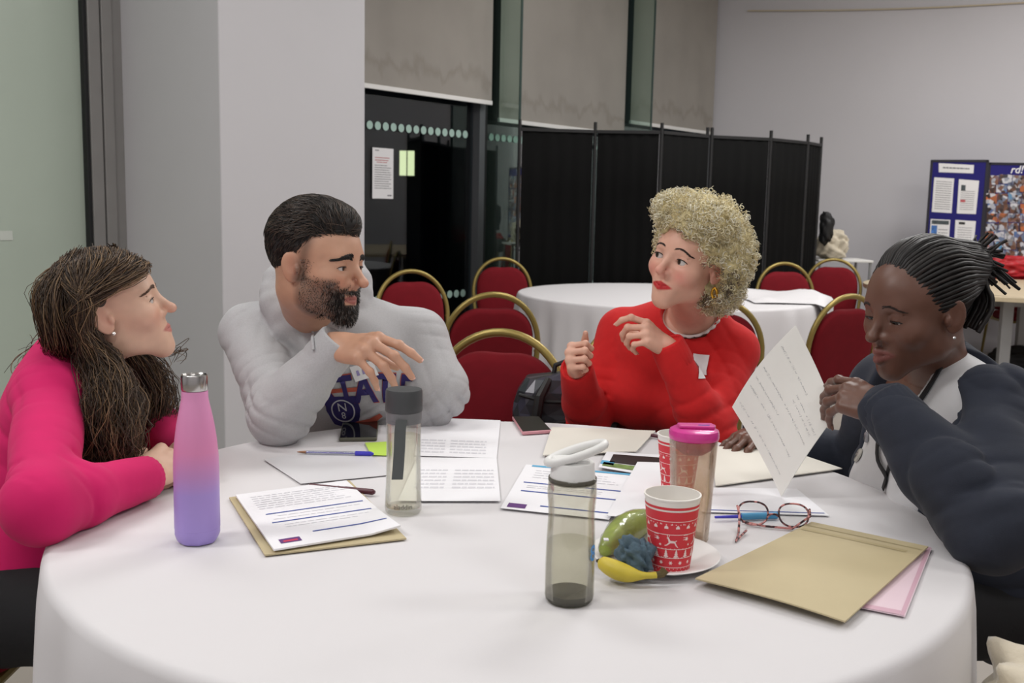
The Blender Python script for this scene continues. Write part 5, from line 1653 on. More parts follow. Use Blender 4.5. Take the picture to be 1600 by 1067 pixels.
# ------------------------------------------------------------------ hand
def hand(F, wrist, d, n, right, curls, spread=(-7, 0, 6, 13), thumb=(35, 30, 20, 20), s=1.0, k=0.004, wr=0.026):
    """d: wrist to knuckles, n: back of the hand. curls: 4 x (mcp, pip, dip) degrees, index first.
    thumb: (out angle, drop towards palm, bend1, bend2)"""
    d = unit(d); n = unit(np.asarray(n) - d * (np.asarray(n) @ d)); t = np.cross(n, d) if right else np.cross(d, n)
    wrist = np.asarray(wrist, float)
    P = lambda a, b, c: wrist + s * (d * a + t * b + n * c)
    mc = [(0.088, 0.027, 0.002), (0.091, 0.006, 0.005), (0.086, -0.014, 0.003), (0.077, -0.031, -0.002)]
    # palm
    F.ell(P(0.048, 0.0, -0.004), A3(0.046, 0.038, 0.0155) * s, 0.02 * s, 'u', np.stack([d, t, n]))
    for (a, b, c), r in zip(mc, (0.0115, 0.0118, 0.011, 0.0098)):
        F.cone(P(0.006, b * 0.45, -0.001), P(a - 0.002, b, c - 0.003), 0.0135 * s, r * s, 0.012 * s)
    F.ell(P(0.036, 0.022, -0.012), A3(0.026, 0.014, 0.013) * s, 0.012 * s, 'u', np.stack([d, t, n]))
    tips = []
    lens = [(0.043, 0.026, 0.021), (0.047, 0.029, 0.022), (0.044, 0.027, 0.022), (0.034, 0.020, 0.019)]
    rads = [(0.0093, 0.0083, 0.0078, 0.0062), (0.0095, 0.0085, 0.0079, 0.0063), (0.0090, 0.0080, 0.0074, 0.0060), (0.0079, 0.0070, 0.0065, 0.0053)]
    for i in range(4):
        p = P(*mc[i]); a = 0.0; sp = math.radians(spread[i])
        dd0 = unit(d * math.cos(sp) - t * math.sin(sp))
        pts = [p - dd0 * 0.012 * s, p]
        for L, c in zip(lens[i], curls[i]):
            a += math.radians(c)
            p = p + s * L * (dd0 * math.cos(a) - n * math.sin(a)); pts.append(p)
        r = rads[i]
        G = (r[0] * 1.05, r[0], r[1], r[2], r[3])
        for j in range(4):
            F.cone(pts[j], pts[j + 1], G[j] * s, G[j + 1] * s, (0.009 if j == 0 else k) * s)
        for j in (1, 2): # knuckle
            F.ell(pts[j + 0] + n * 0.0012 * s, A3(1, 1, 1) * (G[j] * 1.04) * s, 0.004 * s)
        tips.append((pts[-1], unit(pts[-1] - pts[-2]), dd0, a))
    out, drop, b1, b2 = map(math.radians, thumb)
    p0 = P(0.022, 0.020, -0.008)
    dt = unit(d * math.cos(out) + t * math.sin(out)); dt = unit(dt * math.cos(drop) - n * math.sin(drop))
    ax = unit(np.cross(dt, d) if np.linalg.norm(np.cross(dt, d)) > 1e-3 else n)
    def rotv(v, ax, a): return v * math.cos(a) + np.cross(ax, v) * math.sin(a) + ax * (ax @ v) * (1 - math.cos(a))
    p1 = p0 + dt * 0.042 * s; d2 = rotv(dt, ax, b1); p2 = p1 + d2 * 0.031 * s; d3 = rotv(d2, ax, b2); p3 = p2 + d3 * 0.024 * s
    F.cone(p0, p1, 0.0145 * s, 0.0108 * s, 0.012 * s); F.cone(p1, p2, 0.0106 * s, 0.0093 * s, 0.004 * s); F.cone(p2, p3, 0.0093 * s, 0.0068 * s, 0.003 * s)
    tips.append((p3, d3, dt, 0))
    # wrist
    F.cone(P(-0.02, 0, 0), P(0.012, 0.0, -0.001), wr * s, 0.025 * s, 0.015 * s)
    return tips
# ------------------------------------------------------------------ people
def spline(ctrl, m):
    """Catmull-Rom through ctrl (K,3) (or (N,K,3)) at m samples"""
    C = np.asarray(ctrl, float)
    if C.ndim == 2: C = C[None]
    N, K, _ = C.shape
    Cp = np.concatenate([2 * C[:, :1] - C[:, 1:2], C, 2 * C[:, -1:] - C[:, -2:-1]], axis=1)
    u = np.linspace(0, K - 1, m); i = np.minimum(u.astype(int), K - 2); t = (u - i)[None, :, None]
    p0, p1, p2, p3 = Cp[:, i], Cp[:, i + 1], Cp[:, i + 2], Cp[:, i + 3]
    return 0.5 * (2 * p1 + (p2 - p0) * t + (2 * p0 - 5 * p1 + 4 * p2 - p3) * t ** 2 + (3 * p1 - p0 - 3 * p2 + p3) * t ** 3)

def mat_hair(name, rough=0.45):
    m = mat(name, (1, 1, 1, 1), rough, attr='tint', spec=0.35)
    return m
def hair_cols(n, cols, rg, var=0.15):
    cols = np.array([c[:3] for c in cols]); k = rg.integers(0, len(cols), n)
    return cols[k] * (1 + var * rg.standard_normal((n, 1)))

class Body:
    """joint positions in world space"""
    def __init__(self, root, **j):
        self.root = root
        for k, v in j.items(): setattr(self, k, np.asarray(v, float))
        X = unit(self.shR - self.shL)                     # person's right
        Zs = unit(self.N - self.P); Y = unit(np.cross(Zs, X)); Zs = np.cross(X, Y)
        self.T = np.stack([X, Y, Zs])
        self.X, self.Y, self.Z = X, Y, Zs
    def limits(self, m=0.12):
        pts = np.array([getattr(self, k) for k in ('P', 'C', 'N', 'shR', 'shL', 'elR', 'elL', 'wrR', 'wrL')])
        return pts.min(0) - m, pts.max(0) + m

def torso(F, b, inf=0.0, wide=1.0, depth=1.0, bust=0.0, belly=0.0, k=0.05, sh_r=0.052, pelvis=True):
    T = b.T
    F.ell(b.C + b.Z * 0.02, A3(0.150 * wide + inf, 0.105 * depth + inf, 0.19 + inf), 0.0, 'u', T)
    mid = (b.C * 0.45 + b.P * 0.55)
    F.ell(mid + b.Y * (0.01 + belly), A3(0.140 * wide + inf, 0.105 * depth + belly + inf, 0.17 + inf), k, 'u', T)
    if pelvis: F.ell(b.P, A3(0.175 * wide + inf, 0.125 * depth + inf, 0.12 + inf), k, 'u', T)
    sh = sh_r + inf
    F.cone(b.shR, b.N * 0.7 + b.C * 0.3, sh, sh * 1.15, 0.04); F.cone(b.shL, b.N * 0.7 + b.C * 0.3, sh, sh * 1.15, 0.04)
    F.cone(b.shR * 0.75 + b.N * 0.25 , b.N + b.Z * 0.015, sh * 0.85, 0.052 + inf, 0.04); F.cone(b.shL * 0.75 + b.N * 0.25, b.N + b.Z * 0.015, sh * 0.85, 0.052 + inf, 0.04)
    if bust:
        for sx in (-1, 1):
            F.ell(b.C + b.X * sx * 0.072 * wide + b.Y * (0.085 * depth) - b.Z * 0.02, A3(0.062, 0.058, 0.062) * bust + inf, 0.045, 'u', T)

def arms(F, b, inf=0.0, r=(0.050, 0.042, 0.040, 0.027), k=0.03, cut=0.0, which='RL'):
    for sd in which:
        s, e, w = getattr(b, 'sh' + sd), getattr(b, 'el' + sd), getattr(b, 'wr' + sd)
        F.cone(s, e, r[0] + inf, r[1] + inf, k)
        F.cone(e, e + (w - e) * 0.35, r[1] + inf, r[2] + inf, k)
        F.cone(e + (w - e) * 0.35, w - unit(w - e) * cut, r[2] + inf, r[3] + inf, k)

def legs(b, material, skirt=None):
    """trousers and shoes, mostly hidden by the cloth"""
    kn = [b.knR, b.knL]; an = [b.anR, b.anL]
    lo = np.min([b.P, *kn, *an], axis=0) - 0.2; hi = np.max([b.P, *kn, *an], axis=0) + 0.22
    F = Field(lo, hi, 0.012)
    F.ell(b.P - b.Z * 0.01, A3(0.182, 0.135, 0.115), 0, 'u', b.T)
    for sx, k_, a_ in ((1, kn[0], an[0]), (-1, kn[1], an[1])):
        hip = b.P + b.X * sx * 0.09
        F.cone(hip, k_, 0.092, 0.066, 0.04); F.cone(k_, a_, 0.064, 0.045, 0.03)
    sdf_obj('trousers', F, material, b.root)
    for k_, a_ in zip(kn, an):
        f = unit(A3(*(k_ - b.P)[:2], 0))
        G = Field(a_ - 0.26, a_ + 0.26, 0.009)
        G.cone(A3(a_[0], a_[1], 0.045), A3(a_[0], a_[1], 0.10), 0.044, 0.040, 0)
        G.cone(A3(a_[0], a_[1], 0.045) - f * 0.03, A3(a_[0], a_[1], 0.042) + f * 0.16, 0.042, 0.036, 0.03)
        G.half((0, 0, 0.004), (0, 0, -1))
        sdf_obj('shoe', G, M_shoe, b.root)
M_shoe = mat('dark_shoe', hexc(30, 28, 28), 0.5)

def body_mesh(b, H, hands, skin_m, tint, torso_kw, arm_r, head_kw, nbr=0.0):
    lo, hi = b.limits(0.13)
    hb = H.box(0.012); lo = np.minimum(lo, hb[0] - 0.01); hi = np.maximum(hi, hb[1] + 0.01)
    for hd in hands: lo = np.minimum(lo, np.asarray(hd['wrist']) - 0.21); hi = np.maximum(hi, np.asarray(hd['wrist']) + 0.21)
    boxes = [hb]
    for hd in hands:
        if hd.get('fine', True):
            c = np.asarray(hd['wrist']) + unit(hd['d']) * 0.092 * hd['s'] - unit(hd['n']) * 0.02; boxes.append((c - 0.112, c + 0.112))
    F = Field(lo, hi, 0.0080, boxes, 0.0022)
    H.skin(F, b.N + b.Z * -0.02, **head_kw)
    torso(F, b, -0.012, **torso_kw)
    arms(F, b, -0.010, arm_r)
    tips = []
    for hd in hands:
        kw = {k: v for k, v in hd.items() if k not in ('fine',)}
        tips.append(hand(F, **kw))
    def keep(V):
        k = np.zeros(len(V), bool)
        for bx in boxes: k |= ((V > bx[0]) & (V < bx[1])).all(1)
        k |= ((V - b.N) ** 2).sum(1) < 0.135 ** 2
        return k
    o = sdf_obj('body', F, skin_m, b.root, tint, keep=keep)
    return o, tips

def nails(b, tips_list, n_dirs, material, s=1.0):
    for tips, nd in zip(tips_list, n_dirs):
        for (p, d, d0, a) in tips[:5]:
            nn = unit(nd - d * (nd @ d)); t = np.cross(d, nn)
            v = []; f = []
            for i, u in enumerate((-0.006, -0.002, 0.003, 0.006)):
                for j, q in enumerate((-0.0042, -0.0022, 0, 0.0022, 0.0042)):
                    q2 = q * (1 if u < 0.004 else 0.75)
                    v.append(p + d * u * s + t * q2 * s + nn * (0.0063 - 0.12 * abs(q2) * 3) * s)
            for i in range(3):
                for j in range(4): f.append((i * 5 + j, i * 5 + j + 1, i * 5 + j + 6, i * 5 + j + 5))
            MB().add(v, f).build('fingernail', material, b.root, auto=False)

def garment(name, b, H, material, torso_kw, arm_r, inf=0.012, fold=0.004, fs=26.0, ph=0.0, hem=None, neck_r=0.066, neck_off=(0, 0.0, 0), extra=None, post=None, res=0.0045, cut=0.0, lo_hi=None, which='RL', neck_tilt=0.0, cuffs='RL'):
    lo, hi = b.limits(0.16)
    F = Field(lo, hi, res)
    torso(F, b, inf, **torso_kw)
    arms(F, b, inf, arm_r, cut=cut, which=which)
    if extra: extra(F)
    # folds: broad drapery, sharp creases gathered round elbows, armpits and waist
    def crease(q): return (1 - np.abs(np.sin(q))) ** 2
    def fn(x, y, z):
        g9 = gyro(x, y, z, 9.0, ph); g20 = gyro(x, y, z, 20.0, ph + 2)
        d = fold * 0.42 * gyro(x, y, z, fs * 0.8, ph)
        gt = np.clip(0.4 + 0.6 * gyro(x, y, z, 13.0, ph + 6), 0, 1)
        for sd in 'RL':
            s, e, w = getattr(b, 'sh' + sd), getattr(b, 'el' + sd), getattr(b, 'wr' + sd)
            for (p0, p1) in ((s, e), (e, w)):
                ax = unit(p1 - p0); L = np.linalg.norm(p1 - p0)
                t = (x - p0[0]) * ax[0] + (y - p0[1]) * ax[1] + (z - p0[2]) * ax[2]
                r2 = (x - p0[0]) ** 2 + (y - p0[1]) ** 2 + (z - p0[2]) ** 2 - t * t
                near = np.exp(-np.clip(r2, 0, None) / 0.075 ** 2) * (t > -0.04) * (t < L + 0.02)
                te = t if p0 is e else L - t
                env = np.exp(-(te / 0.08) ** 2) * 1.0 + 0.34
                gate = np.clip(0.35 + 0.55 * gyro(x, y, z, 26.0, ph + 4), 0, 1)
                d = d + fold * 2.3 * near * env * gate * crease(t * 3.14159 / 0.046 + 1.9 * g9 + 0.9 * g20 + ph)
            # armpit fan
            c = s * 0.62 + b.C * 0.38
            v = unit(b.C - s)
            rr = np.sqrt((x - c[0]) ** 2 + (y - c[1]) ** 2 + (z - c[2]) ** 2)
            t = (x - c[0]) * v[0] + (z - c[2]) * v[2] + 0.3 * (y - c[1])
            d = d + fold * 2.0 * gt * np.exp(-(rr / 0.13) ** 2) * crease(t * 3.14159 / 0.045 + 0.8 * g9)
        q = ((x - b.C[0]) * b.X[0] + (y - b.C[1]) * b.X[1]) * 0.75 + (z - b.C[2])
        d = d + fold * 1.3 * gt * np.exp(-((z - b.P[2] - 0.16) / 0.16) ** 2) * crease(q * 3.14159 / 0.07 + 1.2 * g9)
        return np.clip(d, -0.012, 0.015)
    F.disp(fn)
    if hem is not None: F.half(b.P + b.Z * hem, -b.Z)
    for sd in which:
        e, w = getattr(b, 'el' + sd), getattr(b, 'wr' + sd); ax = unit(w - e)
        if sd in cuffs: F.cone(w + ax * 0.058, w + ax * 0.10, 0.056, 0.056, 0.003, 's')
    no = b.N + b.T.T @ A3(*neck_off)
    nd = unit(b.Z + b.Y * neck_tilt)
    F.cone(no - nd * 0.015, no + nd * 0.16, neck_r, neck_r * 1.25, 0.006, 's')
    if post: post(F)
    return F

def ring_path(c, n, up_dir, r1, r2, m=40, dip=0.0, X=None, Y=None):
    return np.array([c + X * r1 * math.cos(a) + Y * r2 * math.sin(a) + n * dip * math.sin(a) for a in np.linspace(0, 2 * math.pi, m)])

def surf_normals(o):
    pass

class Surface:
    """ray casting on a built mesh so that prints and badges can lie on the cloth"""
    def __init__(self, o):
        from mathutils.bvhtree import BVHTree
        me = o.data; off = origin_of(o)
        co = np.empty(len(me.vertices) * 3, np.float32); me.vertices.foreach_get('co', co)
        self.co = co.reshape(-1, 3) + off
        self.t = BVHTree.FromPolygons([Vector(v) for v in self.co], [tuple(p.vertices) for p in me.polygons])
    def cast(self, p, d):
        h, n, i, dist = self.t.ray_cast(Vector(p), Vector(d))
        return (None, None) if h is None else (np.array(h), np.array(n))
    def near(self, p):
        h, n, i, dist = self.t.find_nearest(Vector(p)); return np.array(h), np.array(n)

def subdiv2d(v, f, size):
    """split triangles/polys of a flat shape until edges are short (for wrapping on cloth)"""
    import bmesh
    bm = bmesh.new(); vs = [bm.verts.new((p[0], p[1], 0)) for p in v]
    for q in f:
        try: bm.faces.new([vs[i] for i in q])
        except ValueError: pass
    bmesh.ops.triangulate(bm, faces=bm.faces[:])
    for _ in range(4):
        ed = [e for e in bm.edges if e.calc_length() > size]
        if not ed: break
        bmesh.ops.subdivide_edges(bm, edges=ed, cuts=1)
        bmesh.ops.triangulate(bm, faces=bm.faces[:])
    bm.verts.ensure_lookup_table(); bm.verts.index_update()
    v2 = np.array([w.co[:2] for w in bm.verts]); f2 = [tuple(w.index for w in q.verts) for q in bm.faces]
    bm.free()
    return v2, f2

def on_cloth(surf, v2, f2, c, X, Yv, d, off, name, material, parent, back=0.25, skip=None):
    """lay a flat shape on cloth by casting along d from the plane c,X,Y"""
    V = []
    for p in v2:
        q = c + X * p[0] + Yv * p[1]
        h, n = surf.cast(q - np.asarray(d) * back, d)
        for _ in range(6):
            if h is None or skip is None: break
            a_, b_, r_ = skip; u_ = np.clip((h - a_) @ (b_ - a_) / ((b_ - a_) @ (b_ - a_)), 0, 1.3)
            if np.linalg.norm(h - a_ - u_ * (b_ - a_)) > r_: break
            h, n = surf.cast(h + np.asarray(d) * 0.004, d)
        if h is None: h, n = surf.near(q)
        if n @ np.asarray(d) > 0: n = -n
        V.append(h + n * off)
    return MB().add(V, f2).build(name, material, parent, auto=False)

def scalp_strands(H, roots, comb, length, m, lift, rg, wave=0.0, offs=0.0, jitter=0.3, grav=0.0, surf_r=None):
    """strands that start at local points `roots` on the scalp and run along comb(x,y,z), hugging the skull"""
    n = len(roots); P = np.zeros((n, m, 3)); P[:, 0] = roots
    L = np.broadcast_to(length, (n,))
    cc = A3(0, -0.014, 0.034); rr = A3(0.074, 0.094, 0.082) if surf_r is None else surf_r
    jit = rg.standard_normal((n, 3)) * jitter
    ph = rg.random((n, 2)) * 6.28
    for i in range(1, m):
        q = P[:, i - 1]; nrm = (q - cc) / rr ** 2; nrm /= np.linalg.norm(nrm, axis=1, keepdims=True)
        d = comb(q) + jit; d -= nrm * (d * nrm).sum(1, keepdims=True) * 0.9
        d /= np.linalg.norm(d, axis=1, keepdims=True) + 1e-9
        t = i / (m - 1)
        d = d + nrm * (lift * (1 - 0.4 * t)) + A3(0, 0, -grav * t)
        if wave: d = d + np.cross(d, nrm) * (wave * np.sin(ph[:, :1] + i * 1.3))
        P[:, i] = q + d * (L / (m - 1))[:, None]
    W_ = H.c + H.s * (P @ H.M)
    return W_

def scalp_points(n, pred, rg, rad, c=A3(0, -0.014, 0.034)):
    out = []
    while sum(len(o) for o in out) < n:
        v = rg.standard_normal((n * 2, 3)); v /= np.linalg.norm(v, axis=1, keepdims=True)
        p = c + v * rad
        out.append(p[pred(p)])
    return np.concatenate(out)[:n]

def cap_strands(S, H, n, pred, comb, length, m, lift, rg, jitter=0.2, c0=A3(0, -0.015, 0.035), wave=0.0):
    """strands rooted on the hair mass itself and running along it"""
    Ps = []
    ctr = H.w(*c0); tries = 0
    while len(Ps) < n and tries < n * 12:
        tries += 1
        v = rg.standard_normal(3); v /= np.linalg.norm(v)
        d = H.M.T @ v
        h, nn = S.cast(ctr + d * 0.26, -d)
        if h is None: continue
        l = H.loc(h[None])[0]
        if not pred(l): continue
        L = length(l) if callable(length) else length
        L *= rg.uniform(0.7, 1.2) * H.s
        jt = rg.standard_normal(3) * jitter; ph_ = rg.random() * 6.28
        q = h; pts = [h - nn * 0.001]
        for i in range(1, m):
            l = H.loc(q[None])[0]
            dv = H.M.T @ (comb(l) + jt + wave * math.sin(ph_ + i * 1.4) * A3(1, 0, 0)); dv = unit(dv - nn * (dv @ nn))
            q = q + dv * L / (m - 1)
            q2, nn = S.near(q)
            q = q2
            pts.append(q2 + nn * lift * math.sin(2.2 * i / (m - 1)))
        Ps.append(pts)
    return np.array(Ps)
def proj(S, H, p, off, c0=A3(0, -0.02, 0.03)):
    ctr = H.w(*c0); d = unit(p - ctr)
    h, n = S.cast(ctr + d * 0.3, -d)
    return p if h is None else h + d * off

def guided(guides, rg, m=20, wave=0.004, wl=0.05, radius=0.0006, taper=0.35):
    """guides: list of (n, [(point, spread), ...]); returns P (N,m,3), R"""
    PS = []
    for n, ctl in guides:
        C = np.array([c for c, _ in ctl]); S = np.array([s for _, s in ctl])
        o = rg.standard_normal((n, 1, 3)) * 0.5; o /= np.maximum(1, np.linalg.norm(o, axis=2, keepdims=True))
        o2 = rg.standard_normal((n, len(ctl), 3)) * 0.22
        ctrl = C[None] + (o + o2) * S[None, :, None]
        P = spline(ctrl, m)
        seg = np.linalg.norm(np.diff(P, axis=1), axis=2).sum(1)
        t = np.linspace(0, 1, m)[None, :]
        phs = rg.random((n, 3, 1)) * 6.28
        amp = wave * (0.25 + 0.75 * t) * rg.uniform(0.6, 1.5, (n, 1))
        f = 2 * np.pi * seg[:, None] / (wl * rg.uniform(0.75, 1.3, (n, 1)))
        for k in range(3): P[:, :, k] += amp * np.sin(f * t + phs[:, k])
        # keep a random tail cut so ends are uneven
        PS.append(P)
    P = np.concatenate(PS)
    R = radius * (1 - (1 - taper) * np.linspace(0, 1, m) ** 2)[None, :] * rg.uniform(0.7, 1.4, (len(P), 1))
    return P, R
def seat_root(P, name, label):
    return empty('person', (P[0], P[1], 0), label, 'person')
def solve_elbow(s, w, e_hint, l1, l2):
    """keep bone lengths: elbow on the circle nearest to the hint"""
    s, w, e = map(lambda q: np.asarray(q, float), (s, w, e_hint))
    D = np.linalg.norm(w - s); D = min(D, l1 + l2 - 0.002); ax = unit(w - s)
    a = (l1 * l1 - l2 * l2 + D * D) / (2 * D); h = math.sqrt(max(l1 * l1 - a * a, 1e-6))
    pr = e - s; pr = unit(pr - ax * (pr @ ax))
    return s + ax * a + pr * h

M_skin_f = mat('skin_fair', (1, 1, 1, 1), 0.48, attr='tint', sss=0.08, bump=0.05, scale=700)
M_skin_m = mat('skin_olive', (1, 1, 1, 1), 0.45, attr='tint', sss=0.06, bump=0.06, scale=700)
M_skin_d = mat('skin_dark', (1, 1, 1, 1), 0.42, attr='tint', sss=0.04, bump=0.05, scale=700)
M_nail = mat('fingernail', hexc(226, 176, 160), 0.3)
M_naild = mat('fingernail_dark', hexc(140, 100, 84), 0.3)
M_hair = mat_hair('hair_strands')
M_dark_tr = mat('black_trousers', hexc(20, 20, 23), 0.85, bump=0.1, scale=200)

def cuff_band(wr, el, r, material, parent):
    ax = unit(wr - el); U = unit(np.cross(ax, [0, 0, 1])); V_ = np.cross(ax, U)
    v = []; f = []; ns = 72
    for (t, rr) in ((-0.050, r - 0.003), (-0.046, r + 0.002), (-0.02, r + 0.0015), (0.014, r - 0.0005), (0.020, r - 0.004), (0.016, r - 0.008), (-0.02, r - 0.008)):
        for i in range(ns):
            a = 2 * math.pi * i / ns; v.append(wr + ax * t + (U * math.cos(a) + V_ * math.sin(a)) * (rr + 0.0006 * math.cos(24 * a)))
    for j in range(6):
        for i in range(ns): f.append((j * ns + i, j * ns + (i + 1) % ns, (j + 1) * ns + (i + 1) % ns, (j + 1) * ns + i))
    return MB().add(v, f).build('cuff', material, parent, auto=False)
def wool(name, col, sc=900, b=0.10, vary=0.04, vs=40, sheen=0.06, rough=0.9):
    return mat(name, col, rough, bump=b, scale=sc, vary=vary, vscale=vs, sheen=sheen)

# =================================================================== woman in pink, left
def woman_pink():
    H = Head(176, 486, 1.93, 83, 15, -3, 0.95)
    P = A3(-0.95, 1.86, 0.525)
    root = seat_root(P, 'person', 'person with long wavy brown hair in a bright pink jumper, leaning on the table, left')
    N = W(118, 572, 1.98)
    shR = W(78, 622, 1.84); shL = W(168, 600, 2.16)
    wrR = WZ(222, 748, TZ + 0.042)
    elR = WZ(66, 790, TZ + 0.055)
    wrL = A3(wrR[0] + 0.02, wrR[1] + 0.20, TZ + 0.05); elL = A3(-0.80, wrR[1] + 0.42, TZ + 0.05)
    C = N * 0.60 + P * 0.40 + A3(0.0, 0, 0)
    b = Body(root, P=P, C=C, N=N, shR=shR, shL=shL, elR=elR, elL=elL, wrR=wrR, wrL=wrL,
             knR=A3(-0.56, 1.72, 0.50), knL=A3(-0.58, 2.04, 0.51), anR=A3(-0.66, 1.66, 0.08), anL=A3(-0.55, 2.1, 0.08))
    tint = face_tint(H, hexc(222, 182, 158), hexc(192, 122, 114), hexc(214, 148, 128))
    hd = unit(WZ(266, 722, TZ + 0.05) - wrR)
    hands = [dict(wrist=wrR + hd * 0.012, d=unit(hd + A3(0, 0, 0.08)), n=unit(A3(0.62, -0.35, 0.7)), right=True, curls=((58, 70, 40), (62, 75, 40), (64, 75, 40), (66, 75, 40)), thumb=(35, 30, 15, 25), s=0.92),
             dict(wrist=wrL, d=unit(A3(0.35, -0.75, 0.06)), n=unit(A3(0.5, 0.15, 0.85)), right=False, curls=((50, 55, 35), (52, 58, 35), (55, 60, 35), (55, 60, 35)), thumb=(35, 30, 15, 25), s=0.92)]
    kw = dict(wide=0.93, depth=0.92, bust=0.9)
    body, tips = body_mesh(b, H, hands, M_skin_f, tint, kw, (0.047, 0.040, 0.037, 0.026),
                           dict(nose=1.0, jaw=0.86, lips=0.85, lid=0.6, neck=0.048, cheek=0.95, nose_w=1.0, brow=0.8))
    H.eyes(root, (0.05, 0.035, 0.02), (-10, 6))
    SB = Surface(body); H.brows(SB, root, mat('brown_brow', hexc(96, 70, 54), 0.7), 0.8, 110, 2, 0.004, 0.001)
    H.lashes(root, mat('brown_lashes', hexc(60, 42, 36), 0.6), 0.0008, 1.0)
    F = garment('jumper', b, H, None, kw, (0.048, 0.044, 0.037, 0.028), 0.011, 0.0048, 24, 0.4, hem=-0.03, neck_r=0.062, neck_tilt=0.35, cut=0.0)
    sdf_obj('jumper', F, wool('pink_knit', hexc(206, 18, 98), 1100, 0.06, 0.03, 30, 0.05), root)
    cuff_band(wrR, elR, 0.0385, root.children[-1].data.materials[0], root)
    legs(b, M_dark_tr)
    # earring
    e = H.w(0.0845, 0.000, -0.036)
    MB().lathe([(0, -0.0035), (0.0025, -0.0025), (0.0036, 0), (0.0025, 0.0025), (0, 0.0035)], 14, tuple(e), cap=False).build('earring', mat('pearl', hexc(235, 230, 225), 0.15, 0.3), root)
    # ---- hair
    rg = np.random.default_rng(11)
    F = Field(*H.box(0.05), 0.0045)
    w = H.w; s = H.s
    F.ell(w(0, -0.024, 0.042), A3(0.081, 0.094, 0.086) * s, 0, 'u', H.M)
    F.ell(w(0, -0.060, -0.010), A3(0.072, 0.062, 0.085) * s, 0.03, 'u', H.M)
    # clear the face: cut everything in front of a slanted hairline
    F.ell(w(0, 0.030, 0.062), A3(0.063, 0.058, 0.050) * s, 0.02, 'u', H.M)
    F.ell(w(0, 0.125, -0.052), A3(0.118, 0.108, 0.116) * s, 0.008, 's', H.M)
    for sx in (-1, 1):
        F.ell(w(sx * 0.085, 0.004, -0.022), A3(0.024, 0.030, 0.040) * s, 0.008, 's', H.M)
        F.ell(w(sx * 0.085, 0.028, 0.004), A3(0.026, 0.034, 0.030) * s, 0.008, 's', H.M)
    F.disp(lambda x, y, z: 0.0016 * gyro(x, y, z, 160.0))
    hc = [hexc(74, 58, 46), hexc(92, 73, 56), hexc(58, 46, 38), hexc(124, 100, 74)]
    cap = sdf_obj('hair_cap', F, mat('brown_hair_base', hexc(62, 48, 38), 0.6), root)
    G = []
    LP = lambda x, y, z: w(x, y, z)
    drop = lambda px, py, d: W(px, py, d)
    # from the parting over the near side, tucked behind the ear, down in front of the shoulder
    for k in range(26):
        y0 = 0.094 - 0.157 * k / 25
        st = LP(0.004, y0, 0.127 - 6.0 * max(0, y0 + 0.005) ** 2 - 0.35 * max(0, -y0 - 0.03))
        sp1 = LP(0.062, y0 * 0.92 - 0.006, 0.092 - 4.0 * max(0, y0) ** 2); sp2 = LP(0.088, -0.030 - 0.02 * (1 - k / 25), 0.030)
        sp3 = LP(0.086, -0.046 - 0.012 * (k / 25), -0.035)
        f = k / 25.0
        e1 = drop(157 + 18 * (1 - f), 590, 1.86); e2 = drop(165 + 22 * (1 - f), 650, 1.80); e3 = drop(176 + 16 * math.sin(k), 705 + 8 * math.sin(3 * k), 1.80); e4 = drop(166 + 24 * math.sin(2.3 * k), 742 + 14 * math.cos(1.7 * k), 1.80)
        G.append((58, [(st, 0.007), (sp1, 0.012), (sp2, 0.016), (sp3, 0.016), (e1, 0.038), (e2, 0.045), (e3, 0.040), (e4, 0.028)]))
    # crown to the back, falling behind the near shoulder edge
    for k in range(18):
        f = k / 17
        st = LP(0.004 - 0.03 * f, -0.02 - 0.05 * f, 0.126 - 0.02 * f)
        G.append((56, [(st, 0.014), (LP(0.082 - 0.085 * f, -0.070 - 0.045 * f, 0.066), 0.020), (LP(0.086 - 0.09 * f, -0.088 - 0.03 * f, -0.02), 0.026), (drop(110 - 14 * f, 545, 1.94), 0.03), (drop(124 + 6 * f, 590, 1.90), 0.035), (drop(142 + 10 * f, 640, 1.86), 0.035), (drop(150 + 10 * f, 690 + 10 * f, 1.84), 0.03)]))
    # far side, falling in front of the far shoulder
    for k in range(12):
        f = k / 11
        st = LP(-0.004, 0.045 - 0.10 * f, 0.120)
        G.append((40, [(st, 0.006), (LP(-0.062, 0.03 - 0.06 * f, 0.088), 0.01), (LP(-0.088, -0.02, 0.0), 0.012), (LP(-0.084, -0.01, -0.07), 0.018), (drop(228 + 16 * f, 590, 2.06), 0.034), (drop(232 + 18 * f, 635, 2.05), 0.042), (drop(222 + 22 * f, 672, 2.04), 0.035), (drop(215 + 24 * f, 700 - 8 * f, 2.03), 0.02)]))
    # flyaways at the nape
    for k in range(5):
        G.append((5, [(LP(0.05, -0.10, 0.0), 0.02), (drop(92 - 6 * k, 520 + 4 * k, 1.95), 0.02), (drop(60 - 5 * k, 540 + 7 * k, 1.95), 0.03), (drop(34 + 12 * k, 562 + 6 * k, 1.95), 0.04)]))
    G.append((8, [(LP(-0.08, 0.0, -0.09), 0.01), (drop(262, 552, 2.05), 0.012), (drop(286, 545, 2.05), 0.014), (drop(272, 562, 2.05), 0.016)]))
    Pn, R = guided(G, rg, 24, 0.0070, 0.115, 0.00085, 0.5)
    tubes_obj('long_hair', Pn, R, 3, M_hair, root, hair_cols(len(Pn), hc, rg))
    chair(-1.10, 1.90, -PI / 2 + 0.02, 'red chair that the woman in the pink jumper sits on, left')
    return b, H, tips

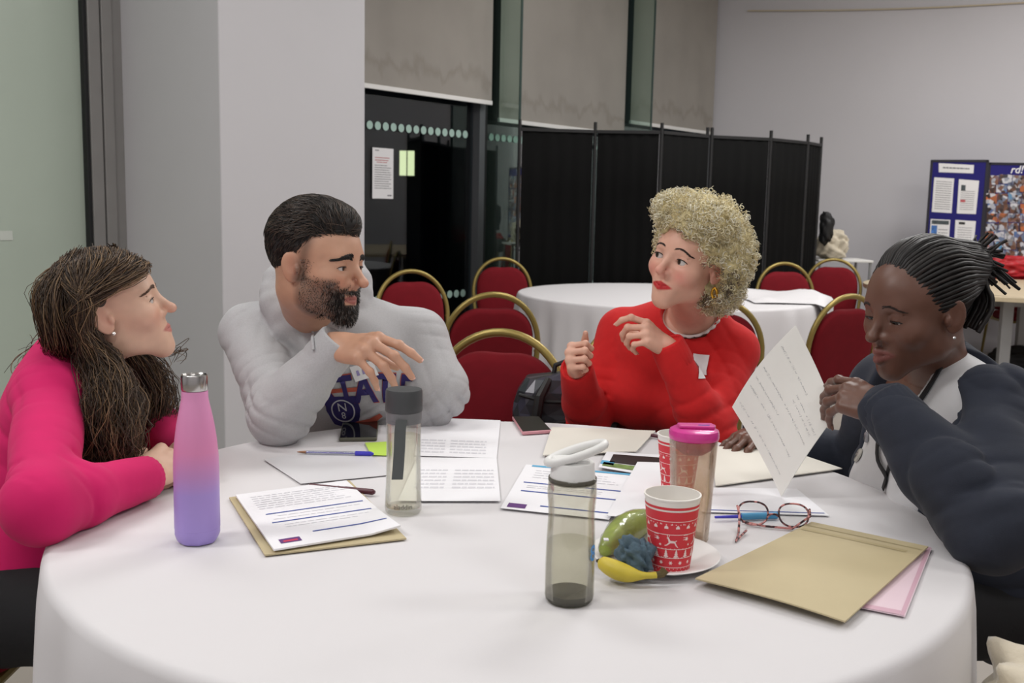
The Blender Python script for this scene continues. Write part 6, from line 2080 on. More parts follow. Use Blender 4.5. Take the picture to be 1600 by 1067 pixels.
# =================================================================== man in the grey hoodie
def man_grey():
    H = Head(496, 413, 2.27, 56, 1, 4, 1.07)
    P = A3(-0.40, 2.70, 0.55)
    root = seat_root(P, 'person', 'man with dark hair and trimmed beard in a grey printed hoodie, hand raised')
    N = W(490, 484, 2.46)
    shR = W(388, 518, 2.48); shL = W(655, 524, 2.52)
    elR = WZ(440, 648, TZ + 0.062); wrR = W(524, 541, 2.20)
    elL = W(686, 612, 2.44); wrL = W(612, 702, 2.47)
    C = N * 0.55 + P * 0.45 + A3(0.04, -0.07, 0.02)
    b = Body(root, P=P, C=C, N=N, shR=shR, shL=shL, elR=elR, elL=elL, wrR=wrR, wrL=wrL,
             knR=A3(-0.46, 2.24, 0.54), knL=A3(-0.20, 2.26, 0.54), anR=A3(-0.46, 2.3, 0.08), anL=A3(-0.18, 2.3, 0.08))
    def beard(x, y, z):
        ax = np.abs(x)
        low = np.clip((-0.018 - z + 0.10 * np.clip(y - 0.05, 0, 1) * -1 + 0.0) / 0.012, 0, 1)
        side = np.clip((y + 0.012) / 0.015, 0, 1)
        m = low * side * np.clip((0.2 - z) / 0.1, 0, 1)
        cheek = np.exp(-(((ax - 0.030) / 0.016) ** 2 + ((z + 0.028) / 0.017) ** 2)) * (y > 0.05)
        lipz = (np.abs(z + 0.065) < 0.011) & (ax < 0.024) & (y > 0.076)
        nose = (ax < 0.018) & (z > -0.047) & (y > 0.07)
        chin = np.clip((y - 0.055) / 0.02, 0, 1)
        m = m * (1 - np.clip(cheek * 1.4, 0, 1)) * (~lipz) * (~nose)
        m = m * (z > -0.125)
        side_burn = np.exp(-((y - 0.010 - 0.25 * np.clip(z, 0, 1)) / 0.014) ** 2) * np.clip((z + 0.036) / 0.016, 0, 1) * np.clip((0.085 - z) / 0.04, 0, 1) * (ax > 0.045) * 0.62
        return np.clip(m * (0.55 + 0.37 * chin) + side_burn, 0, 0.9), hexc(52, 44, 40)
    tint = face_tint(H, hexc(198, 152, 126), hexc(158, 96, 88), hexc(196, 128, 104), beard)
    d = unit(W(594, 543, 2.13) - wrR)
    n = unit(A3(0.12, -0.60, 0.78))
    hands = [dict(wrist=wrR, d=d, n=n, right=True, curls=((24, 18, 10), (36, 26, 14), (46, 30, 16), (52, 34, 18)), spread=(-3, 1, 7, 14), thumb=(28, 55, 10, 10), s=1.16),
             dict(wrist=wrL, d=unit(A3(-0.5, -0.5, -0.5)), n=unit(A3(0, -0.4, 0.9)), right=False, curls=((30, 30, 20),) * 4, s=1.0, fine=False)]
    kw = dict(wide=1.06, depth=1.04, belly=0.0, sh_r=0.052)
    body, tips = body_mesh(b, H, hands, M_skin_m, tint, kw, (0.055, 0.046, 0.043, 0.029),
                           dict(nose=1.18, jaw=1.08, lips=0.9, lid=0.42, neck=0.060, cheek=1.0, nose_w=1.12, brow=1.15))
    nails(b, [tips[0]], [n], M_nail, 1.0)
    H.eyes(root, (0.02, 0.012, 0.008), (-12, -4))
    SB = Surface(body); H.brows(SB, root, mat('black_brow', hexc(26, 22, 20), 0.7), 1.5, 230, 3, 0.003, 0.000, 1.35)
    H.lashes(root, mat('black_lashes', hexc(30, 22, 20), 0.6), 0.0009, 1.0)
    # ---- hoodie
    kw2 = dict(kw)
    Xh, Yh, Zh = b.X, b.Y, b.Z
    hoodmid = N - Yh * 0.06
    def extra(F):
        # hood: a thick soft roll round the back of the neck, open at the throat
        pts = []; rs = []
        for a in np.linspace(-2.75, 2.75, 15):
            back = math.cos(a)                          # 1 at the nape
            q = N + Xh * 0.100 * math.sin(a) - Yh * (0.080 * back) + Zh * (0.040 + 0.036 * back) - Yh * 0.012 - Xh * 0.006
            pts.append(q); rs.append(0.036 + 0.010 * max(back, 0))
        F.chain(pts, rs, 0.007)
        F.ell(N - Yh * 0.125 - Zh * 0.03, A3(0.13, 0.05, 0.085), 0.04, 'u', b.T)
        F.chain([N + Xh * 0.095 + Yh * 0.02 + Zh * 0.03, N + Xh * 0.06 + Yh * 0.08 - Zh * 0.01, N + Yh * 0.115 - Zh * 0.055], [0.030, 0.025, 0.015], 0.007)
        F.chain([N - Xh * 0.095 + Yh * 0.02 + Zh * 0.03, N - Xh * 0.06 + Yh * 0.08 - Zh * 0.01, N + Yh * 0.115 - Zh * 0.055], [0.030, 0.025, 0.015], 0.007)
    def post(F):
        # cuff edge
        pass
    F = garment('hoodie', b, H, None, kw2, (0.056, 0.056, 0.046, 0.034), 0.013, 0.0062, 19, 1.3, hem=-0.05, neck_r=0.060, neck_off=(0, 0.012, 0.01), extra=extra, cut=0.0, neck_tilt=0.25)
    M_h = wool('grey_marl_jersey', hexc(182, 182, 184), 1000, 0.06, 0.05, 300, 0.05)
    hood = sdf_obj('hoodie', F, M_h, root)
    cuff_band(wrR, elR, 0.0475, M_h, root)
    # ---- print on the chest
    S = Surface(hood)
    cd = unit(A3(*(CC - C)[:3])) ; dirc = -unit(A3(0.16, -0.98, 0.05)); dirc = unit(C - (C + A3(-0.05, -1, 0.15)))
    dirc = unit(A3(0.10, 1.0, -0.10))
    Xp = unit(A3(1.0, 0.04, 0.05)); Yp = unit(np.cross(dirc, Xp)); Yp = Yp if Yp[2] > 0 else -Yp
    c0 = W(574, 607, 2.40)
    M_pr = mat('navy_print', hexc(44, 34, 96), 0.8); M_or = mat('orange_outline', hexc(176, 84, 66), 0.8); M_sil = mat('pale_print', hexc(200, 200, 206), 0.8)
    rad = 0.40
    for out, mm, nm, off in ((0.10, M_or, 'letter_outline', 0.0022), (0.03, M_pr, 'letter', 0.0034)):
        for i, ch in enumerate('STATE'):
            vt, ft = text2d(ch, 0, 0.03)
            v2, f2 = subdiv2d(vt * A3(1.0, 1.0), ft, 0.12)
            sz = 0.094 * (1.07 if mm is M_or else 1.0)
            a = (i - 2.0) * 0.108
            vv = v2 * sz * A3(0.72, 1.0)
            ca, sa = math.cos(a), math.sin(a)
            xy = np.stack([vv[:, 0] * ca + vv[:, 1] * sa, -vv[:, 0] * sa + vv[:, 1] * ca], 1)
            cen = A3(rad * math.sin(a), rad * (math.cos(a) - 1))
            on_cloth(S, xy + cen, f2, c0, Xp, Yp, dirc, off, nm, mm, hood, 0.10, (elR, wrR, 0.085))
    # crest below the lettering
    c1 = W(537, 640, 2.385)
    disc = [(0.028 * math.cos(a), 0.028 * math.sin(a)) for a in np.linspace(0, 2 * math.pi, 25)[:-1]]
    shield = [(-0.036, 0.034), (0.036, 0.034), (0.040, 0.0), (0.028, -0.034), (0, -0.046), (-0.028, -0.034), (-0.040, 0.0)]
    on_cloth(S, *subdiv2d(np.array(shield) * 1.0, [tuple(range(7))], 0.012), c1, Xp, Yp, dirc, 0.0026, 'crest', M_pr, hood, 0.10, (elR, wrR, 0.085))
    ring = [(r_ * math.cos(a), r_ * math.sin(a)) for a in np.linspace(0, 2 * math.pi, 33)[:-1] for r_ in (0.0245, 0.0275)]
    rf = [(2 * i, 2 * i + 1, (2 * i + 3) % 64, (2 * i + 2) % 64) for i in range(32)]
    on_cloth(S, np.array(ring), rf, c1, Xp, Yp, dirc, 0.0046, 'crest_ring', M_sil, hood, 0.10, (elR, wrR, 0.085))
    for ch, oy, sz in (('N', 0.008, 0.030), ('8', -0.012, 0.022)):
        vt, ft = text2d(ch, 0, 0.0)
        on_cloth(S, vt * sz + A3(0, oy), ft, c1, Xp, Yp, dirc, 0.005, 'crest_letter', M_sil, hood, 0.10, (elR, wrR, 0.085))
    rb = [(-0.07, 0.035), (-0.04, 0.052), (0.04, 0.055), (0.055, 0.045), (0.04, 0.045), (-0.035, 0.042), (-0.065, 0.022)]
    on_cloth(S, *subdiv2d(np.array(rb), [tuple(range(7))], 0.012), c1, Xp, Yp, dirc, 0.0025, 'crest_scroll', M_or, hood, 0.10, (elR, wrR, 0.085))
    c2 = W(560, 655, 2.385)
    rb = [(-0.02, -0.008), (0.02, 0.0), (0.045, 0.012), (0.05, 0.004), (0.03, -0.01), (0.0, -0.016)]
    on_cloth(S, *subdiv2d(np.array(rb), [tuple(range(6))], 0.01), c2, Xp, Yp, dirc, 0.0035, 'crest_scroll', M_or, hood, 0.10, (elR, wrR, 0.085))
    # name sticker
    c3 = W(572, 578, 2.385)
    r_ = 0.26; ca, sa = math.cos(r_), math.sin(r_)
    q = [(-0.026, -0.018), (0.026, -0.018), (0.026, 0.018), (-0.026, 0.018)]
    q = [(x * ca - y * sa, x * sa + y * ca) for x, y in q]
    on_cloth(S, *subdiv2d(np.array(q), [(0, 1, 2, 3)], 0.02), c3, Xp, Yp, dirc, 0.006, 'name_sticker', M_paper, hood, 0.10, (elR, wrR, 0.085))
    for k in range(3):
        q = [(-0.017 + 0.013 * k, -0.006), (-0.010 + 0.013 * k, -0.006), (-0.011 + 0.013 * k, 0.006), (-0.016 + 0.013 * k, 0.006)]
        q = [(x * ca - y * sa, x * sa + y * ca) for x, y in q]
        on_cloth(S, np.array(q), [(0, 1, 2, 3)], c3, Xp, Yp, dirc, 0.0068, 'sticker_mark', mat('violet_pen', hexc(150, 140, 190), 0.8), hood, 0.10, (elR, wrR, 0.085))
    # drawstring
    p0 = N + Yh * 0.128 + Xh * 0.03 - Zh * 0.05
    pts = []
    for t in np.linspace(0, 1, 8):
        r_ = ray(489 + 2 * t, 507 + 40 * t); h, nn = S.cast(CC, r_ / np.linalg.norm(r_)); pts.append(h + nn * 0.004)
    MB().tube(pts, 0.0033, 8).build('drawstring', M_h, hood)
    legs(b, mat('dark_jeans', hexc(38, 42, 52), 0.85))
    # ---- hair: short, combed back and up, faded at the sides
    rg = np.random.default_rng(5); w = H.w; s = H.s
    F = Field(*H.box(0.03), 0.0042)
    F.ell(w(0, -0.022, 0.046), A3(0.0785, 0.096, 0.090) * s, 0, 'u', H.M)
    F.ell(w(0, 0.010, 0.088), A3(0.060, 0.078, 0.044) * s, 0.03, 'u', H.M)
    F.ell(w(0, 0.118, 0.000), A3(0.100, 0.062, 0.072) * s, 0.010, 's', H.M)
    for sx in (-1, 1):
        F.ell(w(sx * 0.092, 0.052, 0.005), A3(0.036, 0.042, 0.044) * s, 0.010, 's', H.M)
        F.ell(w(sx * 0.085, -0.006, -0.012), A3(0.022, 0.026, 0.034) * s, 0.008, 's', H.M)
    F.half(w(0, -0.09, -0.055), H.M.T @ A3(0, 0.35, -1))
    F.disp(lambda x, y, z: 0.0005 * gyro(x, y, z, 210.0))
    cap = sdf_obj('hair_cap', F, mat('black_hair_base', hexc(27, 23, 22), 0.6), root)
    SC_ = Surface(cap)
    comb_top = lambda l: A3(0.35 * math.sin(60 * l[1] + 30 * l[0]) - 0.3, -0.9, 0.3 if l[1] > 0.03 else -0.25)
    P1 = cap_strands(SC_, H, 2300, lambda l: l[2] > 0.062 - 0.1 * l[1], comb_top, lambda l: 0.040 if l[1] > 0 else 0.032, 7, 0.0045, rg, 0.20)
    P2 = cap_strands(SC_, H, 1500, lambda l: (l[2] <= 0.075) and (l[1] < 0.05), lambda l: A3(0, -0.55, -0.8), 0.016, 7, 0.0015, rg, 0.22)
    hc = [hexc(40, 34, 31), hexc(58, 48, 42), hexc(28, 25, 23), hexc(84, 70, 60)]
    Pn = np.concatenate([P1, P2])
    tubes_obj('short_hair', Pn, np.linspace(0.0010, 0.0004, 7)[None].repeat(len(Pn), 0), 3, M_hair, root, hair_cols(len(Pn), hc, rg))
    # ---- beard: short hairs rooted on the jaw
    roots = []; 
    tries = 0
    while len(roots) < 4200 and tries < 40000:
        tries += 1
        x, z = rg.uniform(-0.072, 0.075), rg.uniform(-0.118, 0.012)
        yv = 0.0 if abs(x) > 0.055 else 0.12
        a = rg.uniform(-1.75, 1.75)
        dirl = A3(math.sin(a), math.cos(a), 0)
        o = H.w(*(A3(0, 0.02, z) + dirl * 0.16)); h, nn = SB.cast(o, -(H.M.T @ dirl))
        if h is None: continue
        l = H.loc(h[None])
        m_, _ = beard(l[:, 0], l[:, 1], l[:, 2])
        if rg.random() < m_[0] * 1.25: roots.append((h, nn, l[0]))
    Pb = []; Rb = []; lens = []
    for h, nn, l in roots:
        front = np.clip((l[1] - 0.045) / 0.03, 0, 1) * np.clip((-0.035 - l[2]) / 0.02, 0, 1)
        L = 0.0022 + 0.0085 * front
        if abs(l[2] + 0.052) < 0.010 and abs(l[0]) < 0.03: L = 0.008
        dn = unit(nn * 0.55 + (H.M.T @ A3(0.25 * np.sign(l[0]), 0.05, -0.8)) + 0.25 * rg.standard_normal(3))
        Pb.append([h - nn * 0.001, h + dn * L * 0.5, h + dn * L - A3(0, 0, 0.15 * L)]); lens.append(front)
    lens = np.array(lens)
    cb = np.where((rg.random(len(lens)) < 0.16 + 0.10 * (1 - lens))[:, None], np.array(hexc(150, 142, 136)[:3]), np.array(hexc(30, 26, 24)[:3]))
    tubes_obj('beard', np.array(Pb), np.tile([0.00042, 0.00042, 0.0002], (len(Pb), 1)), 3, M_hair, root, cb)
    chair(-0.50, 2.86, PI - 0.05, 'red chair that the man in the grey hoodie sits on, hidden behind him')
    return b, H, tips

# =================================================================== woman in the red jumper
def woman_red():
    H = Head(1077, 408, 2.52, -34, -3, 15, 1.03)
    P = A3(0.45, 2.98, 0.54)
    root = seat_root(P, 'person', 'woman with curly blonde hair in a bright red jumper, both hands raised')
    N = W(1083, 497, 2.70)
    shL = W(1146, 550, 2.70); shR = W(974, 518, 2.84)
    wrL = W(1046, 545, 2.50); elL = solve_elbow(shL, wrL, W(1132, 668, 2.58), 0.27, 0.25)
    wrR = W(902, 580, 2.58); elR = solve_elbow(shR, wrR, W(905, 660, 2.70), 0.27, 0.24)
    C = N * 0.56 + P * 0.44 + A3(-0.03, -0.05, 0.02)
    b = Body(root, P=P, C=C, N=N, shR=shR, shL=shL, elR=elR, elL=elL, wrR=wrR, wrL=wrL,
             knR=A3(0.10, 2.52, 0.53), knL=A3(0.36, 2.50, 0.53), anR=A3(0.10, 2.55, 0.08), anL=A3(0.36, 2.52, 0.08))
    tint = face_tint(H, hexc(222, 172, 150), hexc(196, 40, 44), hexc(220, 128, 118))
    dL = unit(W(1002, 512, 2.47) - wrL); nL = unit(A3(0.25, -0.62, 0.72))
    dR = unit(W(889, 548, 2.50) - wrR); nR = unit(A3(-0.55, -0.35, 0.35))
    hands = [dict(wrist=wrL, d=dL, n=nL, right=False, curls=((25, 45, 25), (48, 60, 30), (55, 65, 35), (60, 65, 35)), spread=(-4, 0, 4, 9), thumb=(30, 50, 15, 15), s=0.95),
             dict(wrist=wrR, d=dR, n=nR, right=True, curls=((72, 85, 50), (75, 88, 50), (78, 88, 50), (80, 88, 50)), spread=(-3, 0, 3, 6), thumb=(28, 20, 5, 10), s=0.95)]
    kw = dict(wide=1.02, depth=1.0, bust=1.15, belly=0.0)
    body, tips = body_mesh(b, H, hands, M_skin_f, tint, kw, (0.050, 0.042, 0.039, 0.026),
                           dict(nose=1.0, jaw=0.84, chin_y=0.061, chin_r=1.05, lips=0.95, lid=0.78, neck=0.051, cheek=1.06, smile=0.7, nose_w=1.02, brow=0.75))
    nails(b, tips, [nL, nR], M_nail, 0.95)
    H.eyes(root, (0.03, 0.02, 0.012), (22, -3))
    SB = Surface(body); H.brows(SB, root, mat('dark_brow', hexc(56, 40, 36), 0.7), 0.48, 120, 4, 0.006, 0.003, 0.9)
    H.lashes(root, mat('mascara', hexc(24, 18, 18), 0.6), 0.0011, 1.05)
    F = garment('jumper', b, H, None, kw, (0.050, 0.047, 0.041, 0.031), 0.012, 0.0055, 22, 2.1, hem=-0.02, neck_r=0.066, neck_off=(0, 0.012, -0.012), cut=0.0, neck_tilt=0.35)
    jm = sdf_obj('jumper', F, wool('red_knit', hexc(204, 28, 30), 800, 0.12, 0.04, 60, 0.05), root)
    S = Surface(jm)
    # lace collar standing out of the neck
    pts = []
    nx, ny, nz_ = b.X, b.Y, b.Z
    v = []; f = []; m_ = 120
    ctr = N + ny * 0.014 + nz_ * 0.014
    nd = unit(nz_ + ny * 0.35); e2 = unit(np.cross(nd, nx))
    for i in range(m_):
        a = 2 * math.pi * i / m_
        d_ = nx * math.cos(a) + e2 * math.sin(a)
        ruf = 0.005 * abs(math.sin(11 * a))
        base = ctr + d_ * 0.064
        for (ro, hh) in ((0.0, -0.010), (0.003, 0.006), (0.008 + ruf * 0.6, 0.014 + ruf * 0.5), (0.014 + ruf, 0.014 + ruf * 0.2), (0.0125 + ruf, 0.012 + ruf * 0.2), (0.006, 0.010), (-0.002, 0.002)):
            v.append(base + d_ * ro + nd * hh)
    for i in range(m_):
        for k in range(6):
            i2 = (i + 1) % m_
            f.append((i * 7 + k, i2 * 7 + k, i2 * 7 + k + 1, i * 7 + k + 1))
    MB().add(v, f).build('lace_collar', mat('white_lace', hexc(226, 220, 218), 0.8, bump=0.3, scale=500), root, auto=False)
    # sticker on the chest
    dirc = unit(A3(0.05, 1, -0.08)); Xp = unit(A3(1, -0.05, 0)); Yp = A3(0, 0, 1)
    q = np.array([(-0.022, -0.026), (0.020, -0.030), (0.026, 0.024), (-0.016, 0.028)])
    on_cloth(S, *subdiv2d(q, [(0, 1, 2, 3)], 0.02), W(1089, 567, 2.66), Xp, Yp, dirc, 0.0035, 'name_sticker', M_paper, root)
    legs(b, M_dark_tr)
    for wr, el in ((wrL, elL), (wrR, elR)): cuff_band(wr, el, 0.0425, jm.data.materials[0], root)
    # earring: short gold hoop drop
    e = H.w(-0.086, -0.004, -0.042)
    M_au = mat('gold', hexc(210, 160, 60), 0.2, 0.9)
    MB().tube([e + A3(0.006 * math.sin(a), 0.0, -0.012 - 0.012 * math.cos(a)) for a in np.linspace(0.3, 2 * math.pi - 0.3, 16)], 0.0035, 8).build('earring', M_au, root)
    # ---- hair: big curly crop
    rg = np.random.default_rng(8); w = H.w; s = H.s
    lob = [((0.0, -0.02, 0.075), (0.112, 0.118, 0.095)), ((0.030, 0.035, 0.105), (0.075, 0.070, 0.055)), ((-0.030, 0.030, 0.100), (0.080, 0.070, 0.055)),
           ((-0.070, -0.040, 0.020), (0.068, 0.080, 0.100)), ((0.055, -0.045, 0.035), (0.068, 0.078, 0.085)), ((-0.045, -0.075, -0.050), (0.070, 0.060, 0.065)), ((0.03, -0.075, -0.03), (0.065, 0.058, 0.065))]
    F = Field(*[q for q in (H.box(0.12)[0], H.box(0.12)[1])], 0.006)
    for c, r in lob: F.ell(w(*c), (A3(*r) - 0.010) * s, 0.03, 'u', H.M)
    F.ell(w(0, 0.110, -0.040), A3(0.078, 0.085, 0.115) * s, 0.012, 's', H.M)
    F.ell(w(-0.080, 0.018, -0.028), A3(0.030, 0.040, 0.042) * s, 0.008, 's', H.M)
    F.disp(lambda x, y, z: 0.004 * gyro(x, y, z, 120.0) + 0.002 * gyro(x, y, z, 260.0))
    sdf_obj('hair_mass', F, mat('blonde_hair_base', hexc(200, 186, 140), 0.8, vary=0.3, vscale=110, bump=1.0, scale=160), root)  # base coloured darker than the curls, painting the shade between them
    cs = []; ax_ = []
    while len(cs) < 3600:
        c, r = lob[rg.integers(0, len(lob))]
        v = rg.standard_normal(3); v /= np.linalg.norm(v)
        p = A3(*c) + v * A3(*r) * rg.uniform(0.88, 1.06)
        inside = any((((p - A3(*c2)) / (A3(*r2) * 0.86)) ** 2).sum() < 1 for c2, r2 in lob)
        face = (((p - A3(0, 0.112, -0.040)) / A3(0.076, 0.080, 0.112)) ** 2).sum() < 1
        ear = (((p - A3(-0.08, 0.02, -0.03)) / A3(0.03, 0.038, 0.04)) ** 2).sum() < 1
        if inside or face or ear: continue
        cs.append(p); ax_.append(unit(np.cross(v, rg.standard_normal(3))) * 0.8 + v * 0.5)
    cs = np.array(cs); ax_ = np.array(ax_); ax_ /= np.linalg.norm(ax_, axis=1, keepdims=True)
    n = len(cs); m_ = 14
    u1 = np.cross(ax_, rg.standard_normal((n, 3))); u1 /= np.linalg.norm(u1, axis=1, keepdims=True); u2 = np.cross(ax_, u1)
    t = np.linspace(0, 1, m_)
    turns = rg.uniform(1.2, 2.3, (n, 1)); rad = rg.uniform(0.0030, 0.0080, (n, 1)) * (1 - 0.35 * t)[None]; L = rg.uniform(0.012, 0.026, (n, 1))
    an = 2 * np.pi * turns * t[None] + rg.random((n, 1)) * 6.28
    loc = cs[:, None] + ax_[:, None] * ((t - 0.5)[None] * L)[:, :, None] + u1[:, None] * (rad * np.cos(an))[:, :, None] + u2[:, None] * (rad * np.sin(an))[:, :, None]
    Pn = H.c + s * (loc @ H.M)
    R = np.full((n, m_), 0.00085) * rg.uniform(0.7, 1.3, (n, 1)); R[:, -3:] *= 0.6
    hc = [hexc(246, 238, 208), hexc(234, 222, 182), hexc(250, 246, 228), hexc(218, 202, 158)]
    low = (cs[:, 2] < 0.01) & (cs[:, 1] > -0.03) & (cs[:, 0] < -0.05)
    cc = hair_cols(n, hc, rg, 0.08); cc[low & (rg.random(n) < 0.6)] = hexc(110, 98, 84)[:3]
    tubes_obj('curls', Pn, R, 3, M_hair, root, cc)
    chair(0.47, 3.14, PI + 0.15, 'red chair that the woman in the red jumper sits on, hidden behind her')
    return b, H, tips

# =================================================================== woman in the navy cardigan
def woman_navy():
    H = Head(1434, 483, 1.86, -46, -13, 3, 1.0)
    P = A3(1.00, 1.93, 0.54)
    root = seat_root(P, 'person', 'woman with dark twisted hair, navy cardigan and white top, holding a handwritten sheet')
    N = W(1462, 590, 1.97)
    shL = W(1556, 640, 1.76); shR = W(1385, 604, 2.13)
    wrL = W(1390, 642, 1.73); elL = solve_elbow(shL, wrL, W(1545, 790, 1.58), 0.27, 0.25)
    wrR = WZ(1190, 672, TZ + 0.03); elR = solve_elbow(shR, wrR, W(1355, 730, 2.25), 0.27, 0.25)
    C = N * 0.58 + P * 0.42 + A3(-0.045, 0.0, 0.0)
    b = Body(root, P=P, C=C, N=N, shR=shR, shL=shL, elR=elR, elL=elL, wrR=wrR, wrL=wrL,
             knR=A3(0.55, 2.04, 0.53), knL=A3(0.56, 1.78, 0.53), anR=A3(0.52, 2.04, 0.08), anL=A3(0.52, 1.76, 0.08))
    tint = face_tint(H, hexc(104, 71, 58), hexc(124, 74, 68), hexc(112, 74, 60), None, 0.0118)
    dL = unit(W(1318, 612, 1.80) - wrL); nL = unit(A3(-0.25, -0.55, 0.80))
    dR = unit(WZ(1160, 690, TZ + 0.018) - wrR)
    hands = [dict(wrist=wrL, d=dL, n=nL, right=False, curls=((18, 22, 12), (30, 28, 14), (38, 30, 14), (44, 32, 16)), spread=(-5, 0, 5, 11), thumb=(25, 50, 5, 5), s=0.98),
             dict(wrist=wrR, d=dR, n=unit(A3(0, -0.1, 1)), right=True, curls=((10, 15, 10), (12, 15, 10), (12, 15, 10), (14, 15, 10)), thumb=(35, 15, 10, 10), s=0.95)]
    kw = dict(wide=1.08, depth=1.08, bust=1.15, belly=0.015, sh_r=0.056)
    body, tips = body_mesh(b, H, hands, M_skin_d, tint, kw, (0.055, 0.046, 0.042, 0.028),
                           dict(nose=0.98, jaw=1.02, lips=1.45, lid=0.12, neck=0.054, cheek=1.05, nose_w=1.18, brow=0.9))
    nails(b, [tips[0]], [nL], M_naild, 0.95)
    H.eyes(root, (0.012, 0.008, 0.006), (0, -22))
    SB = Surface(body); H.brows(SB, root, mat('soft_black_brow', hexc(46, 32, 28), 0.7), 0.45, 80, 6, 0.005, 0.002, 0.9, 0.013, 0.032)
    H.lashes(root, mat('dark_lashes', hexc(14, 11, 11), 0.6), 0.0009, 1.0)
    # ---- white top
    F = garment('white_top', b, H, None, kw, (0.052, 0.05, 0.045, 0.035), 0.008, 0.004, 26, 0.2, hem=-0.04, neck_r=0.082, neck_off=(0, 0.035, -0.015), which='', neck_tilt=0.5)
    top = sdf_obj('white_top', F, wool('white_cotton', hexc(214, 214, 216), 900, 0.04, 0.02, 20, 0.05), root)
    # ---- cardigan, open down the front
    def post(F):
        X, Y, Z = b.X, b.Y, b.Z
        pts = [N + Z * 0.06 + Y * 0.02 , N + Y * 0.11 - Z * 0.02 - X * 0.01, C + Y * 0.17 + Z * 0.05 - X * 0.005, C + Y * 0.19 - Z * 0.08, P + Y * 0.20 + Z * 0.12, P + Y * 0.22 - Z * 0.10]
        F.chain(pts, [0.076, 0.095, 0.112, 0.118, 0.11, 0.10], 0.012, 's')
        # redo the near sleeve over the cut
        F.chain([N - X * 0.03 + Z * 0.05 + Y * 0.03, N - X * 0.085 + Y * 0.07 + Z * 0.0, C - X * 0.07 + Y * 0.17 + Z * 0.03], [0.06, 0.055, 0.07], 0.012, 's')
        q1, q2, q3 = W(1470, 552, 1.88), W(1522, 556, 1.84), W(1478, 640, 1.80)
        F.chain([q1, q2], [0.042, 0.042], 0.01, 's'); F.chain([q1, q3], [0.042, 0.055], 0.01, 's'); F.chain([q2, q3], [0.042, 0.055], 0.01, 's')
        for sd in 'RL':
            s_, e_, w_ = getattr(b, 'sh' + sd), getattr(b, 'el' + sd), getattr(b, 'wr' + sd)
            F.cone(s_ * 0.55 + e_ * 0.45, e_, 0.068, 0.070, 0.02); F.cone(e_, e_ + (w_ - e_) * 0.4, 0.070, 0.060, 0.02); F.cone(e_ + (w_ - e_) * 0.4, w_, 0.060, 0.047, 0.02)
    def fcut(F): pass
    F = garment('cardigan', b, H, None, kw, (0.052, 0.052, 0.044, 0.032), 0.018, 0.0085, 20, 3.3, hem=-0.10, neck_r=0.075, neck_off=(0, 0.0, 0.0), post=post, neck_tilt=0.3)
    F.disp(lambda x, y, z: 0.002 * gyro(x, y, z, 45.0, 1.1) + 0.0085 * (1 - np.abs(np.sin(2.2 * gyro(x, y, z, 11.0, 0.7)))) ** 3)
    M_nv = wool('navy_fleece', hexc(36, 41, 54), 700, 0.12, 0.08, 40, 0.05)
    card = sdf_obj('cardigan', F, M_nv, root)
    # long front panel of the cardigan falling past the chair, on the near side
    # ---- lanyard and badges
    S = Surface(top)
    X, Y, Z = b.X, b.Y, b.Z
    M_lan = mat('black_lanyard', hexc(20, 20, 24), 0.7)
    for sd in (0, 1):
        if sd == 0: px = [(1478, 548), (1468, 585), (1440, 625), (1412, 660), (1385, 700), (1374, 735), (1372, 762)]
        else: px = [(1400, 585), (1390, 600), (1384, 630), (1378, 670), (1374, 715), (1388, 745), (1384, 765)]
        if sd == 0: px = [(1479, 545), (1474, 570), (1458, 600), (1436, 632), (1412, 668), (1398, 710), (1383, 764)]
        pts = []
        for x, y in px:
            r_ = ray(x, y); h, nn = S.cast(CC, r_ / np.linalg.norm(r_))
            if h is None or np.linalg.norm(h - CC) > 2.6:
                h, nn = S.near(W(x, y, 1.86))
            pts.append(h + nn * 0.004)
        P1 = spline(np.array(pts), 26)[0]
        N1 = np.array([S.near(p)[1] for p in P1]); T1 = np.gradient(P1, axis=0); T1 /= np.linalg.norm(T1, axis=1, keepdims=True)
        B1 = np.cross(T1, N1); B1 /= np.linalg.norm(B1, axis=1, keepdims=True)
        v = []; f = []
        for i in range(26):
            for k, (q, o_) in enumerate(((-0.0055, 0), (0.0055, 0), (0.0055, 0.0016), (-0.0055, 0.0016))): v.append(P1[i] + B1[i] * q + N1[i] * o_)
        for i in range(25):
            for k in range(4): f.append((i * 4 + k, i * 4 + (k + 1) % 4, i * 4 + 4 + (k + 1) % 4, i * 4 + 4 + k))
        MB().add(v, f).build('lanyard', M_lan, root, auto=False)
    for k, (x, y, r_) in enumerate(((1343, 712, 0.015), (1356, 683, 0.011), (1412, 742, 0.017))):
        rr_ = ray(x, y); h, nn = S.cast(CC, rr_ / np.linalg.norm(rr_))
        if h is None or np.linalg.norm(h - CC) > 2.4: h, nn = S.near(W(x, y, 1.84))
        u = unit(np.cross(nn, [0, 0, 1])); v_ = np.cross(u, nn)
        v = []; f = []; ns = 28
        for (q, o_) in ((1.0, 0.001), (1.02, 0.003), (0.9, 0.0055), (0.0, 0.0065)):
            for i in range(ns):
                a = 2 * math.pi * i / ns; v.append(h + (u * math.cos(a) + v_ * math.sin(a)) * r_ * q + nn * o_)
        for j in range(3):
            for i in range(ns): f.append((j * ns + i, j * ns + (i + 1) % ns, (j + 1) * ns + (i + 1) % ns, (j + 1) * ns + i))
        o = MB().add(v, f).build('badge', mat('button_badge', hexc((186, 150, 196)[k], (184, 150, 194)[k], (176, 156, 202)[k]), 0.25), root, auto=False)
        ds = []
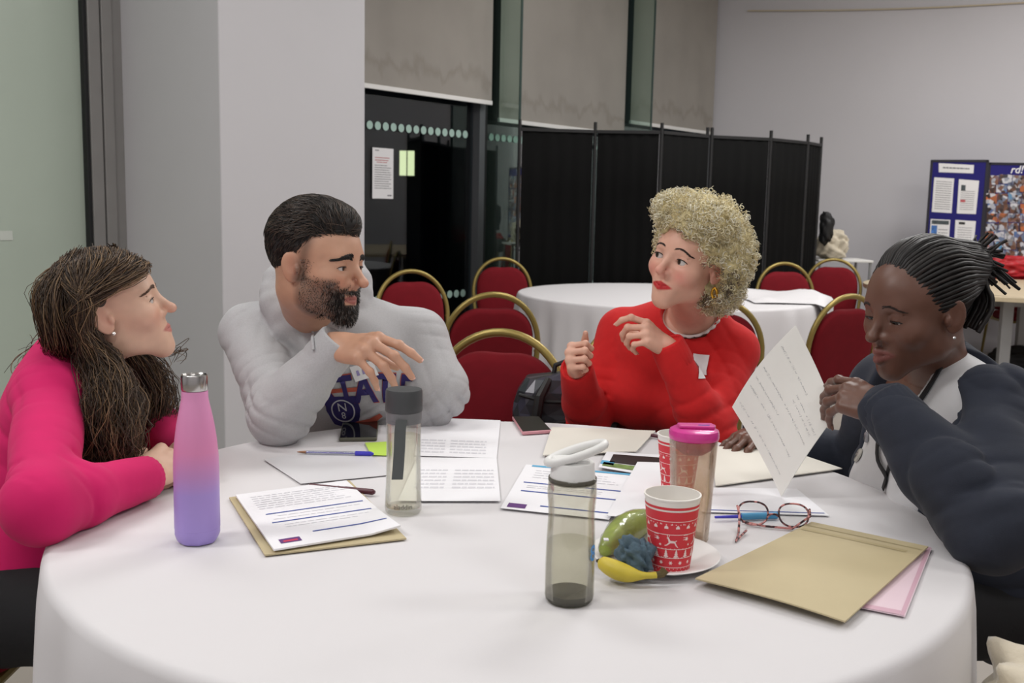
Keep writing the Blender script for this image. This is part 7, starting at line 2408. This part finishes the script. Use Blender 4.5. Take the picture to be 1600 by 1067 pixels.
        for a0, a1, r0, r1 in ((0.3, 2.2, 0.3, 0.75), (2.8, 4.4, 0.2, 0.6), (4.9, 6.0, 0.4, 0.8)):
            ds += [[(r0 * math.cos(a0), r0 * math.sin(a0)), (r1 * math.cos(a0), r1 * math.sin(a0)), (r1 * math.cos(a1), r1 * math.sin(a1)), (r0 * math.cos(a1), r0 * math.sin(a1))]]
        mb = MB()
        for q in ds: mb.add([h + (u * p[0] + v_ * p[1]) * r_ * 0.85 + nn * 0.0068 for p in q], [(0, 1, 2, 3)])
        mb.build('badge_drawing', mat('badge_ink', hexc(96, 92, 96), 0.5), o, smooth=False)
    for wr, el in ((wrL, elL), (wrR, elR)): cuff_band(wr, el, 0.0495, M_nv, root)
    legs(b, M_dark_tr)
    # earring
    e = H.w(-0.0845, 0.000, -0.040)
    MB().lathe([(0, -0.003), (0.0022, -0.002), (0.003, 0), (0.0022, 0.002), (0, 0.003)], 14, tuple(e), cap=False).build('earring', mat('diamond_stud', hexc(240, 240, 240), 0.08, 0.6), root)
    # ---- hair: twists drawn back into a bunch
    rg = np.random.default_rng(9); w = H.w; s = H.s
    F = Field(*H.box(0.05), 0.0042)
    F.ell(w(0, -0.022, 0.042), A3(0.0785, 0.095, 0.086) * s, 0, 'u', H.M)
    F.ell(w(0, -0.115, 0.060), A3(0.045, 0.040, 0.045) * s, 0.03, 'u', H.M)
    F.ell(w(0, 0.116, -0.036), A3(0.100, 0.068, 0.092) * s, 0.010, 's', H.M)
    for sx in (-1, 1):
        F.ell(w(sx * 0.090, 0.030, -0.020), A3(0.032, 0.048, 0.050) * s, 0.010, 's', H.M)
        F.ell(w(sx * 0.085, -0.010, -0.022), A3(0.022, 0.026, 0.034) * s, 0.008, 's', H.M)
    F.half(w(0, -0.09, -0.065), H.M.T @ A3(0, 0.4, -1))
    cap = sdf_obj('hair_cap', F, mat('black_hair_base', hexc(22, 19, 19), 0.6), root)
    SC_ = Surface(cap)
    G = []
    for k in range(46):
        a = -1.70 + 3.4 * k / 45
        # walk from the bunch forward over the scalp until the hairline is reached
        tie = w(0.020 * math.sin(a), -0.140, 0.062 + 0.02 * math.cos(a))
        pts = []
        for t in np.linspace(0.0, 1.0, 12):
            p = w(0.082 * math.sin(a) * math.sin(math.pi * (0.12 + 0.80 * t)) ** 0.7, -0.120 + 0.200 * t, 0.045 + 0.110 * max(0.0, math.cos(a * 0.95)) * math.sin(math.pi * (0.12 + 0.70 * t)) - 0.03 * t - 0.022 * abs(math.sin(a)))
            ctr = H.w(0, -0.02, 0.03); d_ = unit(p - ctr); h_, n_ = SC_.cast(ctr + d_ * 0.3, -d_)
            if h_ is None or np.linalg.norm(h_ - ctr) < 0.066 * s: continue
            pts.append(h_ + d_ * 0.0022)
        if len(pts) < 3: continue
        q = spline(np.array(pts), 6)[0]
        en = w(0.050 * math.sin(a * 2.1 + k), -0.172 - 0.012 * math.sin(k * 1.9), 0.055 + 0.050 * math.cos(k * 2.3))
        G.append((1, [(x_, 0.0008) for x_ in q[::-1]] + [(tie, 0.006), (en, 0.012)]))
    for k in range(16):
        a = -1 + 2 * k / 15
        G.append((1, [(w(0.06 * a, -0.085, -0.050), 0.004), (w(0.062 * a, -0.118, -0.005), 0.004), (w(0.03 * a, -0.130, 0.045), 0.005), (w(0.04 * a, -0.158, 0.03 + 0.02 * math.sin(k)), 0.01)]))
    G8 = [g for g in G if len(g[1]) == 8]; G4 = [g for g in G if len(g[1]) == 4]
    Pa, Ra = guided(G8, rg, 22, 0.0006, 0.02, 0.0042, 0.6); Pb, Rb = guided(G4, rg, 22, 0.0008, 0.02, 0.0042, 0.6)
    Pn = np.concatenate([Pa, Pb]); R = np.concatenate([Ra, Rb])
    MB_c = hair_cols(len(Pn), [hexc(24, 21, 21), hexc(34, 30, 29), hexc(18, 16, 16)], rg)
    tubes_obj('hair_twists', Pn, R * (1 + 0.14 * np.sin(np.arange(22) * 2.4))[None], 6, M_hair, root, MB_c)
    chair(1.18, 1.98, PI / 2 + 0.05, 'red chair that the woman in the navy cardigan sits on, right')
    return b, H, tips

import os, time
_who = 'PMRN'
_t = time.time()
PEOPLE = {}
for k_, fn_ in (('P', woman_pink), ('M', man_grey), ('R', woman_red), ('N', woman_navy)):
    PEOPLE[k_] = fn_()
    print('person', k_, round(time.time() - _t, 1))
